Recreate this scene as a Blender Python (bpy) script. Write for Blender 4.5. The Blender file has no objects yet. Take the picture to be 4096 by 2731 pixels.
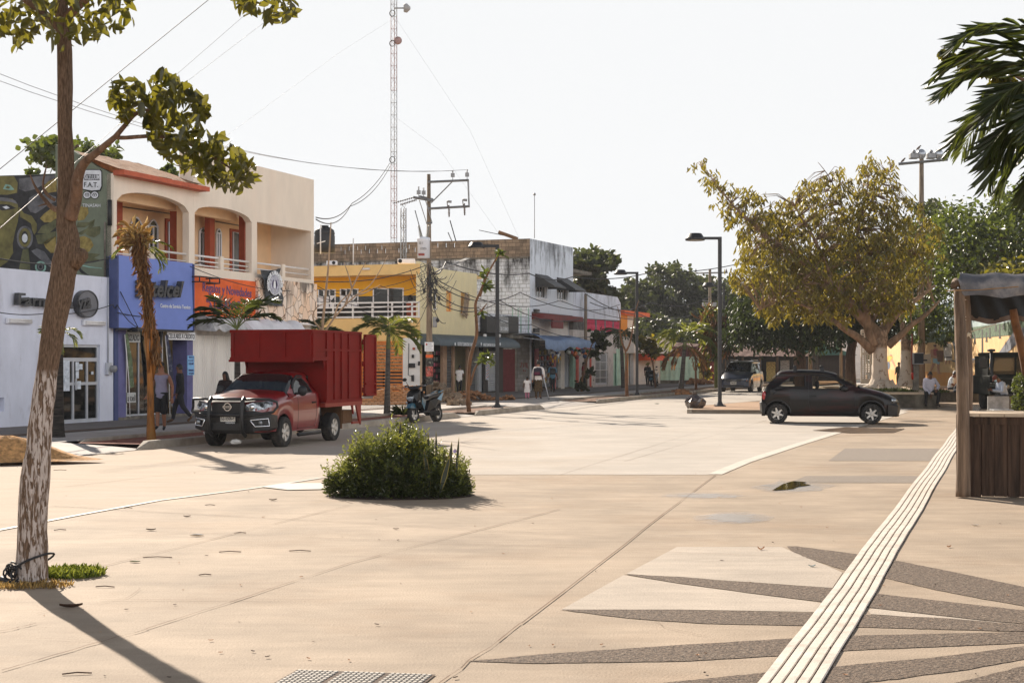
import bpy, bmesh, math, random
import numpy as np
from mathutils import Vector, Matrix, Euler
from mathutils.geometry import tessellate_polygon
R=random.Random(7)
C=bpy.context.scene.collection
H0=361.; HC=1.75; FP=1500.
rad=math.radians
def g(px,py,z=0.0):
 Y=FP*(HC-z)/(py-H0); return Vector(((px-512)/FP*Y,Y,z))
def at(px,py,Y): return Vector(((px-512)/FP*Y,Y,HC-(py-H0)/FP*Y))
def lin(r,g_,b):
 f=lambda v:(v/255/12.92 if v/255<=.04045 else ((v/255+.055)/1.055)**2.4)
 return (f(r),f(g_),f(b),1)
class Frame:
 """vertical working plane: ex along it, ey into it"""
 def __init__(s,X,Y,ex,z=0):
  s.o=Vector((X,Y,z)); e=Vector((ex[0],ex[1],0)).normalized(); s.ex=e; s.ey=Vector((-e.y,e.x,0)); s.rz=math.atan2(e.y,e.x)
 def uz(s,px,py,v=0):
  t=(px-512)/FP; o=s.o+s.ey*v
  u=(t*o.y-o.x)/(s.ex.x-t*s.ex.y); Y=o.y+u*s.ex.y
  return (u,HC-(py-H0)/FP*Y-s.o.z)
 def P(s,pts,v=0): return [s.uz(a,b,v) for a,b in pts]
 def w(s,u,v,z): return s.o+s.ex*u+s.ey*v+Vector((0,0,z))
 def root(s,name,u=0,v=0,z=0,**k):
  o=empty(name,s.w(u,v,z),s.rz,**k); return o
def tag(o,label=None,cat=None,group=None,kind=None):
 if label: o['label']=label
 if cat: o['category']=cat
 if group: o['group']=group
 if kind: o['kind']=kind
 return o
def empty(name,loc=(0,0,0),rz=0,label=None,cat=None,group=None,kind=None):
 o=bpy.data.objects.new(name,None); C.objects.link(o); o.location=loc; o.rotation_euler=(0,0,rz); o.empty_display_size=.2
 return tag(o,label,cat,group,kind)
MATS={}
def mat(name,col,rough=.8,var=.12,scale=3.,bump=0.,bscale=40.,metal=0.,col2=None,stain=None,stain_scale=1.2,stain_amt=.5,spec=.4,coat=0.,stretch=(1,1,1),seed=0.,isl=0.,coords='Object',stain_lo=.5):
 m=bpy.data.materials.new(name); m.use_nodes=True; nt=m.node_tree; N=nt.nodes; L=nt.links
 b=N['Principled BSDF']; b.inputs['Roughness'].default_value=rough; b.inputs['Metallic'].default_value=metal
 b.inputs['Specular IOR Level'].default_value=spec; b.inputs['Coat Weight'].default_value=coat; b.inputs['Coat Roughness'].default_value=.05
 tc=N.new('ShaderNodeTexCoord'); mp=N.new('ShaderNodeMapping'); mp.inputs['Scale'].default_value=stretch; mp.inputs['Location'].default_value=(seed,seed*.7,seed*.3)
 L.new(tc.outputs[coords],mp.inputs['Vector'])
 nz=N.new('ShaderNodeTexNoise'); nz.inputs['Scale'].default_value=scale; nz.inputs['Detail'].default_value=6; nz.inputs['Roughness'].default_value=.65
 L.new(mp.outputs[0],nz.inputs['Vector'])
 cr=N.new('ShaderNodeValToRGB')
 c2=col2 or tuple(max(0,v*(1-var*2.2)) for v in col[:3])+(1,)
 cr.color_ramp.elements[0].position=.3; cr.color_ramp.elements[0].color=c2
 cr.color_ramp.elements[1].position=.7; cr.color_ramp.elements[1].color=col if col2 else tuple(min(1,v*(1+var*.6)) for v in col[:3])+(1,)
 L.new(nz.outputs['Fac'],cr.inputs[0]); out=cr.outputs[0]
 if stain:
  n2=N.new('ShaderNodeTexNoise'); n2.inputs['Scale'].default_value=stain_scale; n2.inputs['Detail'].default_value=8; n2.inputs['Roughness'].default_value=.7
  L.new(mp.outputs[0],n2.inputs['Vector'])
  r2=N.new('ShaderNodeValToRGB'); r2.color_ramp.elements[0].position=stain_lo; r2.color_ramp.elements[0].color=(0,0,0,1); r2.color_ramp.elements[1].position=stain_lo+.18; r2.color_ramp.elements[1].color=(stain_amt,)*3+(1,)
  L.new(n2.outputs['Fac'],r2.inputs[0])
  mx=N.new('ShaderNodeMix'); mx.data_type='RGBA'; L.new(r2.outputs[0],mx.inputs[0]); L.new(out,mx.inputs[6]); mx.inputs[7].default_value=stain; out=mx.outputs[2]
 if isl:
  ge=N.new('ShaderNodeNewGeometry'); mr=N.new('ShaderNodeMapRange'); mr.inputs[3].default_value=1-isl; mr.inputs[4].default_value=1+isl
  L.new(ge.outputs['Random Per Island'],mr.inputs[0])
  vm=N.new('ShaderNodeVectorMath'); vm.operation='SCALE'; L.new(out,vm.inputs[0]); L.new(mr.outputs[0],vm.inputs['Scale']); out=vm.outputs[0]
 L.new(out,b.inputs['Base Color'])
 if bump:
  n3=N.new('ShaderNodeTexNoise'); n3.inputs['Scale'].default_value=bscale; n3.inputs['Detail'].default_value=5
  L.new(mp.outputs[0],n3.inputs['Vector'])
  bp=N.new('ShaderNodeBump'); bp.inputs['Strength'].default_value=bump; bp.inputs['Distance'].default_value=.02; L.new(n3.outputs['Fac'],bp.inputs['Height']); L.new(bp.outputs[0],b.inputs['Normal'])
 MATS[name]=m; return m
def leafmat(name,dark,light,trans,tw=.4,rough=.42,spec=.5):
 m=bpy.data.materials.new(name); m.use_nodes=True; nt=m.node_tree; N=nt.nodes; L=nt.links
 b=N['Principled BSDF']; b.inputs['Roughness'].default_value=rough; b.inputs['Specular IOR Level'].default_value=spec
 ge=N.new('ShaderNodeNewGeometry'); cr=N.new('ShaderNodeValToRGB'); cr.color_ramp.elements[0].color=dark; cr.color_ramp.elements[1].color=light
 L.new(ge.outputs['Random Per Island'],cr.inputs[0]); L.new(cr.outputs[0],b.inputs['Base Color'])
 t=N.new('ShaderNodeBsdfTranslucent')
 mx=N.new('ShaderNodeMix'); mx.data_type='RGBA'; mx.inputs[0].default_value=.45; mx.inputs[6].default_value=trans; L.new(cr.outputs[0],mx.inputs[7]); L.new(mx.outputs[2],t.inputs['Color'])
 t.inputs['Color'].default_value=trans
 ms=N.new('ShaderNodeMixShader'); ms.inputs[0].default_value=tw; L.new(b.outputs[0],ms.inputs[1]); L.new(t.outputs[0],ms.inputs[2])
 L.new(ms.outputs[0],N['Material Output'].inputs['Surface']); MATS[name]=m; return m
def glassmat(name,tint=(.6,.65,.65,1),alpha=.5):
 m=bpy.data.materials.new(name); m.use_nodes=True; nt=m.node_tree; N=nt.nodes; L=nt.links
 b=N['Principled BSDF']; b.inputs['Base Color'].default_value=(.012,.014,.015,1); b.inputs['Roughness'].default_value=.03; b.inputs['Specular IOR Level'].default_value=.6
 t=N.new('ShaderNodeBsdfTransparent'); t.inputs['Color'].default_value=tint
 ms=N.new('ShaderNodeMixShader'); ms.inputs[0].default_value=alpha; L.new(b.outputs[0],ms.inputs[1]); L.new(t.outputs[0],ms.inputs[2]); L.new(ms.outputs[0],N['Material Output'].inputs['Surface']); MATS[name]=m; return m
def blockmat(name,col,mortar,bw=.4,bh=.2,stain=None,stain_amt=.8,msize=.012,rough=.9,axis='xz',stain_lo=.48,col_b=None,stain_scale=1.,top=None):
 """masonry: brick texture in the wall plane, weather stains on top"""
 m=bpy.data.materials.new(name); m.use_nodes=True; nt=m.node_tree; N=nt.nodes; L=nt.links
 b=N['Principled BSDF']; b.inputs['Roughness'].default_value=rough; b.inputs['Specular IOR Level'].default_value=.2
 tc=N.new('ShaderNodeTexCoord'); sp=N.new('ShaderNodeSeparateXYZ'); cb=N.new('ShaderNodeCombineXYZ'); L.new(tc.outputs['Object'],sp.inputs[0])
 ad=N.new('ShaderNodeMath'); ad.operation='ADD'; L.new(sp.outputs[0],ad.inputs[0]); L.new(sp.outputs[1],ad.inputs[1]); L.new(ad.outputs[0],cb.inputs[0]); L.new(sp.outputs[2],cb.inputs[1])
 br=N.new('ShaderNodeTexBrick'); br.inputs['Scale'].default_value=1; br.inputs['Brick Width'].default_value=bw; br.inputs['Row Height'].default_value=bh; br.inputs['Mortar Size'].default_value=msize; br.inputs['Color1'].default_value=col; br.inputs['Color2'].default_value=col_b or tuple(v*.8 for v in col[:3])+(1,); br.inputs['Mortar'].default_value=mortar
 L.new(cb.outputs[0],br.inputs['Vector']); out=br.outputs[0]
 if stain:
  n2=N.new('ShaderNodeTexNoise'); n2.inputs['Scale'].default_value=stain_scale; n2.inputs['Detail'].default_value=9; n2.inputs['Roughness'].default_value=.72
  mp=N.new('ShaderNodeMapping'); mp.inputs['Scale'].default_value=(1.3,1.3,.45); L.new(tc.outputs['Object'],mp.inputs[0]); L.new(mp.outputs[0],n2.inputs['Vector'])
  fac=n2.outputs['Fac']
  if top is not None:   # old water stains running down from the top edge
   mr=N.new('ShaderNodeMapRange'); mr.inputs[1].default_value=top-2.6; mr.inputs[2].default_value=top; mr.inputs[3].default_value=-.05; mr.inputs[4].default_value=.12; L.new(sp.outputs[2],mr.inputs[0])
   a2=N.new('ShaderNodeMath'); a2.operation='ADD'; L.new(fac,a2.inputs[0]); L.new(mr.outputs[0],a2.inputs[1]); fac=a2.outputs[0]
  r2=N.new('ShaderNodeValToRGB'); r2.color_ramp.elements[0].position=stain_lo; r2.color_ramp.elements[0].color=(0,0,0,1); r2.color_ramp.elements[1].position=stain_lo+.2; r2.color_ramp.elements[1].color=(stain_amt,)*3+(1,)
  L.new(fac,r2.inputs[0])
  mx=N.new('ShaderNodeMix'); mx.data_type='RGBA'; L.new(r2.outputs[0],mx.inputs[0]); L.new(out,mx.inputs[6]); mx.inputs[7].default_value=stain; out=mx.outputs[2]
 L.new(out,b.inputs['Base Color'])
 n3=N.new('ShaderNodeTexNoise'); n3.inputs['Scale'].default_value=30; L.new(tc.outputs['Object'],n3.inputs['Vector']); bp=N.new('ShaderNodeBump'); bp.inputs['Strength'].default_value=.35; bp.inputs['Distance'].default_value=.02; L.new(n3.outputs['Fac'],bp.inputs['Height']); L.new(bp.outputs[0],b.inputs['Normal'])
 MATS[name]=m; return m
class MB:
 def __init__(s): s.v=[]; s.f=[]; s.m=[]; s.mats=[]; s.sm=[]
 def mi(s,m):
  if m not in s.mats: s.mats.append(m)
  return s.mats.index(m)
 def add(s,vs,fs,m,M=None,smooth=False):
  n=len(s.v); k=s.mi(m)
  s.v.extend([tuple(M@Vector(v)) if M else tuple(v) for v in vs])
  for f in fs: s.f.append(tuple(i+n for i in f)); s.m.append(k); s.sm.append(smooth)
  return s
 def box(s,x0,x1,y0,y1,z0,z1,m,M=None,ch=0):
  if ch:
   c=min(ch,(x1-x0)*.3,(y1-y0)*.3,(z1-z0)*.3); pts=[];
   for X,sx in((x0,1),(x1,-1)):
    for Y,sy in((y0,1),(y1,-1)):
     for Z,sz in((z0,1),(z1,-1)):
      pts+= [(X,Y+sy*c,Z+sz*c),(X+sx*c,Y,Z+sz*c),(X+sx*c,Y+sy*c,Z)]
   return s.hull(pts,m,M)
  vs=[(x,y,z) for x in(x0,x1) for y in(y0,y1) for z in(z0,z1)]
  return s.add(vs,[(0,1,3,2),(4,6,7,5),(0,4,5,1),(2,3,7,6),(0,2,6,4),(1,5,7,3)],m,M)
 def hull(s,pts,m,M=None,smooth=False):
  b=bmesh.new(); [b.verts.new(p) for p in pts]
  bmesh.ops.convex_hull(b,input=b.verts); b.verts.ensure_lookup_table()
  used=[v for v in b.verts if v.link_faces]; ix={v:i for i,v in enumerate(used)}
  s.add([v.co for v in used],[[ix[v] for v in f.verts] for f in b.faces],m,M,smooth); b.free(); return s
 def prism(s,outer,y0,y1,m,holes=(),M=None,plane='xz',side=None):
  """polygon (x,z) with holes extruded from y0 to y1"""
  loops=[list(outer)]+[list(h) for h in holes]
  tri=tessellate_polygon([[Vector((a,b,0)) for a,b in l] for l in loops])
  flat=[p for l in loops for p in l]; n=len(flat)
  if plane=='xz': mk=lambda p,y:(p[0],y,p[1])
  elif plane=='xy': mk=lambda p,y:(p[0],p[1],y)
  else: mk=lambda p,y:(y,p[0],p[1])
  vs=[mk(p,y0) for p in flat]+[mk(p,y1) for p in flat]
  fs=[t for t in tri]+[tuple(i+n for i in t[::-1]) for t in tri]
  s.add(vs,fs,m,M);
  o=0; fs=[]
  for l in loops:
   k=len(l)
   for i in range(k): a,b=o+i,o+(i+1)%k; fs.append((a,b,b+n,a+n))
   o+=k
  s.add(vs,fs,side or m,M); return s
 def tube(s,pts,rs,m,n=8,M=None,cap=True,smooth=True,flat=None):
  pts=[Vector(p) for p in pts]
  if not hasattr(rs,'__len__'): rs=[rs]*len(pts)
  vs=[];fs=[]; up=None
  for i,p in enumerate(pts):
   d=(pts[min(i+1,len(pts)-1)]-pts[max(i-1,0)])
   if d.length<1e-9: d=Vector((0,0,1))
   d.normalize()
   if up is None: a=Vector((0,0,1)) if abs(d.z)<.9 else Vector((1,0,0)); up=d.cross(a).normalized()
   up=(up-d*up.dot(d));
   if up.length<1e-6: up=d.orthogonal()
   up.normalize(); w=d.cross(up)
   for k in range(n):
    t=2*math.pi*k/n; vs.append(p+(up*math.cos(t)+w*math.sin(t)*(flat or 1))*rs[i])
  for i in range(len(pts)-1):
   for k in range(n): a=i*n+k; b=i*n+(k+1)%n; fs.append((a,b,b+n,a+n))
  if cap: fs.append(tuple(range(n))[::-1]); fs.append(tuple(range((len(pts)-1)*n,len(pts)*n)))
  return s.add(vs,fs,m,M,smooth)
 def lathe(s,prof,m,n=16,M=None,smooth=True,arc=2*math.pi):
  vs=[];fs=[]
  for r,z in prof:
   for k in range(n): t=arc*k/n; vs.append((r*math.cos(t),r*math.sin(t),z))
  for i in range(len(prof)-1):
   for k in range(n): a=i*n+k;b=i*n+(k+1)%n; fs.append((a,b,b+n,a+n))
  return s.add(vs,fs,m,M,smooth)
 def ball(s,c,r,m,n=12,sc=(1,1,1),M=None,jit=0,rr=None):
  vs=[];fs=[]; k=n//2
  for i in range(k+1):
   a=math.pi*i/k
   for j in range(n):
    b=2*math.pi*j/n; q=r*(1+(rr or R).uniform(-jit,jit)) if jit else r
    vs.append((c[0]+q*sc[0]*math.sin(a)*math.cos(b),c[1]+q*sc[1]*math.sin(a)*math.sin(b),c[2]+q*sc[2]*math.cos(a)))
  for i in range(k):
   for j in range(n): a=i*n+j;b=i*n+(j+1)%n; fs.append((a,a+n,b+n,b))
  return s.add(vs,fs,m,M,not jit)
 def grid(s,P,m,M=None,smooth=True):
  """P[i][j] points"""
  nj=len(P[0]); vs=[p for r in P for p in r]; fs=[]
  for i in range(len(P)-1):
   for j in range(nj-1): a=i*nj+j; fs.append((a,a+1,a+nj+1,a+nj))
  return s.add(vs,fs,m,M,smooth)
 def obj(s,name,parent=None,**k):
  me=bpy.data.meshes.new(name); me.from_pydata([tuple(v) for v in s.v],[],s.f)
  for m in s.mats: me.materials.append(m)
  if s.f:
   me.polygons.foreach_set('material_index',s.m); me.polygons.foreach_set('use_smooth',s.sm)
  me.validate(); me.update()
  o=bpy.data.objects.new(name,me); C.objects.link(o)
  if parent: o.parent=parent
  return tag(o,**k)
def T(x=0,y=0,z=0,rz=0,rx=0,ry=0,s=1):
 return Matrix.Translation((x,y,z))@Euler((rx,ry,rz)).to_matrix().to_4x4()@Matrix.Scale(s,4)
def copy_tree(o,parent=None):
 c=o.copy(); C.objects.link(c); c.parent=parent
 for ch in list(o.children): copy_tree(ch,c)
 return c
def text_mesh(mb,body,m,size,M,ext=.004,bold=0.,width=None,shear=0.,align='LEFT',height=None):
 """lettering in the local xz plane (faces -y)"""
 cu=bpy.data.curves.new('lettering','FONT'); cu.body=body; cu.size=size; cu.extrude=ext; cu.offset=bold; cu.shear=shear; cu.resolution_u=2
 o=bpy.data.objects.new('lettering_source',cu); C.objects.link(o)
 dg=bpy.context.evaluated_depsgraph_get(); me=bpy.data.meshes.new_from_object(o.evaluated_get(dg))
 xs=[v.co.x for v in me.vertices] or [0,1]; ys=[v.co.y for v in me.vertices] or [0,1]
 w=max(xs)-min(xs) or 1; h=max(ys)-min(ys) or 1
 sx=(width/w) if width else 1; sy=(height/h) if height else (sx if width and not height else 1)
 x0=min(xs); y0=min(ys) if height else 0
 vs=[((v.co.x-x0)*sx,-v.co.z,(v.co.y-y0)*sy) for v in me.vertices]
 mb.add(vs,[tuple(p.vertices) for p in me.polygons],m,M)
 bpy.data.objects.remove(o); bpy.data.curves.remove(cu); bpy.data.meshes.remove(me)
def text_quad(mb,fr,body,m,q,v,ext=.004,bold=0.):
 """lettering stretched into the quad of pixels q = (left,bottom),(right,bottom),(right,top),(left,top) on plane v"""
 P=[fr.uz(a,b,v) for a,b in q]
 tmp=MB(); text_mesh(tmp,body,m,1,None,ext=ext,bold=bold)
 xs=[p[0] for p in tmp.v]; zs=[p[2] for p in tmp.v]; x0,x1=min(xs),max(xs); z0,z1=min(zs),max(zs)
 vs=[]
 for x,y,z in tmp.v:
  a=(x-x0)/(x1-x0); b=(z-z0)/(z1-z0)
  u=(1-a)*(1-b)*P[0][0]+a*(1-b)*P[1][0]+a*b*P[2][0]+(1-a)*b*P[3][0]
  zz=(1-a)*(1-b)*P[0][1]+a*(1-b)*P[1][1]+a*b*P[2][1]+(1-a)*b*P[3][1]
  vs.append((u,v+y,zz))
 mb.add(vs,tmp.f,m)
def arcpts(x0,x1,zs,rise,n=14):
 return [(x0+(x1-x0)*i/n, zs+rise*math.sin(math.pi*i/n)**.8) for i in range(n+1)]
def inpoly(x,y,P):
 c=False; n=len(P)
 for i in range(n):
  a,b=P[i],P[i-1]
  if (a[1]>y)!=(b[1]>y) and x<(b[0]-a[0])*(y-a[1])/(b[1]-a[1])+a[0]: c=not c
 return c
def rand_in(P,rnd=R):
 xs=[p[0] for p in P]; ys=[p[1] for p in P]
 while 1:
  x=rnd.uniform(min(xs),max(xs)); y=rnd.uniform(min(ys),max(ys))
  if inpoly(x,y,P): return x,y
def leaves(name,parent,pos,L,W,D,Nn,m,curl=.15,**k):
 """pos,D (growth dir),Nn (blade normal): Nx3; L,W arrays. Pointed folded leaves of 6 vertices."""
 pos=np.asarray(pos,float); D=np.asarray(D,float); Nn=np.asarray(Nn,float); L=np.asarray(L,float)[:,None]; W=np.asarray(W,float)[:,None]
 D/=np.linalg.norm(D,axis=1,keepdims=True)+1e-9; S=np.cross(D,Nn); S/=np.linalg.norm(S,axis=1,keepdims=True)+1e-9; Nn=np.cross(S,D)
 n=len(pos); V=np.empty((n,8,3))
 for i,(t,s_,z_) in enumerate(((0,0,0),(.2,.36,.2),(.48,.5,.3),(.78,.3,0),(1,0,-1),(.78,-.3,0),(.48,-.5,.3),(.2,-.36,.2))): V[:,i]=pos+D*L*t+S*W*s_+Nn*L*curl*z_
 base=(np.arange(n)*8)[:,None]
 F=np.concatenate([base+np.array([0,4,3,2,1]),base+np.array([0,7,6,5,4])],1).reshape(-1,5)
 me=bpy.data.meshes.new(name); me.vertices.add(n*8); me.vertices.foreach_set('co',V.ravel())
 me.loops.add(F.size); me.loops.foreach_set('vertex_index',F.ravel().astype(np.int32)); me.polygons.add(len(F)); me.polygons.foreach_set('loop_start',np.arange(0,F.size,5,dtype=np.int32)); me.polygons.foreach_set('loop_total',np.full(len(F),5,dtype=np.int32))
 me.materials.append(m); me.update(calc_edges=True); me.validate()
 o=bpy.data.objects.new(name,me); C.objects.link(o)
 if parent: o.parent=parent
 return tag(o,**k)
def rdirs(n,rs,down=0.,flat=0.):
 v=rs.normal(size=(n,3)); v/=np.linalg.norm(v,axis=1,keepdims=True); v[:,2]=v[:,2]*(1-flat)-down; return v
sc=bpy.context.scene
cam=bpy.data.cameras.new('camera'); co=bpy.data.objects.new('camera',cam); C.objects.link(co)
co.location=(0,0,HC); co.rotation_euler=(rad(90),0,0); cam.sensor_width=36; cam.lens=36*FP/1024; cam.shift_y=(H0-341.)/1024; cam.clip_end=3000; cam.clip_start=.1
sc.camera=co
SEL=rad(28); SAZ=rad(-26)   # sun ahead of the camera, 26 deg to the left
sdir=Vector((math.sin(SAZ)*math.cos(SEL),math.cos(SAZ)*math.cos(SEL),math.sin(SEL)))
sl=bpy.data.lights.new('sun','SUN'); sl.energy=4.5; sl.angle=rad(.6); sl.color=(1,.89,.76); so=bpy.data.objects.new('sun',sl); C.objects.link(so); so.rotation_euler=sdir.to_track_quat('Z','Y').to_euler(); so.location=(0,0,50)
w=bpy.data.worlds.new('World'); sc.world=w; w.use_nodes=True; nt=w.node_tree; N=nt.nodes; L=nt.links; bg=N['Background']
sky=N.new('ShaderNodeTexSky'); sky.sky_type='NISHITA'; sky.sun_disc=False; sky.sun_elevation=SEL; sky.sun_rotation=SAZ; sky.air_density=1.6; sky.dust_density=4.5; sky.ozone_density=1.
hs=N.new('ShaderNodeHueSaturation'); hs.inputs['Saturation'].default_value=.22; L.new(sky.outputs[0],hs.inputs['Color'])
gm=N.new('ShaderNodeVectorMath'); gm.operation='MINIMUM'; gm.inputs[1].default_value=(3.85,3.9,3.95)
sc_=N.new('ShaderNodeVectorMath'); sc_.operation='SCALE'; sc_.inputs['Scale'].default_value=2.4; L.new(hs.outputs[0],sc_.inputs[0]); L.new(sc_.outputs[0],gm.inputs[0])
tcw=N.new('ShaderNodeTexCoord'); spw=N.new('ShaderNodeSeparateXYZ'); L.new(tcw.outputs['Generated'],spw.inputs[0]); mrw=N.new('ShaderNodeMapRange'); mrw.interpolation_type='SMOOTHSTEP'; mrw.inputs[1].default_value=.26; mrw.inputs[2].default_value=.7; mrw.inputs[3].default_value=0.; mrw.inputs[4].default_value=1.; L.new(spw.outputs[2],mrw.inputs[0])
bk=N.new('ShaderNodeMapRange'); bk.interpolation_type='SMOOTHSTEP'; bk.inputs[1].default_value=-.1; bk.inputs[2].default_value=.6; dtp=N.new('ShaderNodeVectorMath'); dtp.operation='DOT_PRODUCT'; dtp.inputs[1].default_value=(.7,-.71,0); L.new(tcw.outputs['Generated'],dtp.inputs[0]); L.new(dtp.outputs['Value'],bk.inputs[0])
m1=N.new('ShaderNodeMix'); m1.data_type='RGBA'; m1.inputs[6].default_value=(1,1,1,1); m1.inputs[7].default_value=(2.1,2.12,2.2,1); L.new(bk.outputs[0],m1.inputs[0])  # unseen sky behind and right of the camera brightened to fill shaded facades
m2=N.new('ShaderNodeMix'); m2.data_type='RGBA'; m2.inputs[7].default_value=(.09,.12,.18,1); L.new(mrw.outputs[0],m2.inputs[0]); L.new(m1.outputs[2],m2.inputs[6])
vz=N.new('ShaderNodeVectorMath'); vz.operation='MULTIPLY'; L.new(gm.outputs[0],vz.inputs[0]); L.new(m2.outputs[2],vz.inputs[1]); L.new(vz.outputs[0],bg.inputs['Color']); bg.inputs['Strength'].default_value=.12
sc.view_settings.view_transform='Standard'; sc.view_settings.look='None'; sc.view_settings.exposure=1.0; sc.view_settings.gamma=1
sc.render.engine='CYCLES'
SD=Vector((.316,.949,0)).normalized()     # street direction (kerbs)
def kx(d): return -16.69+.316*d            # kerb line
def fx(d): return -25.85+.359*d            # first building line
def fx2(d): return -29.2+.36*d
plaza_m=mat('plaza_concrete',lin(173,155,135),.85,var=.14,scale=.6,bump=.35,bscale=55,stain=lin(150,124,98),stain_scale=.35,stain_amt=.45,spec=.25,coords='Object')
def ground_grain(m,sc1=120.,amt=.32):
 nt=m.node_tree; N=nt.nodes; L=nt.links; b=N['Principled BSDF']; src=b.inputs['Base Color'].links[0].from_socket
 tc=N.new('ShaderNodeTexCoord'); nz=N.new('ShaderNodeTexNoise'); nz.inputs['Scale'].default_value=sc1; nz.inputs['Detail'].default_value=3; L.new(tc.outputs['Object'],nz.inputs['Vector'])
 n4=N.new('ShaderNodeTexNoise'); n4.inputs['Scale'].default_value=2.2; n4.inputs['Detail'].default_value=9; n4.inputs['Roughness'].default_value=.75; mp=N.new('ShaderNodeMapping'); mp.inputs['Scale'].default_value=(.35,1.6,1); L.new(tc.outputs['Object'],mp.inputs[0]); L.new(mp.outputs[0],n4.inputs['Vector'])
 a=N.new('ShaderNodeMath'); a.operation='ADD'; L.new(nz.outputs['Fac'],a.inputs[0]); L.new(n4.outputs['Fac'],a.inputs[1])
 mr=N.new('ShaderNodeMapRange'); mr.inputs[1].default_value=.6; mr.inputs[2].default_value=1.4; mr.inputs[3].default_value=1-amt; mr.inputs[4].default_value=1+amt; L.new(a.outputs[0],mr.inputs[0])
 vm=N.new('ShaderNodeVectorMath'); vm.operation='SCALE'; L.new(src,vm.inputs[0]); L.new(mr.outputs[0],vm.inputs['Scale']); L.new(vm.outputs[0],b.inputs['Base Color'])
ground_grain(plaza_m)
def tint_left(m,c_):  # blends a tan tone into the base colour towards the left, broken by noise
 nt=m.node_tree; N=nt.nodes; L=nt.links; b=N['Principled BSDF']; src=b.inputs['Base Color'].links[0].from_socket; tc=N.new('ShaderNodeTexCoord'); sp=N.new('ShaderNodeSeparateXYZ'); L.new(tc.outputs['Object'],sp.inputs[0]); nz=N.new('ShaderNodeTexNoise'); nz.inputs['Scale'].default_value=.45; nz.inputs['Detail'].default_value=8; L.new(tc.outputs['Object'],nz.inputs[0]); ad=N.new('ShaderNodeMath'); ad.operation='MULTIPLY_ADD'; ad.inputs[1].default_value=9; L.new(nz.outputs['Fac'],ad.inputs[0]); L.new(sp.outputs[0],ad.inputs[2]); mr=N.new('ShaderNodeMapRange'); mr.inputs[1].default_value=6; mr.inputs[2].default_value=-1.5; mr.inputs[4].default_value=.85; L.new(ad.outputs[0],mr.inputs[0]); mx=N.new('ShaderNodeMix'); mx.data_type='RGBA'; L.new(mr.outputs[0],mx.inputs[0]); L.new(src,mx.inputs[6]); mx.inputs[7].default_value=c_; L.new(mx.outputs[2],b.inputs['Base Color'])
road_m=mat('road_concrete',lin(190,181,170),.9,var=.08,scale=.5,bump=.3,bscale=45,stain=lin(172,158,142),stain_scale=.3,stain_amt=.4,spec=.15); tint_left(road_m,lin(180,162,142)); ground_grain(road_m,90,.2)
walk_m=mat('sidewalk_concrete',lin(180,172,164),.85,var=.1,scale=1.2,bump=.3,stain=lin(150,132,115),stain_scale=.8,stain_amt=.4)
kerb_m=mat('kerb_concrete',lin(176,164,148),.85,var=.16,scale=2,bump=.4,bscale=30,stain=lin(120,105,88),stain_scale=1.5,stain_amt=.5)
deck_m=mat('stamped_walk',lin(128,120,114),.8,var=.25,scale=4,bump=.6,bscale=12,stretch=(.3,4,1))
soil_m=mat('planter_soil',lin(150,112,88),.95,var=.4,scale=9,bump=1,bscale=25)
red_soil=mat('red_soil',lin(150,88,66),.95,var=.3,scale=9,bump=1,bscale=25)
sand_m=mat('sand',lin(205,155,100),.95,var=.3,scale=12,bump=1,bscale=35)
agg_m=mat('exposed_aggregate',lin(138,118,100),.9,var=.5,scale=34,bump=1,bscale=60,col2=lin(40,31,25),stain=lin(158,144,128),stain_scale=22,stain_amt=.8,stain_lo=.54)
agg2_m=mat('worn_aggregate',lin(160,148,134),.85,var=.5,scale=50,bump=.8,bscale=90,col2=lin(120,108,98))
white_m=mat('white_paint',lin(190,182,170),.7,var=.06,scale=5,stain=lin(184,174,164),stain_scale=3,stain_amt=.5)
joint_m=mat('joint',lin(120,96,76),.95,var=.2)
strip_m=mat('tactile_strip',lin(224,212,198),.65,var=.1,scale=3,bump=.2,stain=lin(160,140,120),stain_scale=4,stain_amt=.4)
groove_m=mat('tactile_groove',lin(92,72,58),.9,var=.3,scale=8)
damp_m=mat('damp_concrete',lin(196,198,200),.3,var=.1,scale=2)
nt=damp_m.node_tree; N=nt.nodes; L=nt.links; tc=N.new('ShaderNodeTexCoord'); dd=N.new('ShaderNodeVectorMath'); dd.operation='DISTANCE'; dd.inputs[1].default_value=(.5,.5,.5)
sz=N.new('ShaderNodeSeparateXYZ'); L.new(tc.outputs['Generated'],sz.inputs[0]); cz=N.new('ShaderNodeCombineXYZ'); cz.inputs[2].default_value=.5; L.new(sz.outputs[0],cz.inputs[0]); L.new(sz.outputs[1],cz.inputs[1]); L.new(cz.outputs[0],dd.inputs[0])
nz=N.new('ShaderNodeTexNoise'); nz.inputs['Scale'].default_value=5; L.new(tc.outputs['Object'],nz.inputs[0]); ad=N.new('ShaderNodeMath'); ad.operation='MULTIPLY_ADD'; ad.inputs[1].default_value=.5; L.new(nz.outputs['Fac'],ad.inputs[0]); L.new(dd.outputs['Value'],ad.inputs[2])
mr=N.new('ShaderNodeMapRange'); mr.inputs[1].default_value=.72; mr.inputs[2].default_value=.42; mr.inputs[4].default_value=.45; L.new(ad.outputs[0],mr.inputs[0]); tb_=N.new('ShaderNodeBsdfTransparent'); ms=N.new('ShaderNodeMixShader'); L.new(mr.outputs[0],ms.inputs[0]); L.new(tb_.outputs[0],ms.inputs[1]); L.new(N['Principled BSDF'].outputs[0],ms.inputs[2]); L.new(ms.outputs[0],N['Material Output'].inputs['Surface'])
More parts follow.
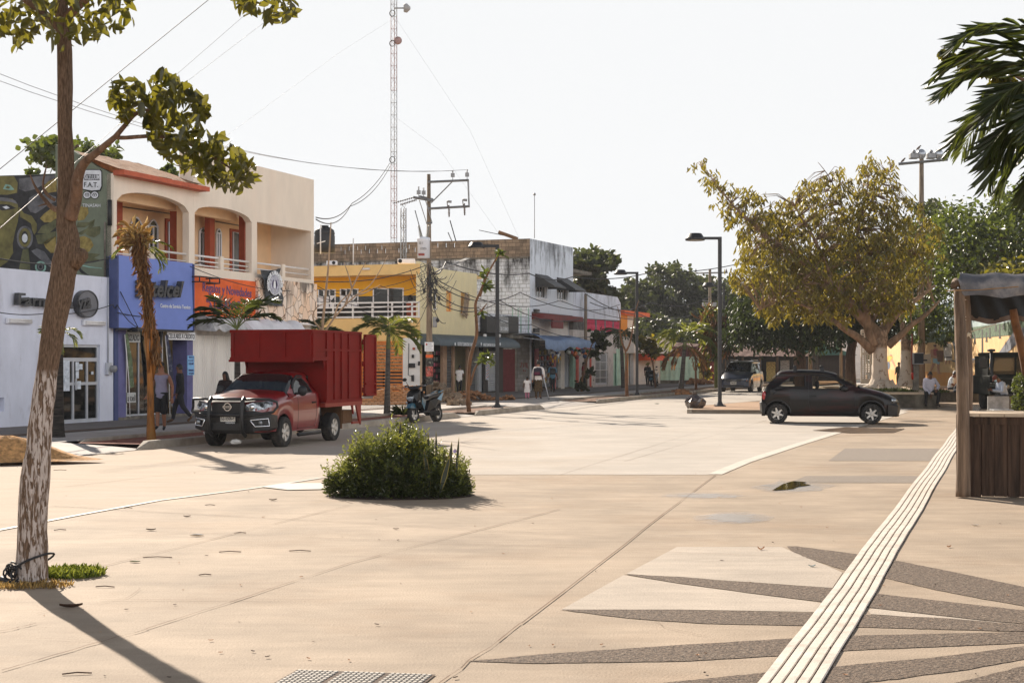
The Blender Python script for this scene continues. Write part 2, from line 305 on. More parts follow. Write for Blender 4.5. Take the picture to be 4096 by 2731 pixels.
water_m=mat('puddle_water',lin(52,44,34),.04,var=.3,scale=3,spec=.8)
def sheet(name,pts,z,m,parent=None,**k):
 mb=MB(); q=[(p[0],p[1]) for p in pts]
 tri=tessellate_polygon([[Vector((a,b,0)) for a,b in q]])
 fs=[]
 for t in tri:
  a,b,c=[Vector((q[i][0],q[i][1],0)) for i in t]
  fs.append(t if (b-a).cross(c-a).z>0 else t[::-1])
 mb.add([(a,b,z) for a,b in q],fs,m); return mb.obj(name,parent,**k)
def gsheet(name,pix,z,m,**k): return sheet(name,[g(a,b) for a,b in pix],z,m,**k)
S=dict(kind='structure')
sheet('ground',[(-700,-60),(900,-60),(1500,1600),(-900,1600)],0,plaza_m,**S)
a=[g(-60,541),g(80,514.5),g(160,500),g(250,488.5),g(322,477.5),g(480,474.2),(g(715,474.2)),g(745,461),g(800,443.5),g(850,428),g(899,413)]
far=Vector((g(899,413).x,g(899,413).y,0)); e2=far+Vector((.333,.943,0))*330
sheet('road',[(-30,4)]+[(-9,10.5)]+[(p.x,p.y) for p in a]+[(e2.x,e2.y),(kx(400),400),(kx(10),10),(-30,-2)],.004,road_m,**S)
def strip(name,pa,pb,wd,z,m,**k):
 A=g(*pa) if not isinstance(pa,Vector) else pa; B=g(*pb) if not isinstance(pb,Vector) else pb
 d=(B-A).normalized(); n=Vector((-d.y,d.x,0))*wd/2
 return sheet(name,[A+n,B+n,B-n,A-n],z,m,**k)
mb=MB()
def strip_into(mb,A,B,wd,z,m):
 d=(B-A); d.z=0; d.normalize(); n=Vector((-d.y,d.x,0))*wd/2
 mb.add([(A+n)[:2]+(z,),(B+n)[:2]+(z,),(B-n)[:2]+(z,),(A-n)[:2]+(z,)],[(0,3,2,1)],m)
edge=[g(-60,541),g(80,514.5),g(160,500),g(250,488.5),g(322,477.5)]
for i in range(len(edge)-1): strip_into(mb,edge[i],edge[i+1],.08,.008,white_m)
edge=[g(715,474),g(745,461.5),g(800,443.5),g(850,428.3),g(905,411.5)]
for i in range(4): strip_into(mb,edge[i],edge[i+1],.22,.008,mat('white_line',lin(212,202,188),.7,stain=lin(196,184,170),stain_scale=3,stain_amt=.5) if i==0 else MATS['white_line'])
mb.add([tuple(g(*p))[:2]+(.012,) for p in [(262,487),(285,483.3),(338,483),(334,489),(288,490)]],[(0,4,3,2,1)],white_m)
mb.obj('road_edge_line',None,kind='structure')
mb=MB()
jr=random.Random(3)
for p,q in [((440,684),(520,624)),((520,624),(715,475)),((0,671),(148,629)),((148,629),(350,563)),((35,583),(350,505)),((20,492),(329,456)),((625,461),(766,420)),((0,632),(35,624)),((560,474.5),(700,431)),((350,563),(560,509)),((300,478),(480,438))]:
 A=g(*p);B=g(*q);n=9; pts=[A.lerp(B,i/n)+Vector((jr.uniform(-.012,.012),jr.uniform(-.012,.012),0)) for i in range(n+1)]
 for i in range(n): strip_into(mb,pts[i],pts[i+1],jr.uniform(.003,.012),.0105,joint_m)
ng=Vector((-SD.y,SD.x,0)); o0=g(520,624)
for s0 in (-3.5,4,9.5): strip_into(mb,o0+SD*s0-ng*14,o0+SD*s0+ng*16,.006,.0104,joint_m)
for k in range(7):
 q=g(jr.uniform(0,1000),jr.uniform(430,670)); a_=jr.uniform(0,3)
 for j in range(jr.randint(4,9)): a_+=jr.uniform(-.5,.5); b_=q+Vector((math.cos(a_),math.sin(a_),0))*jr.uniform(.06,.2); strip_into(mb,q,b_,.003,.0106,joint_m); q=b_
strip_into(mb,g(100,600),g(330,600.5),.006,.0105,joint_m)
mb.obj('paving_joint',None,kind='structure')
A=Vector((1.567-.333*2.2,8.16-2.2*.943,0)); B=Vector((11.97,39.8,0)); B2=A+(B-A)*1.6; d=(B2-A).normalized(); nn=Vector((-d.y,d.x,0))
mb=MB(); W=.335
nb=70; Lt=(B2-A).length;
def wob(s_,i): return .010*math.sin(s_*.9)*.7+.002*math.sin(s_*4+1)
pts=[A+d*(Lt*i/nb)+nn*wob(Lt*i/nb,0) for i in range(nb+1)]
mb.add([tuple(p+nn*sg*W/2)[:2]+(.008,) for p in pts for sg in(1,-1)],[(2*i,2*i+1,2*i+3,2*i+2) for i in range(nb)],groove_m)
for j in range(5):
 c=(-.5+(j+.5)/5)*W; h=.029
 vs=[];fs=[]
 for p in pts:
  for o,z in((-h,.009),(-h*.85,.018),(h*.85,.018),(h,.009)): q=p+nn*(c+o); vs.append((q.x,q.y,z))
 for i in range(nb):
  for k_ in range(3): a_=i*4+k_; fs.append((a_,a_+4,a_+5,a_+1)[::-1])
 mb.add(vs,fs,strip_m)
mb.obj('tactile_strip',None,kind='structure')
def cc(x,y): return ((1700+x/.9816)/4,(2000+y/.9816)/4)
rays=[
[(1420,180),(1460,180),(1560,193),(1705,212),(1870,240),(2100,286),(2352,340),(2700,415),(2700,500),(2352,415),(2180,385),(2000,350),(1830,310),(1655,275),(1560,247),(1490,222),(1440,198)],
[(780,290),(1000,300),(1300,324),(1610,345),(1790,368),(2352,432),(2700,470),(2700,510),(2352,485),(2190,470),(1760,422),(1570,400),(1340,372),(1000,326)],
[(530,430),(1000,430),(1540,442),(1750,450),(2050,463),(2352,488),(2700,508),(2700,514),(2320,514),(1720,498),(1500,492),(1100,484),(800,463)],
[(165,632),(450,605),(1000,568),(1470,540),(1700,530),(2320,517),(2700,512),(2700,535),(2352,560),(1680,588),(1420,608),(1000,632),(430,640)],
[(880,722),(1100,700),(1380,672),(1630,650),(2000,616),(2352,573),(2700,540),(2700,570),(2352,625),(2100,668),(1850,700),(1600,730),(1300,760),(900,790)],
[(1960,745),(2150,700),(2352,650),(2700,580),(2700,640),(2352,760),(2100,850)],
]
pale_m=mat('pale_slab',lin(184,170,154),.85,var=.1,scale=.8,bump=.3,bscale=55); ground_grain(pale_m)
for k_,r_ in enumerate(([(990,182),(1400,182),(1440,200),(1560,249),(1640,283),(1600,343),(1300,322),(790,288)],[(780,293),(1000,328),(1340,374),(1565,403),(1540,438),(1000,428),(535,428)],[(1740,430),(1760,424),(2190,472),(2340,486),(1750,446)])): sheet('pale_paving',[g(*cc(*p)) for p in r_],.0025,pale_m,kind='structure')
mb=MB()
for r_ in rays:
 q0=[g(*cc(*p)) for p in r_]; q=[]
 for a_,b_ in zip(q0,q0[1:]+q0[:1]):
  n_=max(1,int((b_-a_).length/.06)); q+=[a_.lerp(b_,i/n_)+Vector((jr.gauss(0,.004),jr.gauss(0,.004),0)) for i in range(n_)]
 tri=tessellate_polygon([q])
 n0=[]
 for t in tri:
  a_,b_,c_=[q[i] for i in t]; n0.append(t if (b_-a_).cross(c_-a_).z>0 else t[::-1])
 mb.add([(p.x,p.y,.004) for p in q],n0,agg_m)
mb.obj('paving_inlay',None,kind='structure')
mb=MB()
for r_ in [[(845,448),(939.6,448),(933.7,460.3),(828.5,460.3)],[(806,475.5),(928,475.5),(922,482.5),(790,482)],[(965,475),(1010,474),(1010,482),(962,482.5)],[(450,504),(690,507.5),(688,511),(560,509)],[(560,516),(640,513),(700,517),(640,521)],[(630,529),(705,527),(697,532.5),(640,533)]][:3]:
 mb.add([tuple(g(*p))[:2]+(.004,) for p in r_],[(3,2,1,0)],agg2_m)
mb.obj('paving_band',None,kind='structure')
def blob(px0,px1,py,hy,n=22,seed=1,sk=0):
 r=random.Random(seed); out=[]
 for i in range(n):
  t=2*math.pi*i/n; k=1+r.uniform(-.25,.2); out.append(((px0+px1)/2+(px1-px0)/2*math.cos(t)*k+sk*math.sin(t),py+hy*math.sin(t)*k))
 return out
for bl,z in ((blob(745,838,487,7,seed=4,sk=-12),.006),(blob(694,770,518,8,seed=6,sk=-16),.006),(blob(650,752,495,3.5,seed=9),.005)):
 mb=MB(); q=[g(*p) for p in bl]; tri=tessellate_polygon([q]); mb.add([(p.x,p.y,z) for p in q],[t if (q[t[1]]-q[t[0]]).cross(q[t[2]]-q[t[0]]).z>0 else t[::-1] for t in tri],damp_m); mb.obj('damp_patch',None,kind='structure')
q=[(772,490.5),(783,484),(793,481),(806,482),(803,483.5),(811,485),(797,487),(793,489)]
gsheet('puddle',q,.011,water_m,kind='structure')
gsheet('puddle',[(812,430.2),(845,427),(905,428.5),(893,432.4),(850,432.8)],.011,mat('oil_stain',lin(120,95,70),.3,var=.4,scale=4),kind='structure')
def sh(r,g_,b,k=.56):
 q=[v/k for v in lin(r,g_,b)[:3]]; m_=max(1,max(q)/.84); return tuple(v/m_ for v in q)+(1,)
KF=Frame(kx(29.5),29.5,SD)
def kd(d): return (d-29.5)/SD.y      # depth -> distance along the kerb frame
def ksheet(name,d0,d1,v0,v1,z,m,v0b=None,v1b=None,**k):
 a=KF.w(kd(d0),v0,0);b=KF.w(kd(d1),v0 if v0b is None else v0b,0);c=KF.w(kd(d1),v1 if v1b is None else v1b,0);d_=KF.w(kd(d0),v1,0)
 return sheet(name,[a,b,c,d_],z,m,kind='structure',**k)
ksheet('sidewalk',12,140,1.95,12,.12,walk_m)
ksheet('stamped_sidewalk',12,140,4.75,11,.126,deck_m,v0b=4.2)
gr_m=mat('gravel',lin(120,98,80),.95,var=.5,scale=25,bump=1,bscale=50,col2=lin(60,48,40))
ksheet('gravel_edge',12,120,4.3,4.85,.132,gr_m,v0b=3.8,v1b=4.4)
def kerb(d0,d1,v=0,wd=.17,h=.17,taper=.6,fr=None):
 F_=fr or KF; k=kd if fr is None else (lambda x:x)
 mb=MB(); a,b=k(d0),k(d1); n=max(2,int((b-a)/1.5)); rr=random.Random(int(d0*7))
 P=[(a-taper*.6,.01,.02)]+[(a+taper*.3+(b-a-taper*.6)*i/n,h+rr.uniform(-.008,.008),wd+rr.uniform(-.008,.008)) for i in range(n+1)]+[(b+taper*.6,.01,wd*.9)]
 rows=[]
 for u,z,w_ in P: rows.append([F_.w(u,v,0),F_.w(u,v+.012,z-.02 if z>.05 else z*.5),F_.w(u,v+.04,z),F_.w(u,v+w_,z),F_.w(u,v+w_+.003,0)])
 mb.grid(rows,kerb_m,smooth=False); return mb.obj('kerb',None,kind='structure')
for d0,d1 in ((12,26.9),(29.8,46.6),(48.4,55.0),(62.5,120)):
 kerb(d0,d1); kerb(d0+.6,d1-.6,v=1.85,wd=.1,h=.16)
 ksheet('planter_soil',d0+.3,d1-.3,.15,1.86,.085,red_soil if d0==29.8 else soil_m)
for d0,d1 in ((26.9,29.8),(46.6,48.4),(55,62.5)):   # dropped crossings
 mb=MB(); rows=[]
 for i in range(9):
  v=.02+i/8*1.96; z=.012+.106*(i/8)**.8
  rows.append([KF.w(kd(d0)+.1,v,z),KF.w(kd(d1)-.1,v,z)])
 mb.grid(rows,walk_m); mb.obj('driveway_ramp',None,kind='structure')
def heap(name,cx,cy,z,rx,ry,h,m,seed=1,n=22,**k):
 r=random.Random(seed); mb=MB(); rows=[]
 for i in range(9):
  t=i/8; row=[]
  for j in range(n+1):
   a=2*math.pi*j/n; q=1+.16*math.sin(3*a+seed)+.06*math.sin(7*a); row.append((cx+rx*t*q*math.cos(a),cy+ry*t*q*math.sin(a),z+h*(math.cos(t*math.pi)*.5+.5)+ (r.uniform(-.02,.02) if 0<j<n and 0<i<8 else 0)))
  row[-1]=row[0]; rows.append(row)
 mb.grid(rows,m); return mb.obj(name,None,**k)
p=g(2,457,.1); heap('sand_heap',p.x,p.y,.06,1.45,.75,.42,sand_m,label='heap of orange building sand on the kerb at the far left',cat='sand heap')
cream_m=mat('cream_render',sh(222,208,190),.85,var=.05,scale=2,bump=.15,bscale=60,stain=sh(180,164,148),stain_scale=.9,stain_amt=.55,seed=3,stretch=(1,1,.35))
cream2_m=mat('peach_render',sh(214,180,142),.85,var=.05,scale=2,bump=.12,bscale=60)
pharm_m=mat('white_render',sh(186,188,198),.8,var=.06,scale=2,bump=.25,bscale=25,stain=sh(128,126,128),stain_scale=2.6,stain_amt=.6,stain_lo=.56,stretch=(1,1,.4))
mural_m=mat('mural_green',sh(92,98,84),.85,var=.12,scale=2.5,bump=.2)
terra_m=mat('terracotta_paint',sh(128,60,38),.8,var=.12,scale=3)
eave_m=mat('eave_orange',sh(150,74,50),.8,var=.12,scale=3,stain=lin(120,50,30),stain_amt=.3)
roof_m=mat('brown_roof_felt',lin(158,112,76),.95,var=.3,scale=7,bump=.8,bscale=18,stretch=(4,.6,1),stain=lin(96,70,52),stain_amt=.5)
blue_m=mat('blue_sign_cloth',sh(88,104,158),.6,var=.05,scale=1.2,bump=.1)
dblue_m=mat('dark_blue_paint',sh(54,62,96),.7,var=.1)
purple_m=mat('violet_paint',sh(84,82,118),.75,var=.1,scale=2,stain=sh(60,58,84),stain_amt=.5)
orange_m=mat('orange_paint',sh(214,96,44),.8,var=.1,scale=2,bump=.15,stain=sh(160,80,50),stain_amt=.4,stain_lo=.58)
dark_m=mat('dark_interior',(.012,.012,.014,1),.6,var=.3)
black_m=mat('black_paint',(.02,.02,.022,1),.5,var=.2)
alu_m=mat('aluminium',sh(150,152,156),.4,var=.05,metal=.3)
whitefr_m=mat('white_frame',sh(205,205,208),.5,var=.04)
rail_m=mat('white_rail',sh(226,222,218),.4,var=.04)
winglass_m=mat('window_glass',(.10,.115,.12,1),.04,var=.3,scale=1,spec=.9)
darkglass_m=mat('dark_glass',(.012,.013,.014,1),.05,var=.3,scale=1,spec=.7)
shut_m=mat('roller_shutter',sh(150,152,154),.45,var=.12,metal=.2)
darkshut_m=mat('dark_shutter',sh(84,86,88),.35,var=.2,metal=.4)
letter_dark=mat('dark_letters',sh(56,56,58),.35,var=.3,scale=6,metal=.2)
wletter=mat('white_letters',sh(222,224,226),.6,var=.03)
navy_letter=mat('navy_letters',sh(74,58,98),.7,var=.12)
concrete_m=mat('old_concrete',lin(132,124,112),.9,var=.3,scale=3,bump=.5,stain=lin(50,46,42),stain_amt=.6)
SDIR=(.338,.941)
F1=Frame(-10.99,41.38,SDIR)
FS=Frame(-10.99,41.38,(.941,-.338))
def win(parent,u0,u1,z0,z1,v,fm,gm,nx=1,nz=1,fw=.05,arch=0,name='window',th=.05,pz=.03):
 mb=MB(); outer=[(u0,z0),(u1,z0)]+( [(u1,z1)]+[(u1+(u0-u1)*i/10,z1+arch*math.sin(math.pi*i/10)) for i in range(1,10)]+[(u0,z1)] if arch else [(u1,z1),(u0,z1)])
 holes=[]; cw=(u1-u0-fw)/nx; chh=(z1-z0-fw)/nz
 for i in range(nx):
  for j in range(nz): holes.append([(u0+fw+i*cw,z0+fw+j*chh),(u0+(i+1)*cw,z0+fw+j*chh),(u0+(i+1)*cw,z0+(j+1)*chh),(u0+fw+i*cw,z0+fw+(j+1)*chh)])
 if arch:
  holes.append([(u1-fw,z1+.01),(u0+fw,z1+.01)]+[(u0+fw+(u1-u0-2*fw)*i/8,z1+.01+(arch-fw)*math.sin(math.pi*i/8)) for i in range(1,8)])
 mb.prism(outer,v,v+th,fm,holes); fo=mb.obj(name,parent)
 mb=MB(); mb.prism(outer,v+pz,v+pz+.006,gm); mb.obj('pane',fo); return fo
def rct(fr,x0,y0,x1,y1,v=0):
 a=fr.uz(x0,y0,v);b=fr.uz(x1,y1,v);c=fr.uz(x0,y1,v);d=fr.uz(x1,y0,v)
 return (a[0],b[0])+tuple(sorted(((b[1]+c[1])/2,(a[1]+d[1])/2)))
def c1(x,y): return (x/7.84,125+y/7.84)
def c2(x,y): return (x/7.84,250+y/7.84)
def c3(x,y): return (100+x/7.84,137.5+y/7.84)
ph=F1.root('pharmacy_building',label='low white shop with a round sign and glass doors behind the leaning tree',cat='shop')
du0,du1,dz0,dz1=rct(F1,44,344,100,420.5); dz0=.13
tz=F1.uz(113,277.4)[1]
mb=MB(); mb.prism([(-16,0),(-.02,0),(-.02,tz),(-16,tz)],0,.2,pharm_m,[[(du0,dz0),(du1,dz0),(du1,dz1),(du0,dz1)],[F1.uz(-4,411),F1.uz(4.5,410.5),F1.uz(4.5,397),F1.uz(-4,397)]])
mb.box(-16,-.02,.2,8,tz-.35,tz-.25,concrete_m); mb.box(-16,-.02,.2,.25,0,tz,pharm_m); mb.obj('wall',ph)
mb=MB(); mb.box(du0-.5,du1+.5,.4,3.2,.1,dz1+.3,dark_m)
mb=MB(); mb.box(du0-.3,du1+.3,1.4,1.45,.1,dz1+.2,mat('shop_shelves',sh(90,74,62),.7,var=.6,scale=5)); mb.box(du0-.3,du1+.3,.2,1.5,.1,.125,deck_m); mb.obj('shop_interior',ph)
fo=None
dw=(du1-du0)
mb=MB(); fw=.07
hs=[[(du0+fw,dz1-.35),(du1-fw,dz1-.35),(du1-fw,dz1-.07),(du0+fw,dz1-.07)]]
cuts=[0,.26,.54,.80,1];
for i in range(4):
 a,b=du0+fw+(dw-fw)*cuts[i],du0+(dw-fw)*cuts[i+1]
 for z0,z1 in ((.22,1.12),(1.2,dz1-.45)): hs.append([(a,z0),(b,z0),(b,z1),(a,z1)])
mb.prism([(du0,dz0),(du1,dz0),(du1,dz1),(du0,dz1)],.05,.12,alu_m,hs); dr=mb.obj('door',ph)
gl_m=glassmat('shop_glass',(.45,.45,.45,1),.35)
mb=MB(); mb.box(du0+.02,du1-.02,.085,.09,dz0,dz1-.02,gl_m); mb.obj('pane',dr)
mb=MB(); mb.box(du0+fw+(dw-fw)*.545,du0+fw+(dw-fw)*.56,0.0,.03,1.0,1.3,alu_m); mb.obj('handle',dr)
paper=mat('paper',sh(190,195,200),.8,var=.15,scale=9,stain=sh(110,120,130),stain_scale=14,stain_amt=.7)
for q in ((60.3,360,69.5,390.5),(75.3,361.5,78.7,370.5),(78.8,363.5,82.3,369),(75.5,371,78.6,378),(77,380.5,80.7,388.5),(91,371,93.2,374)):
 u0,u1,z0,z1=rct(F1,*q,.05); mb=MB(); mb.box(u0,u1,.042,.046,z0,z1,paper); mb.obj('notice',dr)
mb=MB(); text_quad(mb,F1,'Farmacia',letter_dark,[c1(125,1410),c1(560,1440),c1(560,1345),c1(132,1312)],-.12,ext=.07,bold=.025); mb.obj('sign_letters',ph)
P0=F1.uz(*c1(652,1400)); rr_=(F1.uz(*c1(735,1400))[0]-F1.uz(*c1(568,1400))[0])/2; rz_=.5*(F1.uz(*c1(652,1292))[1]-F1.uz(*c1(652,1507))[1])
mb=MB(); n=32; disc=lambda k:[(P0[0]+rr_*k*math.cos(2*math.pi*i/n),P0[1]+rz_*k*math.sin(2*math.pi*i/n)) for i in range(n)]
mb.prism(disc(1),-.16,0,letter_dark,[disc(.92)]); mb.prism(disc(.93),-.14,-.02,mat('sign_grey',sh(84,84,88),.4,var=.1)); ro=mb.obj('round_sign',ph)
mb=MB(); text_quad(mb,F1,'yza',letter_dark,[c1(608,1478),c1(712,1470),c1(712,1345),c1(608,1372)],-.17,ext=.02,bold=.03); mb.obj('lettering',ro)
for q in ((40,1512,232,1555),(640,1530,808,1570)):
 u0,u1,z0,z1=rct(F1,*c1(q[0],q[1]),*c1(q[2],q[3])); mb=MB(); mb.box(u0,u1,-.09,-.01,z0,z1,whitefr_m,ch=.01)
 for zz in (z0+(z1-z0)*.33,z0+(z1-z0)*.7): mb.tube([(u0+.05,-.11,zz),(u1-.05,-.11,zz)],.025,rail_m)
 mb.obj('tube_light',ph)
u0,u1,z0,z1=rct(F1,*c2(822,880),*c2(858,975)); mb=MB(); mb.box(u0,u1,-.1,0,z0,z1,alu_m,ch=.01); mb.lathe([(0,.14),(.09,.13),(.1,0)],mat('meter_glass',sh(110,110,112),.2),16,T((u0+u1)/2+.06,-.1,(z0+z1)/2,rx=rad(90))); mb.tube([((u0+u1)/2,-.03,z1),((u0+u1)/2,-.03,tz)],.02,alu_m); mb.obj('electricity_meter',ph)
cab_m=mat('cable_black',(.025,.025,.028,1),.6,var=.1)
am=lambda x,y,v=-.0: FS.uz(*c1(x,y),v)
ar=F1.root('arcade_building',label='cream building with arched balconies, brown roof and blue and orange shop signs',cat='building')
ar_s=Matrix.Rotation(FS.rz-F1.rz,4,'Z')
gab=[(-16,0),(-.01,0),am(868,372),am(760,322),am(570,200),am(435,150),am(435,378),(-16,FS.uz(0,175.4)[1])]
mb=MB(); mb.prism(gab,0,.2,mural_m,M=ar_s)
def mp(pts,v,m): mb.prism([am(*p) for p in pts],-.004*v,-.004*v+.002,m,M=ar_s)
chc=mat('mural_charcoal',sh(42,42,44),.8,var=.3,scale=3); olv=mat('mural_olive',sh(104,98,58),.8,var=.35,scale=2.5,col2=sh(62,58,36)); gry=mat('mural_grey',sh(98,98,102),.8,var=.4,scale=2,col2=sh(50,50,52)); yel=mat('mural_corn',sh(128,114,66),.8,var=.4,scale=6,col2=sh(84,70,34)); teal=mat('mural_teal',sh(110,140,130),.8,var=.2); lgt=mat('mural_light',sh(176,178,182),.8,var=.15); grn2=mat('mural_leaf',sh(88,88,62),.8,var=.4,scale=3,col2=sh(48,50,36))
mp([(-200,400),(430,384),(452,520),(440,900),(500,1180),(-200,1110)],1,chc)
mp([(-200,402),(110,398),(140,450),(135,530),(60,545),(-200,540)],2,olv)
mp([(-200,600),(20,570),(100,575),(140,620),(150,690),(140,760),(120,830),(100,930),(105,1000),(60,1070),(0,1110),(-200,1110)],2,olv)
mp([(-60,640),(10,618),(75,622),(130,650),(80,662),(20,668)],3,chc); mp([(20,640),(55,632),(80,648),(50,658)],4,lgt)
mp([(-40,560),(60,570),(120,590),(140,618),(80,600),(-40,588)],3,gry)
mp([(25,500),(45,462),(85,470),(115,505),(80,510)],3,teal); mp([(45,492),(60,474),(85,486),(70,498)],4,olv)
mp([(150,640),(190,690),(250,710),(290,770),(290,830),(270,860),(255,820),(245,770),(200,740),(160,720)],3,olv)
mp([(215,640),(230,570),(290,535),(380,540),(440,560),(440,600),(380,620),(330,660),(280,690),(240,680)],2,gry)
mp([(150,420),(300,400),(430,392),(440,450),(350,460),(280,500),(200,520),(150,500)],2,gry)
mp([(315,730),(345,695),(400,655),(444,640),(444,730),(400,760),(350,762)],3,yel)
mp([(340,480),(380,440),(445,410),(445,520),(380,530)],3,yel)
mp([(295,845),(330,790),(440,740),(440,800),(380,850)],3,grn2); mp([(280,860),(360,850),(440,830),(440,870),(370,930),(300,930)],3,grn2)
mp([(340,920),(380,890),(440,870),(440,1000),(400,1000),(360,960)],3,yel)
import itertools
def ring(cx,cy,rx,ry,w_,m,v,n=20):
 o=[am(cx+rx*math.cos(2*math.pi*i/n),cy+ry*math.sin(2*math.pi*i/n)) for i in range(n)]; h=[am(cx+(rx-w_)*math.cos(2*math.pi*i/n),cy+(ry-w_)*math.sin(2*math.pi*i/n)) for i in range(n)]
 mb.prism(o,-.004*v,-.004*v+.002,m,[h],M=ar_s)
ring(197,880,64,92,16,gry,3); ring(197,880,48,74,22,olv,4); ring(197,885,22,34,21.9,lgt,4)
mp([(175,1000),(185,960),(205,955),(225,960),(240,1130),(150,1130)],3,grn2)
mp([(248,985),(290,965),(350,990),(400,1060),(440,1140),(380,1100),(330,1060),(270,1010)],3,gry)
ring(320,1110,44,46,14,teal,3); ring(320,1110,22,24,10,gry,4)
mp([(600,650),(640,635),(690,645),(695,690),(660,740),(610,750)],2,yel); mp([(600,880),(660,868),(710,890),(735,940),(700,990),(640,1010),(600,1000)],2,yel)
mp([(610,760),(700,760),(745,735),(730,770),(660,800),(600,800)],2,grn2); mp([(600,850),(680,810),(745,735),(735,790),(690,830),(640,860)],2,grn2)
mp([(670,850),(720,800),(785,790),(790,810),(785,850),(740,880),(700,870)],2,grn2); mp([(640,1020),(700,1000),(790,1010),(740,1040),(800,1060),(700,1080),(620,1060)],2,grn2)
mp([(610,1085),(700,1105),(800,1118),(800,1124),(700,1115),(612,1095)],3,teal)
mp([(560,1010),(600,1060),(640,1130),(700,1178),(640,1160),(590,1100)],2,chc)
dark_e=mat('mural_black',sh(26,28,28),.8)
mp([(655,345),(790,345),(802,360),(805,480),(790,515),(770,520),(720,524),(670,510),(640,505),(632,480),(640,360)],2,dark_e)
mp([(662,352),(784,352),(795,365),(796,475),(783,506),(720,512),(655,500),(642,478),(648,366)],3,lgt)
mp([(680,385),(782,385),(784,432),(664,432),(655,410)],4,mat('mural_slate',sh(84,84,88),.8,var=.3))
for cx in (684,744): ring(cx,547,34,32,33.9,dark_e,2); ring(cx,547,28,26,10,lgt,3); ring(cx,549,12,12,6,lgt,3)
def stext(body,q,m,v=5,bold=.01):
 P=[am(*p) for p in q]; tmp=MB(); text_mesh(tmp,body,m,1,None,ext=.001,bold=bold); xs=[p[0] for p in tmp.v]; zs=[p[2] for p in tmp.v]; vs=[]
 for x,y,z in tmp.v:
  a=(x-min(xs))/(max(xs)-min(xs)); b=(z-min(zs))/(max(zs)-min(zs)); vs.append(((1-a)*(1-b)*P[0][0]+a*(1-b)*P[1][0]+a*b*P[2][0]+(1-a)*b*P[3][0],-.004*v+y*.5,(1-a)*(1-b)*P[0][1]+a*(1-b)*P[1][1]+a*b*P[2][1]+(1-a)*b*P[3][1]))
 mb.add(vs,tmp.f,m,ar_s)
stext('INKZLUUM',[(655,428),(782,426),(782,388),(655,392)],lgt); stext('F.A.T.',[(662,484),(772,486),(772,448),(662,446)],lgt if 0 else dark_e); stext('TINASAH',[(650,642),(790,641),(790,616),(650,614)],lgt)
mb.obj('mural_wall',ar)
mb=MB(); mb.tube([ar_s@Vector((-.25,-.05,4.05)),ar_s@Vector((-.25,-.05,5.6))],.03,concrete_m); mb.tube([ar_s@Vector((-.1,-.04,5.5)),ar_s@Vector((-.1,-.04,6.2))],.06,black_m); mb.obj('drain_pipe',ar)
uA=0; uB=F1.uz(193.3,300)[0]; uC=F1.uz(255,300)[0]; uD=F1.uz(313.8,300)[0]
zt=F1.uz(114,173)[1]; zw=F1.uz(311.5,179)[1]
zfl=F1.uz(193,267)[1]   # balcony floor
a0,a1=F1.uz(116.8,250)[0],F1.uz(188.9,250)[0]; s0=F1.uz(*c3(128,490))[1]; ap=F1.uz(*c3(400,452))[1]
def archhole(a0,a1,z0,zs,apx,n=16): return [(a0,z0),(a1,z0)]+[(a1+(a0-a1)*i/n, zs+(apx-zs)*(1-(2*i/n-1)**2)**.5) if 0<i<n else ((a1,zs) if i==0 else (a0,zs)) for i in range(n+1)]
zs1=(F1.uz(*c3(128,490))[1]+F1.uz(*c3(697,585))[1])/2
b0,b1=F1.uz(194.6,250)[0],F1.uz(251.6,250)[0]; zs2=(F1.uz(*c3(742,585))[1]+F1.uz(*c3(1190,665))[1])/2; ap2=F1.uz(*c3(940,560))[1]
q0,q1=F1.uz(257,250)[0],F1.uz(311,250)[0]; zq=(F1.uz(*c3(1230,660))[1]+F1.uz(*c3(1655,730))[1])/2
mb=MB()
mb.prism([(0,zfl-.25),(uB,zfl-.25),(uB,zt),(0,zt)],0,.22,cream_m,[archhole(a0,a1,zfl+.02,zs1,max(ap,zs1+.35))])
mb.prism([(uB,zfl-.25),(uD,zfl-.25),(uD,zw),(uB,zw)],-.003,.22,cream_m,[archhole(b0,b1,zfl+.02,zs2,max(ap2,zs2+.3)),[(q0,zfl+.02),(q1,zfl+.02),(q1,zq),(q0,zq)]])
mb.box(uD-.2,uD-.003,.22,9,0,zt-.3,cream_m); mb.box(uD-.2,uD-.003,.22,.6,zt-.3,zw-.01,cream_m); mb.box(uB+.02,uB+.2,.22,.5,zt-.2,zw-.02,cream_m)
mb.box(.02,uD-.21,.22,9,zw-1.55 if 0 else zt-.32,zt-.2,cream_m); mb.box(uB+.2,uD-.2,8.9,9,0,zt-.4,cream_m)
mb.box(.02,uD-.2,.1,9,zfl-.22,zfl,cream_m)
mb.obj('facade_wall',ar)
mb=MB(); V=min((abs(F1.uz(271,250,v_/50)[0]-(uD-.2)),v_/50) for v_ in range(30,200))[1]; print('V',V)
mb.box(.02,uD-.2,V,V+.1,zfl,zt-.3,cream2_m)
mb.box(.05,a0,.22,V,zfl,zt-.3,cream2_m)
mb.box(uB-.12,uB+.1,.225,.5,zfl,zt-.3,cream2_m); mb.box(.1,uB,.6,.8,zt-.62,zt-.3,cream2_m); mb.box(uB+.05,q0-.1,.7,.9,zt-.62,zt-.3,cream2_m)
mb.obj('balcony_wall',ar)
def pil(x0,x1,v,vd=.3):
 u0=F1.uz(c3(x0,0)[0],250,v)[0]; u1=F1.uz(c3(x1,0)[0],250,v)[0]; mb=MB(); mb.box(u0,u1,v,v+vd,zfl,zt-.31,terra_m); mb.obj('pillar',ar)
pil(604,697,.7,.25); pil(132,178,V-.3,.1); pil(862,900,V-.4,.2); pil(1131,1146,.5,.2)
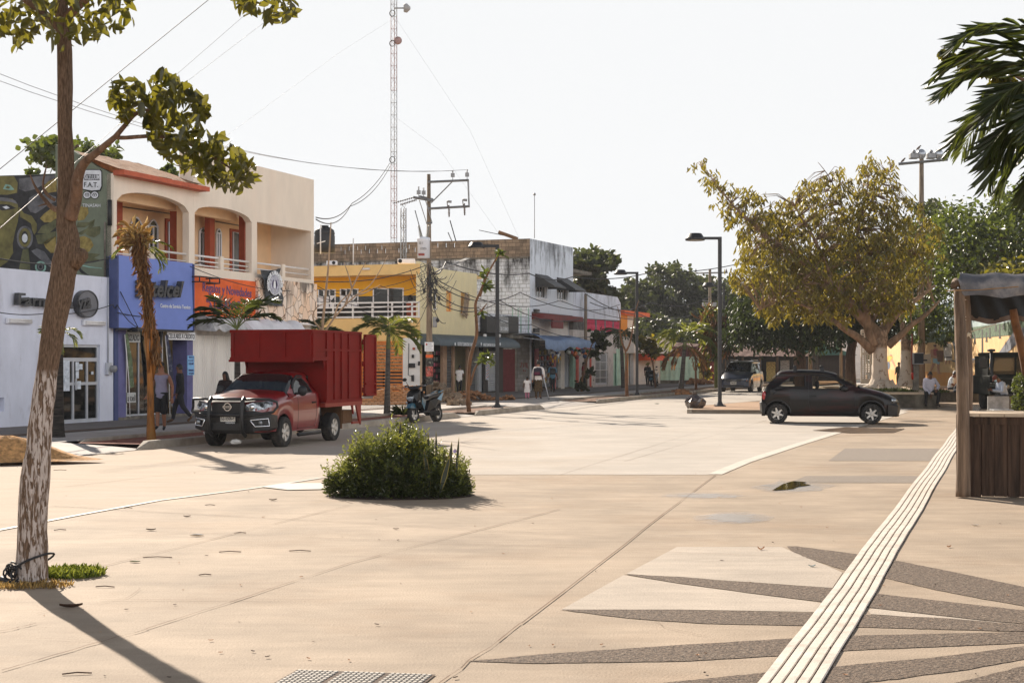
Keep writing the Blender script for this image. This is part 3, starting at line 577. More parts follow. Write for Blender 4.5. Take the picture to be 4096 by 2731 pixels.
def awin(x0,x1,yt,ya,yb,v=None):
 v=V; u0,u1,z0,z1=rct(F1,*c3(x0,yt),*c3(x1,yb),v); zz=F1.uz(*c3((x0+x1)/2,ya),v)[1]; win(ar,u0,u1,max(z0,zfl+.1),z1,v-.07,whitefr_m,winglass_m,nx=2,arch=max(.15,zz-z1),fw=.05)
awin(225,325,690,620,960); awin(370,445,690,638,960); awin(768,828,740,703,1000); awin(902,942,745,720,1010)
for x0,x1,yt in ((520,606,665),(1027,1132,745)):
 u0,u1,z0,z1=rct(F1,*c3(x0,yt),*c3(x1,1080),V); mb=MB(); mb.prism([(u0-.1,zfl),(u1+.1,zfl),(u1+.1,z1+.1),(u0-.1,z1+.1)],V-.05,V,terra_m,[[(u0,zfl+.01),(u1,zfl+.01),(u1,z1),(u0,z1)]]); d_=mb.obj('door_surround',ar); win(ar,u0,u1,zfl+.01,z1,V-.09,alu_m,darkglass_m if x0==520 else winglass_m,nx=2,name='balcony_door')
for xa,ya,xb,yb,xm in ((132,535,600,602,357),(905,655,1092,688,1092)):
 p0=F1.uz(*c3(xa,ya),V-.03);p1=F1.uz(*c3(xb,yb),V-.03); mb=MB(); mb.tube([(p0[0],V-.03,p0[1]),(p1[0],V-.03,p1[1])],.02,concrete_m); mb.obj('conduit',ar)
def railing(u0,u1,zs,posts,v=.1):
 mb=MB()
 for z in zs: mb.tube([(u0,v,z),(u1,v,z)],.032 if z==zs[0] else .02,rail_m)
 mb.obj('railing',ar)
 for u in posts:
  mb=MB(); mb.box(u-.1,u+.1,v-.1,v+.1,zfl-.02,zs[0]+.06,cream_m,ch=.01); mb.obj('railing_post',ar)
rz=F1.uz(*c3(1180,972))[1];
railing(a0,a1,[rz,zfl+(rz-zfl)*.45],[(a0*.52+a1*.48)])
railing(b0,b1,[rz,zfl+(rz-zfl)*.6,zfl+(rz-zfl)*.25],[F1.uz(222.3,250)[0]])
railing(q0,q1,[rz,zfl+(rz-zfl)*.5],[F1.uz(284,250)[0]])
P=F1.uz; ue=P(199.5,188)[0]
ridge=am(435,150); zr=ridge[1];
mb=MB();
def loc(v): d=v-F1.o; return (d.dot(F1.ex),d.dot(F1.ey),v.z)
tl=loc(at(60,147.5,42.2)); tr_=loc(at(143,164,45.9)); md=lambda a,b,t:tuple(x+(y-x)*t for x,y in zip(a,b)); e0,e1=(-.25,-.32,zt+.09),(ue-.05,-.32,zt+.09)
nn=16; rr0=random.Random(5)
mb.grid([[md(md(e0,e1,i/nn),md(tl,tr_,i/nn),j/8)[:2]+(md(md(e0,e1,i/nn),md(tl,tr_,i/nn),j/8)[2]+rr0.uniform(-.02,.02),) for j in range(9)]+[md(tl,tr_,i/nn)[:2]+(md(tl,tr_,i/nn)[2]-.5,)] for i in range(nn+1)],roof_m,smooth=False); mb.obj('roof',ar)
mb=MB(); mb.box(-.02,ue,-.36,.0,zt-.05,zt+.085,eave_m); mb.obj('eave',ar)
u0,u1=P(117.2,300,-.25)[0],P(193.2,300,-.25)[0]; zb1=P(*c3(140,1490),-.25)[1]; zb2=P(*c3(735,990),-.25)[1]
mb=MB(); rows=[]
for i in range(13):
 u=u0+(u1-u0)*i/12; rows.append([(u,-.25+.015*math.sin(i*1.9+j*.8),zb1+(zb2+.02-zb1)*j/6) for j in range(7)])
mb.grid(rows,blue_m); mb.box(u0-.02,u1,-.22,-.0,zb1,zb2,dblue_m);
for q in ((u0-.03,u0+.03,zb1,zb2),(u1-.03,u1+.03,zb1,zb2)): mb.box(q[0],q[1],-.28,-.2,q[2],q[3],dblue_m)
mb.box(u0,u1,-.27,-.2,zb1-.05,zb1+.01,black_m); sg=mb.obj('blue_sign',ar)
mb=MB(); text_quad(mb,F1,'telcel',letter_dark,[c1(1165,1348),c1(1395,1352),c1(1425,1222),c1(1180,1208)],-.42,ext=.09,bold=.03);
for k in range(4):
 zc=P(*c1(1120,1230+k*36),-.35); mb.box(zc[0]-.25,zc[0]+.2,-.36,-.27,zc[1]-.045,zc[1]+.045,letter_dark)
mb.obj('sign_letters',sg)
mb=MB(); text_quad(mb,F1,'Centro de Servicio Tecnico',wletter,[c1(1257,1428),c1(1493,1440),c1(1493,1412),c1(1257,1396)],-.275,ext=.004,bold=.012); mb.obj('lettering',sg)
zz=P(*c1(1050,1600),-.3); mb=MB(); mb.box(zz[0]-.12,zz[0]+.12,-.5,-.3,zb1-.08,zb1+.03,black_m); mb.tube([(zz[0]-.6,-.27,zb1+1.0),(zz[0],-.45,zb1)],.012,black_m); mb.obj('floodlight',sg)
mb=MB(); zc=zb1-.02
mb.box(0,.18,-.03,.3,0,zb2,dblue_m); mb.box(.18,P(126,400)[0],0,.5,0,zc,purple_m); uu=P(187,380)[0]; mb.box(uu,uB-.02,0,.5,0,zc,purple_m); mb.box(P(163,380)[0],uu,.9,1,0,zc,mat('violet_dark',sh(50,52,84),.8)); mb.box(.18,uB-.02,-.02,1.0,0,.2,concrete_m)
mb.obj('shop_front',ar)
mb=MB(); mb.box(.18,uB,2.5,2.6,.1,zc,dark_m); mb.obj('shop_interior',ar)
win(ar,P(126,380,.3)[0],P(163,380,.3)[0],.2,zc,.3,alu_m,darkglass_m,nx=3,nz=1,name='shop_window')
def sign(parent,fr,x0,y0,x1,y1,v,bm,txt,tm,name,ext=.003,inset=.08):
 u0,u1,z0,z1=rct(fr,x0,y0,x1,y1,v); mb=MB(); mb.box(u0,u1,v-.01,v+.01,z0,z1,bm)
 if txt:
  lines=txt.split('\n'); nl=len(lines); hh=(z1-z0)/nl
  for i,l in enumerate(lines):
   if l.strip(): tmp=MB(); text_mesh(mb,l,tm,1,T(u0+(u1-u0)*inset,v-.014,z1-hh*(i+.85)),ext=ext,bold=.01,width=(u1-u0)*(1-2*inset),height=hh*.62)
 return mb.obj(name,parent)
posterg=mat('poster_grey',sh(150,150,146),.8);
sign(ar,F1,126.3,331.5,140,342,.25,posterg,'RIZADO',letter_dark,'poster')
cloth_w=mat('banner_white',sh(205,205,205),.8,var=.05)
sign(ar,F1,167,331.5,195,339.5,-.1,cloth_w,'CELULARES A CREDITO',letter_dark,'banner',inset=.03)
sign(ar,F1,187.5,355,194,374.5,-.012,mat('blue_paper',sh(110,150,185),.8,var=.1),'VENTA\nDE\nCELULARES\n \nREPARAMOS\nTU EQUIPO',dblue_m,'poster',inset=.12)
sign(ar,F1,126.5,392,135.5,402,.25,posterg,'atel',letter_dark,'poster')
for px_,c_ in ((130,sh(80,92,66)),(170,sh(40,42,60))):
 q=F1.uz(px_,400,-.1)[0]; mb=MB(); mb.tube([(q,-.1,.2),(q-.05,-.1,1.2),(q-.25,-.1,2.5)],.012,rail_m);
 mb.prism([(q-.02,1.0),(q+.18,1.05),(q+.08,1.8),(q-.15,2.55),(q-.25,2.5),(q-.12,1.8)],-.12,-.11,mat('flag_cloth',c_,.8,var=.3,scale=6,stain=sh(180,180,180),stain_scale=9,stain_amt=.8,stain_lo=.56))
 f_=mb.obj('feather_flag',None,label='furled green feather banner leaning in the blue shop doorway' if px_==130 else 'dark feather banner with white lettering behind the man in black',cat='banner'); f_.location=F1.o; f_.rotation_euler=(0,0,F1.rz)
zo0=P(254,318)[1]; zo1=zfl-.24
mb=MB(); mb.prism([(uB,zo0),(uC,zo0),(uC,zo1),(uB,zo1)],-.02,.2,orange_m); og=mb.obj('orange_sign_wall',ar)
mb=MB(); text_quad(mb,F1,'Regalos y Novedades',navy_letter,[c3(805,1225),c3(1185,1275),c3(1190,1185),c3(805,1130)],-.03,ext=.002,bold=.012)
text_quad(mb,F1,'"STEFANY"',navy_letter,[c3(835,1335),c3(1100,1352),c3(1100,1282),c3(835,1262)],-.03,ext=.002,bold=.015); mb.obj('lettering',og)
for x0,x1,y0,y1 in ((735,893,1095,1135),):
 u0_,u1_,z0_,z1_=rct(F1,*c3(x0,y0),*c3(x1,y1),-.3)
 mb=MB()
 for z in (z0_,z1_): mb.tube([(u0_,-.02,z),(u0_,-.5,z),(u1_,-.5,z),(u1_,-.02,z)],.02,black_m)
 for u in (u0_,u1_,(u0_+u1_)/2): mb.tube([(u,-.5,z0_),(u,-.5,z1_)],.02,black_m)
 mb.obj('sign_bracket',ar)
def stonemat():
 m=bpy.data.materials.new('crazy_paving_stone'); m.use_nodes=True; nt=m.node_tree;N=nt.nodes;L=nt.links;b=N['Principled BSDF'];b.inputs['Roughness'].default_value=.85
 tc=N.new('ShaderNodeTexCoord'); mp_=N.new('ShaderNodeMapping'); mp_.inputs['Scale'].default_value=(1,1,.8); L.new(tc.outputs['Object'],mp_.inputs[0])
 ns=N.new('ShaderNodeTexNoise'); ns.inputs['Scale'].default_value=2; L.new(mp_.outputs[0],ns.inputs[0]); mm=N.new('ShaderNodeMix'); mm.data_type='VECTOR'; mm.inputs[0].default_value=.12; L.new(mp_.outputs[0],mm.inputs[4]); L.new(ns.outputs['Color'],mm.inputs[5])
 v1=N.new('ShaderNodeTexVoronoi'); v1.feature='DISTANCE_TO_EDGE'; v1.inputs['Scale'].default_value=4.2; L.new(mm.outputs[1],v1.inputs['Vector'])
 v2=N.new('ShaderNodeTexVoronoi'); v2.inputs['Scale'].default_value=4.2; L.new(mm.outputs[1],v2.inputs['Vector'])
 r=N.new('ShaderNodeValToRGB'); r.color_ramp.elements[0].position=.012; r.color_ramp.elements[0].color=sh(90,70,52); r.color_ramp.elements[1].position=.035; r.color_ramp.elements[1].color=(1,1,1,1); L.new(v1.outputs['Distance'],r.inputs[0])
 h=N.new('ShaderNodeSeparateColor'); L.new(v2.outputs['Color'],h.inputs[0]); r2=N.new('ShaderNodeValToRGB'); r2.color_ramp.elements[0].color=sh(196,168,142); r2.color_ramp.elements[1].color=sh(224,208,192); L.new(h.outputs[0],r2.inputs[0])
 mx=N.new('ShaderNodeMix'); mx.data_type='RGBA'; mx.blend_type='MULTIPLY'; mx.inputs[0].default_value=1; L.new(r2.outputs[0],mx.inputs[6]); L.new(r.outputs[0],mx.inputs[7])
 n2=N.new('ShaderNodeTexNoise'); n2.inputs['Scale'].default_value=3; n2.inputs['Detail'].default_value=8; m3=N.new('ShaderNodeMapping'); m3.inputs['Scale'].default_value=(1,1,.2); L.new(tc.outputs['Object'],m3.inputs[0]); L.new(m3.outputs[0],n2.inputs[0]); sx=N.new('ShaderNodeSeparateXYZ'); L.new(tc.outputs['Object'],sx.inputs[0]); mr=N.new('ShaderNodeMapRange'); mr.inputs[1].default_value=zfl-1.5; mr.inputs[2].default_value=zfl-.2; mr.inputs[3].default_value=-.1; mr.inputs[4].default_value=.12; L.new(sx.outputs[2],mr.inputs[0]); ad=N.new('ShaderNodeMath'); L.new(n2.outputs['Fac'],ad.inputs[0]); L.new(mr.outputs[0],ad.inputs[1]); r3=N.new('ShaderNodeValToRGB'); r3.color_ramp.elements[0].position=.55; r3.color_ramp.elements[1].position=.68; r3.color_ramp.elements[1].color=(.8,.8,.8,1); L.new(ad.outputs[0],r3.inputs[0]); m4=N.new('ShaderNodeMix'); m4.data_type='RGBA'; L.new(r3.outputs[0],m4.inputs[0]); L.new(mx.outputs[2],m4.inputs[6]); m4.inputs[7].default_value=(.05,.042,.036,1)
 L.new(m4.outputs[2],b.inputs['Base Color']); bp=N.new('ShaderNodeBump'); bp.inputs['Strength'].default_value=.5; bp.inputs['Distance'].default_value=.03; L.new(r.outputs[0],bp.inputs['Height']); L.new(bp.outputs[0],b.inputs['Normal']); return m
uE=P(315,300,-.04)[0]
mb=MB(); mb.box(uC,uE,-.12,.2,zo0-.1,zfl-.12,stonemat()); mb.obj('stone_cladding',ar)
mb=MB(); pp=[P(*c3(x,y),-.16) for x,y in ((1245,1225),(1250,1420),(1275,1440),(1660,1462),(1700,1480))]; mb.tube([(u,-.16,z) for u,z in pp],.04,rail_m); mb.obj('drain_pipe',ar)
bn=F1.root('cloth_banner',label='black cloth banner with a white oval emblem hung over the stone wall',cat='banner')
ban_m=mat('black_banner',sh(52,56,60),.55,var=.25,scale=3,bump=.3,bscale=6)
TL,TR,BR_,BL=[P(*c3(*q),-.3) for q in ((1270,1033),(1425,1020),(1448,1320),(1337,1315))]
mb=MB(); rows=[]
for i in range(15):
 a=i/14; row=[]
 for j in range(15):
  b=j/14; u=(1-a)*(1-b)*BL[0]+a*(1-b)*BR_[0]+a*b*TR[0]+(1-a)*b*TL[0]; z=(1-a)*(1-b)*BL[1]+a*(1-b)*BR_[1]+a*b*TR[1]+(1-a)*b*TL[1]
  row.append((u,-.24+.03*math.sin(i*1.1+j*.5)+.02*math.sin(j*1.7),z-.05*math.sin(math.pi*a)*(b==1)))
 rows.append(row)
mb.grid(rows,ban_m); mb.obj('cloth',bn)
mb=MB(); em=mat('banner_print',sh(170,170,178),.7,var=.5,scale=14,col2=sh(84,84,96));
cx_,cz_=P(*c3(1368,1150),-.3); ex_=(P(*c3(1412,1150),-.3)[0]-P(*c3(1322,1150),-.3)[0])/2; ez_=(P(*c3(1368,1085),-.3)[1]-P(*c3(1368,1250),-.3)[1])/2
el=lambda k,n=28:[(cx_+ex_*k*math.cos(2*math.pi*i/n),cz_+ez_*k*math.sin(2*math.pi*i/n)) for i in range(n)]
mb.prism(el(1),-.31,-.305,wletter,[el(.93)]); mb.prism(el(.9),-.31,-.305,em,[el(.48)]); mb.prism(el(.44),-.31,-.305,navy_letter,[el(.36)]); mb.prism([(cx_-.1,cz_-.25),(cx_+.1,cz_-.25),(cx_+.06,cz_+.1),(cx_,cz_+.24),(cx_-.06,cz_+.1)],-.31,-.305,wletter)
txt='MUNIDAD RIVIERA MAYA DEL SUR'
for i,ch in enumerate(txt):
 if ch==' ': continue
 t=rad(205-i*9.4); sx=cx_+ex_*1.2*math.cos(t); sz=cz_+ez_*1.12*math.sin(t)
 text_mesh(mb,ch,wletter,.17,T(sx,-.32,sz)@Matrix.Rotation(-(t-rad(90)),4,'Y')@T(-.05,0,-.06),ext=.002,bold=.01)
text_quad(mb,F1,'Barrio de',wletter,[c3(1350,1290),c3(1392,1290),c3(1392,1275),c3(1350,1275)],-.32,ext=.002,bold=.02)
mb.obj('emblem',bn)
wcor=mat('white_corrugated',sh(196,190,182),.6,var=.08,scale=1,stain=sh(120,96,80),stain_scale=.8,stain_amt=.4,stain_lo=.6,stretch=(2,2,.4))
mb=MB(); u=uB+.02; ud=P(255,380)[0]; rows=[]
k=0
while u<ud: rows.append([(u,.05 if k%2 else .09,.28),(u,.05 if k%2 else .09,2.55)]); u+=.1 if k%2 else .03; k+=1
mb.grid(rows,wcor,smooth=False); mb.box(uB,ud,.1,.3,.0,.28,concrete_m); mb.obj('folding_door',ar)
mb=MB(); mb.box(uB,uD,.1,.3,2.5,zo0+.1,mat('grey_wall',sh(160,156,152),.8,var=.2)); mb.box(ud,uD-.1,.3,.4,0,2.6,dark_m); mb.box(uD-.4,uD,-.0,.3,0,2.6,cream_m); mb.obj('lower_wall',ar)
def awning(parent,fr,u0,u1,zt_,zb_,depth,m,seed=1,nx=18,ny=8,rag=.03,name='awning',v0=-.02,bulge=.15,valance=0,vm=None):
 r=random.Random(seed); mb=MB(); rows=[]
 for i in range(nx+1):
  u=u0+(u1-u0)*i/nx; row=[]; ph=math.sin(i*1.3+seed)*rag
  for j in range(ny+1):
   t=j/ny; row.append((u,v0-depth*(t**.8 if bulge<.3 else math.sin(t*math.pi/2)),zt_+(zb_-zt_)*(t if bulge<.3 else 1-math.cos(t*math.pi/2))+(bulge*math.sin(math.pi*t) if bulge<.3 else 0)+ph*math.sin(math.pi*t)+(r.uniform(-rag,rag)*(j==ny))))
  if valance: row.append((u,v0-depth-.005,row[-1][2]-valance))
  rows.append(row)
 mb.grid(rows,m)
 for u in(u0,u1):
  k=0 if u==u0 else nx; mb.add([rows[k][j] for j in range(ny+1)]+[(u,v0,zb_)],[tuple(range(ny+2))],vm or m)
 return mb.obj(name,parent)
grey_c=mat('grey_canopy',sh(176,174,176),.6,var=.1,scale=2);
awning(ar,F1,uB+.1,P(255,320)[0],P(230,318)[1],P(230,331)[1],.7,mat('canopy_stained',sh(150,148,146),.7,var=.3,scale=3),1,rag=.05)
awning(ar,F1,P(237,320,-.3)[0],P(291,320,-.3)[0],P(260,322)[1],P(260,332)[1],.9,grey_c,4,rag=.06,bulge=.2)
q=g(190,417.5,.13); o=MB().lathe([(0,0),(.03,0),(.042,.15),(.045,.15),(.045,.16),(0,.165)],wletter,14).tube([(0,0,.16),(.01,0,.22)],.004,rail_m,6).obj('paper_cup',None,label='white paper cup with a straw standing by the violet pillar',cat='cup'); o.location=q
ob=F1.root('orange_gable',label='orange sloping eave end sticking out behind the tall cream wall',cat='roof')
mb=MB(); e=[P(*q) for q in ((311.5,203),(312.5,214.5),(322,211.5),(321,208))]; mb.prism(e,.6,1.4,mat('orange_bright',lin(235,100,30),.7,var=.1)); mb.obj('eave',ob)
def c5(x,y): return (300+x/8.36,225+y/8.36)
def c6(x,y): return (425+x/8.36,225+y/8.36)
def c7(x,y): return (600+x/7.84,225+y/7.84)
F2=Frame(-4.25,69.3,(.3387,.9409)); FY=Frame(-4.25,69.3,(.941,-.338))
yel_m=mat('yellow_render',sh(226,190,128),.85,var=.05,scale=2,stain=sh(196,160,104),stain_amt=.4)
yel2_m=mat('deep_yellow_render',sh(224,168,40),.85,var=.05,scale=2)
pale_m=mat('pale_yellow_render',sh(222,208,166),.85,var=.05,scale=2,stain=sh(200,186,140),stain_amt=.4,stretch=(1,1,.5))
ogate_m=mat('orange_gate',sh(198,116,48),.6,var=.15,scale=4)
yb=F2.root('corner_building',label='yellow two storey corner building with a white balcony rail and a dark shoe shop awning',cat='building')
MY=Matrix.Rotation(FY.rz-F2.rz,4,'Z')
py=lambda x,y,v=0: FY.uz(*c5(x,y),v)
zr=py(970,320)[1]; zb=py(800,412)[1]; zf=py(500,778)[1]; ul=-9
gx0,gx1,gz1=py(500,970)[0],py(862,970)[0],py(700,968)[1]
mb=MB()
mb.prism([(ul,0),(0,0),(0,zf),(ul,zf)],0,.2,yel_m,[[(gx0-2,.02),(gx1,.02),(gx1,gz1),(gx0-2,gz1)]],M=MY)
mb.prism([(ul,zb),(0,zb),(0,zr),(ul,zr)],0,.2,yel_m,M=MY)
mb.box(ul,-.0,0.2,8,zr-.3,zr-.15,yel_m,M=MY); mb.box(ul,-.2,.2,1.3,zf-.15,zf-.02,yel_m,M=MY); mb.box(ul,-.2,.2,1.3,zb,zb+.1,yel_m,M=MY)
mb.box(-.55,-.0,.0,.19,zf-.003,zb+.003,pale_m,M=MY) if 0 else None
mb.obj('front_wall',yb)
V=1.3
mb=MB();
def yr(x0,y0,x1,y1,v): return rct(FY,*c5(x0,y0),*c5(x1,y1),v)
wins=[yr(150,535,300,650,V),yr(335,530,490,645,V),yr(610,525,868,640,V)]
mb.prism([(ul,zf),(-.2,zf),(-.2,zb+.02),(ul,zb+.02)],V,V+.1,yel2_m,[[(a,c),(b,c),(b,d),(a,d)] for a,b,c,d in [(w_[0],w_[1],zf+.05 if i==2 else w_[2]-.3,w_[3]) for i,w_ in enumerate(wins)]],M=MY); mb.obj('recessed_wall',yb)
xb=empty('front_windows_anchor') ; bpy.data.objects.remove(xb)
def winM(parent,M,*a,**k):
 before=set(bpy.data.objects); f=win(parent,*a,**k)
 f.data.transform(M);
 for c_ in f.children: c_.data.transform(M)
 return f
for i,w_ in enumerate(wins): winM(yb,MY,w_[0],w_[1],zf+.05 if i==2 else w_[2]-.3,w_[3],V-.03,whitefr_m,darkglass_m,nx=3 if i<2 else 2,nz=3 if i<2 else 1,fw=.06)
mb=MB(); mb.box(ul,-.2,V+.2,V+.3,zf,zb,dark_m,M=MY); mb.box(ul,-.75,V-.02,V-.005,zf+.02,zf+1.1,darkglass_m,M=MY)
mb.prism([(0,0),(0,0.01),(.01,0)],0,.01,pale_m) if 0 else None
mb.obj('room_interior',yb)
rz_=py(700,645)[1]
mb=MB();
for z in (rz_,zf+(rz_-zf)*.72,zf+(rz_-zf)*.42,zf+.06): mb.box(ul,0.0,-.06,-.0,z-.035,z+.035,rail_m,M=MY)
for x in (-60,110,280,445,608,773,940,995): u=py(x,700)[0]; mb.box(u-.035,u+.035,-.065,.005,zf,rz_+.03,rail_m,M=MY)
for z in (rz_,zf+(rz_-zf)*.72,zf+(rz_-zf)*.42,zf+.06): mb.box(-.06,0.0,0,1.2,z-.03,z+.03,rail_m,M=MY)
mb.obj('balcony_rail',yb)
mb=MB(); mb.box(-.9,-.25,.5,.9,zf,zf+.75,terra_m,M=MY); mb.ball((-.75,.6,zf+.95),.14,dark_m,M=MY); mb.obj('balcony_planter',yb)
mb=MB(); n=0; zc=.14;
us=[gx0-2,gx0-.9,gx0+.1,py(630,1000)[0],py(745,1000)[0],gx1]
for a_,b_ in zip(us,us[1:]):
 mb.box(b_-.07,b_,.04,.1,.14,gz1,ogate_m,M=MY)
 z=.2
 while z<gz1-.08: mb.box(a_,b_-.07,.05,.08,z,z+.06,ogate_m,M=MY); z+=.155
 mb.box(a_,b_-.07,.1,.11,gz1-1.35 ,gz1-.05,mat('gate_frosting',sh(150,120,84),.6,var=.5,scale=10),M=MY) if b_>us[2] else None
mb.box(us[0],gx1,.035,.105,gz1-.08,gz1,ogate_m,M=MY); mb.box(us[0],gx1,.4,.5,.1,gz1,mat('gate_dark',sh(88,80,74),.8),M=MY); mb.obj('louvred_gate',yb)
mb=MB(); mb.box(gx1+.01,-.001,-.06,.001,.1,gz1+.15,mat('white_plaster',sh(206,204,200),.85,var=.05,stain=sh(120,110,100),stain_scale=4,stain_amt=.4,stain_lo=.62),M=MY); mb.box(ul,gx1+.05,-.05,0,gz1+.02,gz1+.2,yel_m,M=MY); mb.obj('white_panel',yb)
for q in ((945,1020,960,1040),(910,1152,960,1188),(935,1250,952,1302),(990,1135,1002,1170),(938,1080,952,1108)):
 a_,b_,c_,d_=yr(*q,-.1); mb=MB(); mb.box(a_,b_,-.18,-.06,c_,d_,black_m if q[0]!=945 else terra_m,M=MY,ch=.01); mb.obj('meter_box',yb)
mb=MB(); mb.tube([MY@Vector((*[py(910,985,-.08)[0]],-.08,py(910,985)[1])),MY@Vector((py(910,1250)[0],-.08,py(910,1250)[1])),MY@Vector((py(945,1262)[0],-.08,py(945,1262)[1]))],.015,cab_m,6); mb.obj('cable',yb)
mb=MB(); q=py(555,365); mb.tube([MY@Vector((q[0]-.15,-.08,q[1])),MY@Vector((q[0]+.2,-.08,q[1]))],.05,rail_m); mb.obj('wall_lamp',yb)
ps=lambda x,y,v=0: F2.uz(*c6(x,y),v)
uS=ps(434,500)[0]; zs=ps(0,350)[1]
mb=MB(); zq0=ps(200,905)[1]
def hole(x0,y0,x1,y1): a_,b_,c_,d_=rct(F2,*c6(x0,y0),*c6(x1,y1)); return [(a_,c_),(b_,c_),(b_,d_),(a_,d_)]
wh=[hole(68,555,106,705),hole(178,548,226,720),hole(300,560,370,748)]
zt0=FY.uz(*c5(1005,300))[1]
mb.prism([(0,2.55),(uS,2.55),(uS,ps(432,405)[1]),(ps(110,362)[0],ps(110,362)[1]),(0,ps(0,345)[1] if 0 else zt0)],0,.2,pale_m,wh)
mb.box(0.02,.25,-.002,.2,0,2.55,mat('tan_pillar',sh(168,146,122),.8)); mb.box(uS-.2,uS,.2,8,0,6,pale_m); mb.obj('side_wall',yb)
for i,h_ in enumerate(wh):
 win(yb,h_[0][0],h_[1][0],h_[0][1],h_[2][1],.08,whitefr_m if i!=1 else ogate_m,darkglass_m if i==0 else mat('boarding',sh(196,150,84),.8,var=.2),nx=1,fw=.05)
mb=MB(); a_=wh[2];
for k in range(4): mb.box(-.05+.16*k,.07+.16*k,-.02,.02,-.55,.6,mat('plank',sh(130,112,92),.8,var=.3,scale=6) if k==0 else MATS['plank'])
for z in (-.4,.4): mb.box(-.08,.6,-.05,-.02,z,z+.08,MATS['plank'])
o=mb.obj('loose_shutter',yb); o.location=(a_[0][0]+.05,-.15,(a_[0][1]+a_[2][1])/2-.05); o.rotation_euler=(0,rad(18),0)
col=mat('shop_column',sh(140,112,90),.7,var=.15)
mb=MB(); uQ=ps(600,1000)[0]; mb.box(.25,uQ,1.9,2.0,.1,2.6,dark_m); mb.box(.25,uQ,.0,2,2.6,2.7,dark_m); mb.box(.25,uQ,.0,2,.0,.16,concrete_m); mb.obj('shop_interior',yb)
c8=lambda x,y:(412.5+x/15.68,320+y/15.68)
p8=lambda x,y,v=0:F2.uz(*c8(x,y),v)
for x0,x1 in ((470,500),(500,530),(628,655),(865,890)):
 mb=MB(); mb.box(p8(x0,800)[0],p8(x1,800)[0],-.03,.12,.14,2.6,col); mb.obj('column',yb)
def shutter(parent,u0,u1,z0,z1,v,m,pitch=.1,name='roller_shutter'):
 mb=MB(); rows=[]; z=z0
 while z<z1: rows+= [[(u0,v,z),(u1,v,z)],[(u0,v-.028,z+pitch*.5),(u1,v-.028,z+pitch*.5)],[(u0,v-.03,z+pitch*.8),(u1,v-.03,z+pitch*.8)]]; z+=pitch
 mb.grid(rows,m,smooth=False); return mb.obj(name,parent)
shutter(yb,p8(532,800)[0],p8(626,800)[0],.16,2.5,.08,darkshut_m,.14); shutter(yb,p8(895,800)[0],p8(1000,800)[0],.16,2.4,.08,darkshut_m,.12)
rs=random.Random(5); sh_cols=[mat('sandal_pink',sh(150,70,90),.7),mat('sandal_dark',sh(50,46,46),.7),mat('sandal_grey',sh(110,108,104),.7),mat('sandal_rose',sh(120,60,66),.7)]
for i in range(4):
 for j in range(7):
  u=p8(345+i*36,500,.3)[0]; z=2.15-j*.28; mb=MB(); k=rs.choice(sh_cols)
  for s_ in (-.05,.05): mb.ball((u+s_,.3,z),.11,k,8,(.38,.18,1))
  mb.obj('hanging_sandals',yb)
awning(yb,F2,.0,ps(645,950)[0],ps(0,905)[1]+.0,ps(200,1008)[1]+.02,1.0,mat('green_awning',sh(58,68,72),.6,var=.1,scale=2,bump=.1,bscale=5),3,nx=26,rag=.012,bulge=.5,valance=.05)
mb=MB()
for q in (((272,1005),(425,1010),(425,985),(272,975)),((487,1010),(590,1012),(590,990),(487,985))):
 text_quad(mb,F2,'OUTLET ZAPATERO DE LEON',wletter,[c6(*p) for p in q],-1.07,ext=.004,bold=.006)
for x in (252,470,628): a_=ps(x,992,-1.07); mb.lathe([(0,.01),(.09,.008),(.09,0)],wletter,6,T(a_[0],-1.07,a_[1],rx=rad(90)))
mb.obj('awning_lettering',yb)
sh2=F2.root('shutter_shop',label='black fronted shop with two grey roller shutters and striped barber board',cat='shop')
uW=ps(476,900)[0]; uG=ps(435,900)[0]; u2=ps(650,900)[0]
mb=MB(); mb.box(uG+.01,u2,.0,.3,2.5,ps(560,945)[1]+.35,black_m); mb.box(ps(600,1000)[0],u2,-.02,.3,.1,2.55,black_m); mb.box(uG+.02,ps(447,1000)[0],-.02,.3,.1,2.55,mat('grey_jamb',sh(120,120,120),.7)); mb.box(ps(487,1000)[0],ps(525,1000)[0],-.01,.3,.1,2.5,black_m); mb.box(uG,u2,.25,.3,.1,2.6,dark_m); mb.obj('frame',sh2)
shutter(sh2,ps(447,1)[0],ps(487,1)[0],.2,2.3,.1,shut_m); shutter(sh2,ps(525,1)[0],ps(600,1)[0],.2,2.3,.1,shut_m)
a_,b_=ps(502,1)[0],ps(522,1)[0]; z0,z1=ps(510,1290)[1],ps(510,1100)[1]
mb=MB(); mb.box(a_,b_,-.06,-.03,z0,z1,wletter);
for k in range(14):
 z=z0+(z1-z0)*k/14; mb.prism([(a_,z),(b_,z+.1),(b_,z+.14),(a_,z+.04)],-.065,-.06,terra_m if k%2 else dblue_m)
mb.obj('barber_board',sh2)
for x0,x1,m_ in ((460,570,black_m),(650,733,black_m),(572,648,mat('grey_sign',sh(120,120,118),.7,var=.2))):
 a_,b_,c_,d_=rct(F2,*c6(x0,900),*c6(x1,762)); mb=MB(); mb.box(a_,b_,-.35,-.02,c_,d_,m_,ch=.02); o=mb.obj('sign_box',sh2)
 if x0==572:
  mb=MB(); text_mesh(mb,'PELUQUERIA',wletter,1,T(a_+.1,-.36,d_-.35),ext=.003,bold=.02,width=(b_-a_)*.85,height=.15); text_mesh(mb,'DE CUERO',wletter,1,T(a_+.1,-.36,d_-.75),ext=.003,bold=.02,width=(b_-a_)*.85,height=.2); mb.obj('lettering',o)
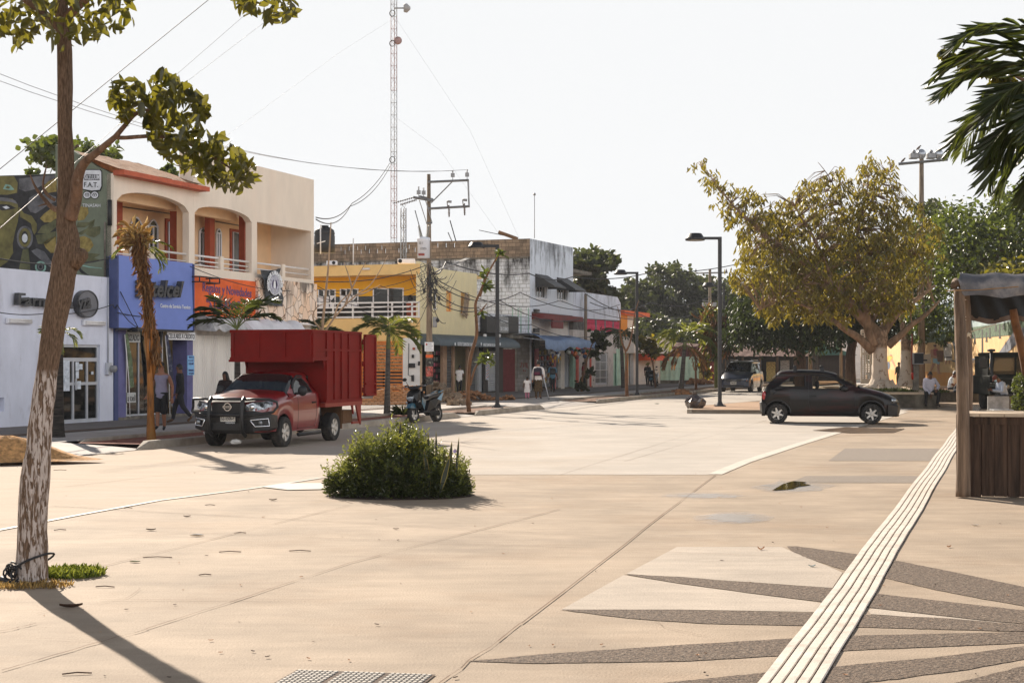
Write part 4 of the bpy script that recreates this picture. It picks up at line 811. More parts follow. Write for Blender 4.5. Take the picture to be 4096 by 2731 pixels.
for x in (500,620): q=ps(x,915,-.3); mb=MB(); mb.lathe([(.0,.0),(.09,-.02),(.09,-.14),(.04,-.22),(0,-.22)],rail_m,12,T(q[0],-.3,q[1]+.05)); mb.obj('spot_lamp',sh2)
F3=Frame(1.0,83.9,(.3387,.9409)); F3S=Frame(1.0,83.9,(.941,-.338)); M3=Matrix.Rotation(F3S.rz-F3.rz,4,'Z')
tb=F3.root('weathered_building',label='tall stained white block building with a bare brick parapet and two black window awnings',cat='building')
zp=F3S.uz(529,238.2)[1]; zpb=zp-1.02
blk=blockmat('painted_blockwork',sh(200,202,206),sh(112,110,108),.42,.21,stain=(.028,.026,.024,1),stain_amt=.95,top=zpb+.3,stain_lo=.47,col_b=sh(172,172,174))
bare=blockmat('bare_blockwork',sh(128,110,92),sh(76,64,54),.42,.21,stain=(.05,.044,.038,1),stain_amt=.75,stain_lo=.46,col_b=sh(100,86,72))
ws=lambda x,y,v=0:F3S.uz(*c5(x,y),v)
mb=MB(); mb.prism([(-26,0),(0,0),(0,zpb),(-26,zpb)],0,.25,blk,M=M3); mb.obj('side_wall',tb)
hl=[]
for x,y in [(338,195),(406,192),(475,190),(544,187),(680,185),(838,180),(908,178),(1148,165),(1218,165),(1287,165),(372,222),(440,222),(506,218),(575,215),(642,215),(711,212),(822,210),(888,207),(958,205)]:
 u,z=ws(x,y); hl.append([(u-.045,z-.13),(u+.045,z-.13),(u+.045,z+.13),(u-.045,z+.13)])
for k in range(6): u=ws(338,195)[0]-1.1*(k+1); z=ws(338,195)[1]; hl.append([(u-.045,z-.1),(u+.045,z-.1),(u+.045,z+.1),(u-.045,z+.1)])
mb=MB(); mb.prism([(-26,zpb),(0,zpb),(0,zp),(-26,zp)],0,.16,bare,hl,M=M3); mb.obj('parapet',tb)
mb=MB(); mb.box(-26,0,.26,12,zpb-.4,zpb-.2,concrete_m,M=M3); mb.box(-26,-.1,-.07,-.002,zpb-.06,zpb+.02,concrete_m,M=M3); mb.obj('roof_slab',tb)
uF=F3.uz(573,300)[0]; zF=F3.uz(573,247.2)[1]
blk2=blockmat('front_render',sh(206,210,216),sh(202,206,212),1.4,.9,stain=(.04,.038,.036,1),stain_amt=.85,top=zp,stain_lo=.52,col_b=sh(202,206,212),msize=.004)
p6=lambda x,y,v=0:F3.uz(*c6(x,y),v)
wA=rct(F3,*c6(925,608),*c6(1018,470)); wB=rct(F3,*c6(1105,625),*c6(1192,490)); zcan=p6(1000,732)[1]
slots=[]
for k in range(7):
 x=1070+k*23; u,z=p6(x,222+k*4.5)[0],0; z=p6(x,215+(x-1070)*.21)[1]; slots.append([(u-.06,z-.28),(u+.06,z-.28),(u+.06,z+.28),(u-.06,z+.28)])
zlo=2.3
mb=MB(); mb.prism([(0.003,zcan),(uF,zcan),(uF,zF),(.003,zp)],-.002,.25,blk2,[[(a,c),(b,c),(b,d),(a,d)] for a,b,c,d in (wA,wB)]+slots)
mb.box(0.003,.28,-.002,.25,.1,zcan,blk2); mb.box(uF-.2,uF,.25,12,0,zF-.02,blk2); mb.obj('front_wall',tb)
for w_ in (wA,wB):
 win(tb,*w_,.1,whitefr_m,darkglass_m,nx=4,fw=.06)
 mb=MB(); mb.box(w_[0]-.05,w_[1]+.05,-.05,.02,w_[2]-.1,w_[2],whitefr_m); mb.obj('window_sill',tb)
mb=MB(); mb.box(.3,uF,1.2,1.3,zcan,zF-1,dark_m); mb.obj('room_interior',tb)
for (xa,ya,xb,yb_,w_) in ((918,402,1190,487,wA),(1100,433,1345,510,wB)):
 zt_=p6(xa,ya)[1]; mb=MB(); u0,u1=w_[0]-.1,w_[1]+.12; dp=1.15; zb_=zt_-.72
 mb.add([(u0,-.02,zt_),(u1,-.02,zt_),(u1,-dp,zb_),(u0,-dp,zb_),(u0,-dp,zb_-.07),(u1,-dp,zb_-.07),(u0,-.02,zb_-.07),(u1,-.02,zb_-.07)],[(0,1,2,3),(3,2,5,4),(0,3,4,6),(1,7,5,2)],black_m); mb.obj('window_awning',tb)
mb=MB(); q0,q1=p6(975,740)[0],uF+.6; zc1=p6(985,735,-.6)[1]; zc0=p6(985,778,-.6)[1]; mb.box(p6(980,740,-.5)[0],F3.uz(583,310,-.6)[0],-.6,0.2,zc0,zc1,mat('maroon_fascia',sh(96,34,34),.7,var=.15,stain=sh(60,40,38),stain_amt=.5)); mb.box(p6(1068,1,-.6)[0],p6(1155,1,-.6)[0],-.62,-.5,zc0-.5,zc0,MATS['maroon_fascia']); mb.obj('fascia',tb)
mb=MB(); mb.box(.28,uF,.25,.35,2.7,zcan+.1,mat('inner_white',sh(200,192,184),.85,var=.06)); mb.obj('upper_wall',tb)
u0w=F3.uz(476.6,350)[0]; zl=F3.uz(505,314)[1]
rg0,rg1=p6(652,1200)[0],p6(772,1200)[0]; rz1=p6(700,1030)[1]
mb=MB(); mb.prism([(u0w,3.3),(-.003,3.3),(-.003,zl),(u0w,zl)],.02,.3,blk); mb.prism([(rg0-.1,.1),(-.003,.1),(-.003,3.3),(rg0-.1,3.3)],.02,.3,blockmat('lower_blockwork',sh(120,116,112),sh(96,90,84),.42,.21,stain=(.05,.045,.04,1),stain_amt=.6,stain_lo=.52,col_b=sh(100,96,92)),[[(rg0,.12),(rg1,.12),(rg1,rz1),(rg0,rz1)]]); mb.obj('side_wing',tb)
mb=MB(); rows=[]; k=0; u=rg0+.01
while u<rg1-.02: rows.append([(u,.1+.03*(k%2),.13),(u,.1+.03*(k%2),rz1-.03)]); u+=.09; k+=1
mb.grid(rows,mat('maroon_gate',sh(88,34,36),.6,var=.12),smooth=False);
for k in range(4): mb.tube([(rg0+.1+k*.3,.1,rz1-.03),(rg0+.1+k*.3,.1,rz1+.15)],.012,black_m,5)
mb.obj('metal_gate',tb)
mb=MB(); gm_=mat('graffiti_paint',sh(110,44,40),.8)
for st in ([(795,1150),(810,1145),(810,1165),(795,1185),(820,1187)],[(825,1185),(828,1150),(842,1148),(845,1187)],[(826,1168),(845,1168)],[(852,1148),(855,1192),(880,1195)],[(820,1210),(840,1210),(838,1222)],[(825,1205),(825,1222)]):
 q=[p6(*p_) for p_ in st]
 for a_,b_ in zip(q,q[1:]): mb.tube([(a_[0],.012,a_[1]),(b_[0],.012,b_[1])],.03,gm_,6,flat=.15)
mb.obj('graffiti',tb)
mb=MB();
for x in (730,776,800,862): u=p6(x,1)[0]; mb.tube([(u,-.02,p6(x,690)[1]),(u,-.02,p6(x,900)[1])],.025,mat('green_pipe',sh(120,150,132),.7) if x==730 else MATS['green_pipe'],6)
mb.obj('pipes',tb)
mb=MB(); a_,b_,c_,d_=rct(F3,*c6(640,940),*c6(885,915)); mb.box(a_,b_,-.5,.0,c_-.05,d_-.05,concrete_m); mb.obj('door_canopy',tb)
for q in ((900,860,938,895),(898,900,938,1030),(905,700,938,722)): a_,b_,c_,d_=rct(F3,*c6(q[0],q[3]),*c6(q[2],q[1])); mb=MB(); mb.box(a_,b_,-.15,-.01,c_,d_,black_m); mb.obj('wall_box',tb)
mb=MB(); sxx=[p6(x,1)[0] for x in (898,945,1075,1130,1235,1258,1265,1380,1400)]
uEnd=F3.uz(592,360)[0]
mb.box(.3,uEnd,2.2,2.3,.1,2.8,dark_m); mb.box(.3,uEnd,.1,2.2,2.75,2.8,dark_m); mb.box(.3,uEnd,-.05,2.2,.1,.2,concrete_m); mb.obj('shop_interior',tb)
for x0,x1,m_ in ((1075,1088,mat('pink_paint',sh(150,90,92),.8)),(1130,1160,mat('shop_white',sh(180,176,168),.8,var=.1)),(1228,1252,mat('mint_paint',sh(120,146,130),.8,var=.1)),(1258,1278,mat('coral_paint',sh(168,74,62),.8,var=.1)),(1375,1385,MATS['coral_paint']),(936,945,MATS['pink_paint'])):
 a_,b_=p6(x0,1)[0],p6(x1,1)[0]; mb=MB(); mb.box(a_,b_,-.06,.15,.12,2.75,m_,ch=.01); mb.obj('shop_pillar',tb)
a_,b_=p6(1280,1)[0],p6(1375,1)[0]; win(tb,a_,b_,.2,2.3,.05,whitefr_m,winglass_m,nx=3,name='shop_window'); mb=MB(); mb.box(a_-.1,b_+.2,-.06,.1,2.3,2.75,MATS['coral_paint']); mb.obj('lintel',tb)
tarp=F3.root('blue_tarp',label='sagging blue tarpaulin awning hung with balls and pinatas',cat='awning')
tm=mat('blue_tarpaulin',sh(84,104,132),.55,var=.15,scale=3,bump=.4,bscale=5)
mb=MB(); rows=[]; uL,uR=p6(950,1,-1.4)[0],F3.uz(594,340,-1.6)[0]; rr=random.Random(2)
for i in range(31):
 t=i/30; u=uL+(uR-uL)*t; sag=.18*math.sin(t*math.pi*2.5+1)+.08*math.sin(t*17); row=[]
 for j in range(9):
  s_=j/8; row.append((u,-.02-1.75*s_,3.25-.35*s_**2+.12*math.sin(t*9+s_*4)*s_+sag*s_*.5))
 row.append((u,-1.79,row[-1][2]-.42-.1*math.sin(t*40)*.4-.15*math.sin(t*7))); rows.append(row)
mb.grid(rows,tm); mb.obj('cloth',tarp)
mb=MB();
for u in (uL+.1,(uL+uR)/2,uR-.1): mb.tube([(u,-1.7,2.9),(u,0,3.1)],.02,alu_m)
mb.obj('frame',tarp)
bc=[lin(40,60,40),lin(150,50,40),lin(60,80,120),lin(190,100,40),lin(60,100,60),lin(170,170,160)]; bm=[mat('ball_colour',c_,.5,var=.3,scale=9) for c_ in bc]
k=0
for (x,y) in [(1200,1050),(1216,1062),(1232,1048),(1250,1070),(1263,1050),(1276,1075),(1290,1052),(1304,1068),(1318,1050),(1330,1075),(1344,1058),(1360,1050),(1376,1060),(1270,1100),(1322,1095),(1240,1080),(1350,1076),(1190,1062)]:
 q=p6(x,y,-1.5); o=MB().ball((0,0,0),rr.uniform(.11,.16),bm[k%6],12).obj('toy_ball',None,label='coloured toy ball in the cluster hanging under the blue tarpaulin',cat='ball',group='balls hanging under the tarpaulin'); o.location=F3.w(q[0],-1.5+rr.uniform(-.1,.1),q[1]); k+=1
for n_,(x,y) in enumerate(((1058,1048),(1105,1052))):
 q=p6(x,y,-1.3); mb=MB(); mb.ball((0,0,0),.22,wletter,14)
 pe=empty('pinata',F3.w(q[0],-1.3,q[1]),F3.rz,label=('white star pinata with a red and yellow star hanging at the shop front','white pinata with yellow tassels hanging behind the star pinata')[n_],cat='pinata'); mb.obj('body',pe)
 for j in range(6):
  a=j*math.pi/3+.4; d_=Vector((math.cos(a),-.2,math.sin(a))); mb=MB(); mb.tube([d_*.18,d_*.42],[.12,.015],[dblue_m,wletter][(j+n_)%2],10); mb.obj('point',pe)
  mb=MB();
  for s_ in range(5): mb.tube([d_*.42,d_*.44+Vector((rr.uniform(-.05,.05),rr.uniform(-.04,.04),-.22))],.012,mat('tassel_yellow',sh(196,156,50),.8) if 'tassel_yellow' not in MATS else MATS['tassel_yellow'],5)
  mb.obj('tassel',pe)
 if n_==0:
  mb=MB(); mb.prism([(.12*(1 if i%2==0 else .45)*math.cos(math.pi*i/8),.12*(1 if i%2==0 else .45)*math.sin(math.pi*i/8)) for i in range(16)],-.235,-.22,terra_m); mb.obj('star',pe)
gc=[mat('goods',sh(*c_),.6,var=.5,scale=12) for c_ in ((150,150,150),(140,60,60),(90,100,120),(170,150,90),(70,70,72))]
for i in range(5):
 for j in range(6):
  u=p6(955+i*24,1,.2)[0]; mb=MB(); mb.box(u,u+.3+rr.uniform(-.05,.05),.2,.3,.5+j*.33,.5+j*.33+rr.uniform(.2,.3),rr.choice(gc)); mb.obj('goods_pack',tb)
nb=F3.root('balustrade_house',label='low grey white house with a pink balustrade and a barred window',cat='house')
U0,U1=uF+.01,F3.uz(621,350)[0]; zn=F3.uz(600,294)[1]
gw=blockmat('grey_render',sh(176,178,186),sh(172,174,182),2,1.2,stain=(.06,.056,.05,1),stain_amt=.6,top=zn,stain_lo=.56,msize=.003,col_b=sh(172,174,182))
r6=lambda x0,y0,x1,y1,v=0: rct(F3,*c6(x0,y0),*c6(x1,y1),v)
bl=r6(1357,888,1640,795); gt=r6(1425,1330,1530,1060); dr_=r6(1575,1345,1630,1070)
mb=MB(); mb.prism([(U0,.1),(U1,.1),(U1,bl[2]),(U0,bl[2])],0,.25,mat('grey_lower',sh(170,162,156),.85,var=.1,stain=sh(110,104,100),stain_amt=.5),[[(gt[0],.25),(gt[1],.25),(gt[1],gt[3]),(gt[0],gt[3])],[(dr_[0],.13),(dr_[1],.13),(dr_[1],dr_[3]),(dr_[0],dr_[3])]])
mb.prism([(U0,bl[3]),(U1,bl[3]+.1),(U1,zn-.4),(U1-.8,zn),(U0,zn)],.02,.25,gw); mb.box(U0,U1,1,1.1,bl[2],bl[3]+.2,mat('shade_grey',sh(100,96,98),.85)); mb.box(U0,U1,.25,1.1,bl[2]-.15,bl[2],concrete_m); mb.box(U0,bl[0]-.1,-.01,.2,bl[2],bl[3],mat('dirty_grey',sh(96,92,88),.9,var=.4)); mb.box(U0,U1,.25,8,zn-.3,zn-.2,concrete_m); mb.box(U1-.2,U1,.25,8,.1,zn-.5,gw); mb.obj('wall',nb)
pk=mat('pink_balustrade',sh(206,70,96),.7,var=.12); u=bl[0]+.08; k=0
prof=[(.03,0),(.05,.1),(.085,.3),(.05,.5),(.035,.65),(.06,.8),(.04,.9),(.05,1)]
while u<bl[1]:
 mb=MB(); hh=bl[3]-bl[2]; mb.lathe([(r_,bl[2]+z*hh) for r_,z in prof],pk,8,T(u,.08,0)); mb.obj('baluster',nb); u+=.24; k+=1
for x in (1432,1508,1575): u=p6(x,1)[0]; mb=MB(); mb.box(u-.09,u+.09,0,.2,bl[2],bl[3],MATS['shade_grey']); mb.obj('balustrade_pier',nb)
win(nb,gt[0],gt[1],.25,gt[3],.1,whitefr_m,darkglass_m,nx=2,nz=1,fw=.12,name='barred_window')
mb=MB()
for k in range(14): u=gt[0]+(gt[1]-gt[0])*(k+.5)/14; mb.tube([(u,.06,.25),(u,.06,gt[3])],.015,rail_m,5)
for z in (.7,1.2,1.7,2.2): mb.tube([(gt[0],.05,z),(gt[1],.05,z)],.02,rail_m,5)
mb.obj('window_bars',nb)
mb=MB(); mb.box(dr_[0],dr_[1],.1,.15,.13,dr_[3],mat('mint_door',sh(150,176,158),.7,var=.1)); mb.obj('door',nb)
oh=F3.root('orange_house',label='orange and cream two storey house end behind a black lamp post',cat='house')
Ua,Ub,Uc=U1+.02,F3.uz(*c7(215,800))[0],F3.uz(*c7(300,800))[0]; zo1_=F3.uz(*c7(190,700))[1]; zo0_=F3.uz(*c7(190,870))[1]
mb=MB(); mb.box(Ua,Ub,0,.3,0,zo1_,mat('orange_wall',sh(226,138,34),.8,var=.06)); mb.box(Ub,Uc,.3,.5,0,zo1_,cream_m); mb.box(Uc-.2,Uc,.5,6,0,zo1_,cream_m); mb.obj('wall',oh)
zz_=F3.uz(*c7(300,720))[1]; mb=MB(); mb.box(Ua,F3.uz(*c7(365,720))[0]+.0,-.25,6,zo1_,zo1_+.28,MATS['orange_bright']); mb.obj('roof_slab',oh)
ws_=F3.root('white_corner_shop',label='low white shop with an orange scalloped awning and green barred shutters',cat='shop')
Ud=F3.uz(*c7(475,1000))[0]; zw1=F3.uz(*c7(470,888))[1]; zw0=F3.uz(*c7(400,1005))[1]
wsh=mat('white_shop_wall',sh(214,202,190),.85,var=.06,stain=sh(150,140,130),stain_amt=.4)
mb=MB(); mb.box(Ua,Ud,-.9,5,zw0,zw1,wsh); mb.box(Ua,Ud,0.02,.25,.1,zw0,wsh); mb.box(Ud-.2,Ud,.2,5,.1,zw0,wsh); mb.obj('wall',ws_)
for x0,x1,m_ in ((128,165,'mint_door'),(175,215,'mint_door'),(228,258,None)):
 a_,b_=F3.uz(*c7(x0,1))[0],F3.uz(*c7(x1,1))[0]
 if m_: mb=MB(); mb.box(a_,b_,-.03,.02,.15,2.6,MATS[m_]); mb.box(b_-.12,b_,-.05,.02,.15,2.6,MATS['orange_wall']); mb.obj('door',ws_)
 else: shutter(ws_,a_,b_,.15,2.4,-.02,shut_m)
awning(ws_,F3,F3.uz(*c7(300,1))[0],F3.uz(*c7(440,1))[0],zw0,zw0-.5,1.0,mat('orange_awning',sh(206,90,50),.7,var=.1),5,bulge=.1)
sign(ws_,F3,*c7(385,905),*c7(420,940),-.93,cloth_w,'',dblue_m,'poster'); sign(ws_,F3,*c7(300,880),*c7(330,920),-.93,MATS['orange_bright'],'',dblue_m,'poster')
FC=Frame(*(lambda p:(p.x,p.y))(at(654,380,112)),(1,-.12))
fc=FC.root('corrugated_fence',label='pale green corrugated sheet fence beside stacked pavers',cat='fence')
def c9(x,y): return (610+x/15.68,312.5+y/15.68)
mb=MB(); rows=[]; u=0; k=0; ue_=FC.uz(*c9(1395,900))[0]; zt1=FC.uz(*c9(1000,685))[1]
while u<ue_: rows.append([(u,.04*math.cos(k*math.pi/2),.35),(u,.04*math.cos(k*math.pi/2),zt1)]); u+=.09; k+=1
mb.grid(rows,mat('pale_green_sheet',sh(176,200,178),.5,var=.12,scale=1,stain=sh(120,130,110),stain_scale=3,stain_amt=.4)); mb.box(0,ue_,.0,.2,0,.35,concrete_m); mb.obj('sheet_panel',fc)
mb=MB(); rows=[]
for k in range(60): rows.append([(k*.07+.3,.1+.03*math.cos(k*math.pi),zt1+.02),(k*.07+.3,.1+.03*math.cos(k*math.pi),zt1+.75)])
mb.grid(rows,mat('maroon_sheet',sh(74,32,34),.6,var=.15)); mb.obj('upper_sheet',fc)
sh_=empty('shelter',at(720,380,116),0,label='long brown tiled roof shelter on posts with dark stalls beneath',cat='shelter')
o_=at(720,380,116)
mb=MB(); rr=random.Random(4); rows=[]
LP=[(672,346,345,340),(690,352,349,340),(710,355,353,341),(740,355,355,345),(764,356,356,351)]
x0=at(672,1,116).x-o_.x; x1=at(800,1,120).x-o_.x
for i in range(40):
 x=x0+(x1-x0)*i/39; row=[]
 for j in range(10): s_=j/9; row.append((x,(-1+5*s_),2.15+1.15*s_-o_.z+rr.uniform(-.04,.04)-(x-x0)*.05*s_))
 rows.append(row)
mb.grid(rows,mat('tile_roof',lin(112,72,58),.9,var=.4,scale=8,stretch=(.5,5,1),bump=.6,bscale=14),smooth=False); mb.obj('roof',sh_)
for k in range(9): x=x0+(x1-x0)*k/8; mb=MB(); mb.tube([(x,-.8,-o_.z),(x,-.8,2.2-o_.z)],.09,mat('post_wood',lin(96,74,54),.9,var=.3) if 'post_wood' not in MATS else MATS['post_wood'],8); mb.obj('post',sh_)
mb=MB(); mb.box(x0,x1,2,2.1,-o_.z,2.3-o_.z,dark_m); mb.obj('back_wall',sh_)
for k in range(7): x=x0+2+(x1-x0-3)*k/7; mb=MB(); mb.box(x,x+.7,1,1.1,.2-o_.z,1.9-o_.z+rr.uniform(-.3,.1),rr.choice(gc)); mb.obj('hanging_goods',sh_)
FM=Frame(27.6,110,(-.141,-.99))
mw=FM.root('painted_wall',label='long wall painted with figures, trees and a great grey tree trunk',cat='wall')
def cm(x,y): return (850+x/11.4,300+y/11.4)
pm=lambda x,y,v=0:FM.uz(*cm(x,y),v)
sand_w=mat('mural_sand',sh(206,172,122,.8),.85,var=.08,scale=2,bump=.3,bscale=30); sky_w=mat('mural_sky',sh(150,166,166,.8),.85,var=.12,scale=1); or_w=mat('mural_orange',sh(206,132,60,.8),.85,var=.15,scale=1.5,col2=sh(206,160,100,.8))
mb=MB(); mb.box(-3,75,0,.25,0,4.9,sand_w); mb.box(-3,75,-.012,-.001,3.1,4.9,sky_w); mb.box(-3,45,-.010,-.001,0,1.15,or_w); mb.box(14,75,-.016,-.013,2.85,3.4,mat('mural_scrub',sh(96,116,92,.8),.9,var=.4,scale=6))
mw_o=mb
mcol={'skin':mat('mural_skin',sh(176,130,104,.8),.8,var=.08),'red':mat('mural_red',sh(160,80,80,.8),.8),'blue':mat('mural_blue',sh(140,176,186,.8),.8),'brown':mat('mural_brown',sh(110,74,48,.8),.8,var=.2),'white':mat('mural_white',sh(206,196,184,.8),.8),'grey':mat('mural_trunk',sh(112,116,124,.8),.85,var=.35,scale=4,col2=sh(84,86,94,.8)),'dk':mat('mural_dark',sh(60,56,54,.8),.8),'yel':mat('mural_yellow',sh(206,170,70,.8),.8),'jean':mat('mural_jean',sh(84,98,120,.8),.8)}
def mq(pts,c_,v=1): mb.prism([pm(*p) for p in pts],-.02-.004*v,-.016-.004*v,mcol[c_])
mq([(950,555),(1000,550),(1010,580),(1005,630),(960,660),(950,640)],'red'); mq([(925,560),(955,555),(955,620),(1025,645),(1020,662),(955,660),(930,650),(920,600)],'skin',2); mq([(958,510),(985,508),(988,545),(965,550)],'skin'); mq([(955,508),(990,506),(988,520),(958,522)],'dk',2)
mq([(950,655),(1000,655),(1030,690),(1025,725),(990,722),(985,705),(975,718),(950,705)],'blue'); mq([(948,715),(975,718),(940,790),(925,830),(918,825),(925,770)],'skin'); mq([(990,724),(1022,726),(1025,820),(1055,834),(1005,838)],'skin'); mq([(990,572),(1075,572),(1062,700),(1005,700)],'brown',3)
mq([(1070,490),(1160,490),(1165,600),(1165,680),(1080,685),(1075,600)],'white'); mq([(1095,460),(1125,458),(1128,495),(1098,495)],'skin'); mq([(1080,640),(1165,640),(1165,655),(1080,655)],'dk',2); mq([(1088,685),(1105,685),(1105,725),(1090,725)],'skin'); mq([(1130,685),(1145,685),(1145,725),(1130,725)],'skin')
mq([(425,640),(460,625),(485,640),(480,670),(445,700),(422,690)],'yel'); mq([(455,612),(480,618),(478,638),(458,635)],'skin'); mq([(462,672),(482,660),(520,745),(512,752)],'skin'); mq([(424,700),(450,700),(460,740),(448,785),(424,780)],'jean')
for x,y0,y1 in ((1425,385,495),(1512,330,640),(1600,310,430),(1560,360,470),(1668,280,355),(1712,270,430),(1755,270,330),(1350,400,700)):
 mq([(x-6,y0),(x+6,y0),(x+7,y1-12),(x+16,y1),(x-16,y1),(x-8,y1-12)],'dk')
mq([(1160,450),(1190,440),(1215,520),(1225,700),(1245,810),(1215,800),(1195,640),(1185,520)],'grey'); mq([(1160,680),(1250,690),(1340,680),(1480,640),(1500,650),(1400,690),(1440,705),(1340,700),(1250,720),(1165,690)],'grey',2)
mq([(1700,600),(1880,345),(2000,300),(2100,300),(2200,600),(1990,480),(1900,500),(1830,570),(1640,700),(1560,820),(1440,860),(1420,850),(1540,790),(1620,690)],'grey',2); mq([(1350,900),(1450,870),(1640,850),(1700,900),(1500,940),(1352,960)],'grey',1)
mb.obj('wall',mw)
def interp(tab,x):
 if x<=tab[0][0]: return tab[0][1]
 for (a,b),(c_,d) in zip(tab,tab[1:]):
  if x<=c_: return b+(d-b)*(x-a)/(c_-a)
 return tab[-1][1]
tyre_m=mat('tyre_rubber',(.022,.021,.02,1),.85,var=.2,scale=8,stain=lin(110,98,86),stain_scale=4,stain_amt=.35)
rim_m=mat('alloy_rim',lin(205,198,188),.4,var=.08,metal=.25)
rimd_m=mat('rim_shadow',(.03,.03,.03,1),.6)
chrome_m=mat('chrome',lin(220,222,224),.12,var=.03,metal=1)
plastic_m=mat('black_plastic',(.02,.02,.021,1),.45,var=.2,scale=6,stain=lin(90,80,70),stain_scale=2,stain_amt=.15)
under_m=mat('underbody',(.015,.014,.013,1),.9)
lamp_m=mat('lamp_lens',lin(150,154,158),.06,var=.8,scale=16,metal=.6,spec=1)
amber_m=mat('amber_lens',lin(190,110,60),.15,var=.1)
plate_m=mat('plate_white',lin(205,200,190),.5,var=.05)
cglass=glassmat('car_glass',(.85,.84,.8,1),.82); cglass_d=glassmat('dark_car_glass',(.3,.3,.3,1),.12)
seat_m=mat('seat_cloth',(.03,.03,.032,1),.9)
def wheel(parent,u,v,r,w_,near=True,spokes=6,rm=None,star=False,name='wheel'):
 """axle along v, outer face towards -v when near"""
 e=empty(name,(u,v,r)); e.parent=parent
 mb=MB(); prof=[(r*.60,0),(r*.66,-.004),(r*.9,-.012),(r*.98,.0),(r,.035),(r,w_-.035),(r*.98,w_),(r*.9,w_+.01),(r*.6,w_)]
 Mx=T(rx=rad(90)) if not near else T(rx=rad(-90))
 mb.lathe(prof,tyre_m,28,Mx)
 for k in range(36):
  a=2*math.pi*k/36
  for y0 in (.03,w_*.55): mb.box(-.008,.008,y0,y0+w_*.38,r-.002,r+.006,tyre_m,(T(rx=rad(180)) if not near else T())@Matrix.Rotation(a,4,'Y'))
 mb.obj('tyre',e)
 rm=rm or rim_m; mb=MB(); mb.lathe([(r*.66,-.002),(r*.61,.008),(r*.58,.05),(r*.55,.1)],rm,28,Mx); mb.lathe([(0,.075),(r*.56,.08)],rimd_m,20,Mx)
 for k in range(spokes):
  a=2*math.pi*k/spokes+.3; M_=Mx@Matrix.Rotation(a,4,'Z')
  if star: mb.hull([(r*.05,-.035,.02),(r*.05,.035,.02),(r*.35,-.03,.02),(r*.35,.03,.02),(r*.61,-.016,.014),(r*.61,.016,.014),(r*.05,-.03,.05),(r*.35,.025,.05),(r*.35,-.025,.05),(r*.6,0,.05),(r*.05,.03,.05)],rm,M_)
  else: mb.hull([(r*.1,-.03,.025),(r*.1,.03,.025),(r*.6,-.045,.01),(r*.6,.045,.01),(r*.1,-.02,.06),(r*.1,.02,.06),(r*.6,-.03,.05),(r*.6,.03,.05)],rm,M_)
 mb.lathe([(0,.005),(r*.17,.008),(r*.2,.03),(r*.2,.06)],rm,14,Mx)
 mb.obj('rim',e); return e
class Body:
 def __init__(s,c,low,belt,top,w,wr,crown=.05,rh=.07,wb=.965): s.c=c;s.low=low;s.belt=belt;s.top=top;s.w=w;s.wr=wr;s.crown=crown;s.rh=rh;s.wb=wb
 def sec(s,u):
  lo,be,to,w,wr=s.low(u),interp(s.belt,u),interp(s.top,u),interp(s.w,u),interp(s.wr,u)
  rh=min(s.rh,max(.005,(to-be)*.5)); cr=s.crown
  return [(w*.95,lo),(w*.99,lo+.22*(be-lo)),(w,lo+.6*(be-lo)),(w*.99,lo+.85*(be-lo)),(w*s.wb,be),(wr,to-rh),(wr*.93,to-.012),(wr*.5,to+cr*.75),(0,to+cr)]
 def d(s,u,z):
  p=s.sec(u)
  for a,b in zip(p,p[1:6]):
   if a[1]<=z<=b[1]: return a[0]+(b[0]-a[0])*(z-a[1])/max(1e-6,b[1]-a[1])
  return p[5][0] if z>p[5][1] else p[0][0]
 def P(s,u,z,side,off=0): return (u,s.c+side*(s.d(u,z)+off),z)
 def shell(s,us,paint,cab=None,ws=None,rw=None,name='body',parent=None,low_m=None):
  mb=MB(); gl=[]
  for side in (-1,1):
   rows=[[(u,s.c+side*a,z) for a,z in s.sec(u)] for u in us]
   for i in range(len(us)-1):
    um=(us[i]+us[i+1])/2
    for k in range(8):
     q=[rows[i][k],rows[i+1][k],rows[i+1][k+1],rows[i][k+1]]
     if side==1: q=q[::-1]
     if cab and cab[0]<um<cab[1] and k==4: continue
     if k>=5 and ((ws and ws[0]<um<ws[1]) or (rw and rw[0]<um<rw[1])): gl.append(q); continue
     mb.add(q,[(0,1,2,3)],low_m if (low_m and k==0) else paint,smooth=True)
  for u in (us[0],us[-1]):
   p=s.sec(u); q=[(u,s.c-a,z) for a,z in p]+[(u,s.c+a,z) for a,z in p[::-1][1:]]; mb.add(q,[tuple(range(len(q)))],paint)
  o=mb.obj(name,parent);
  b=bmesh.new(); b.from_mesh(o.data); bmesh.ops.remove_doubles(b,verts=b.verts,dist=.0008); bmesh.ops.recalc_face_normals(b,faces=b.faces); b.to_mesh(o.data); b.free()
  return o,gl
 def patch(s,mb,poly,side,m,holes=(),off=.003,th=.0):
  loops=[poly]+list(holes); tri=tessellate_polygon([[Vector((a,b,0)) for a,b in l] for l in loops]); flat=[p for l in loops for p in l]
  mb.add([s.P(u,z,side,off) for u,z in flat],list(tri),m)
 def line(s,mb,pts,side,m,r=.006,off=.0):
  out=[]
  for a,b in zip(pts,pts[1:]):
   n=max(1,int(math.hypot(b[0]-a[0],b[1]-a[1])/.08))
   for i in range(n): t=i/n; out.append(s.P(a[0]+(b[0]-a[0])*t,a[1]+(b[1]-a[1])*t,side,off))
  out.append(s.P(*pts[-1],side,off)); mb.tube(out,r,m,5)
def arch(us,cs,r,base):
 def f(u):
  z=base(u)
  for c_,zc in cs:
   if abs(u-c_)<r: z=max(z,zc+math.sqrt(r*r-(u-c_)**2))
  return z
 return f
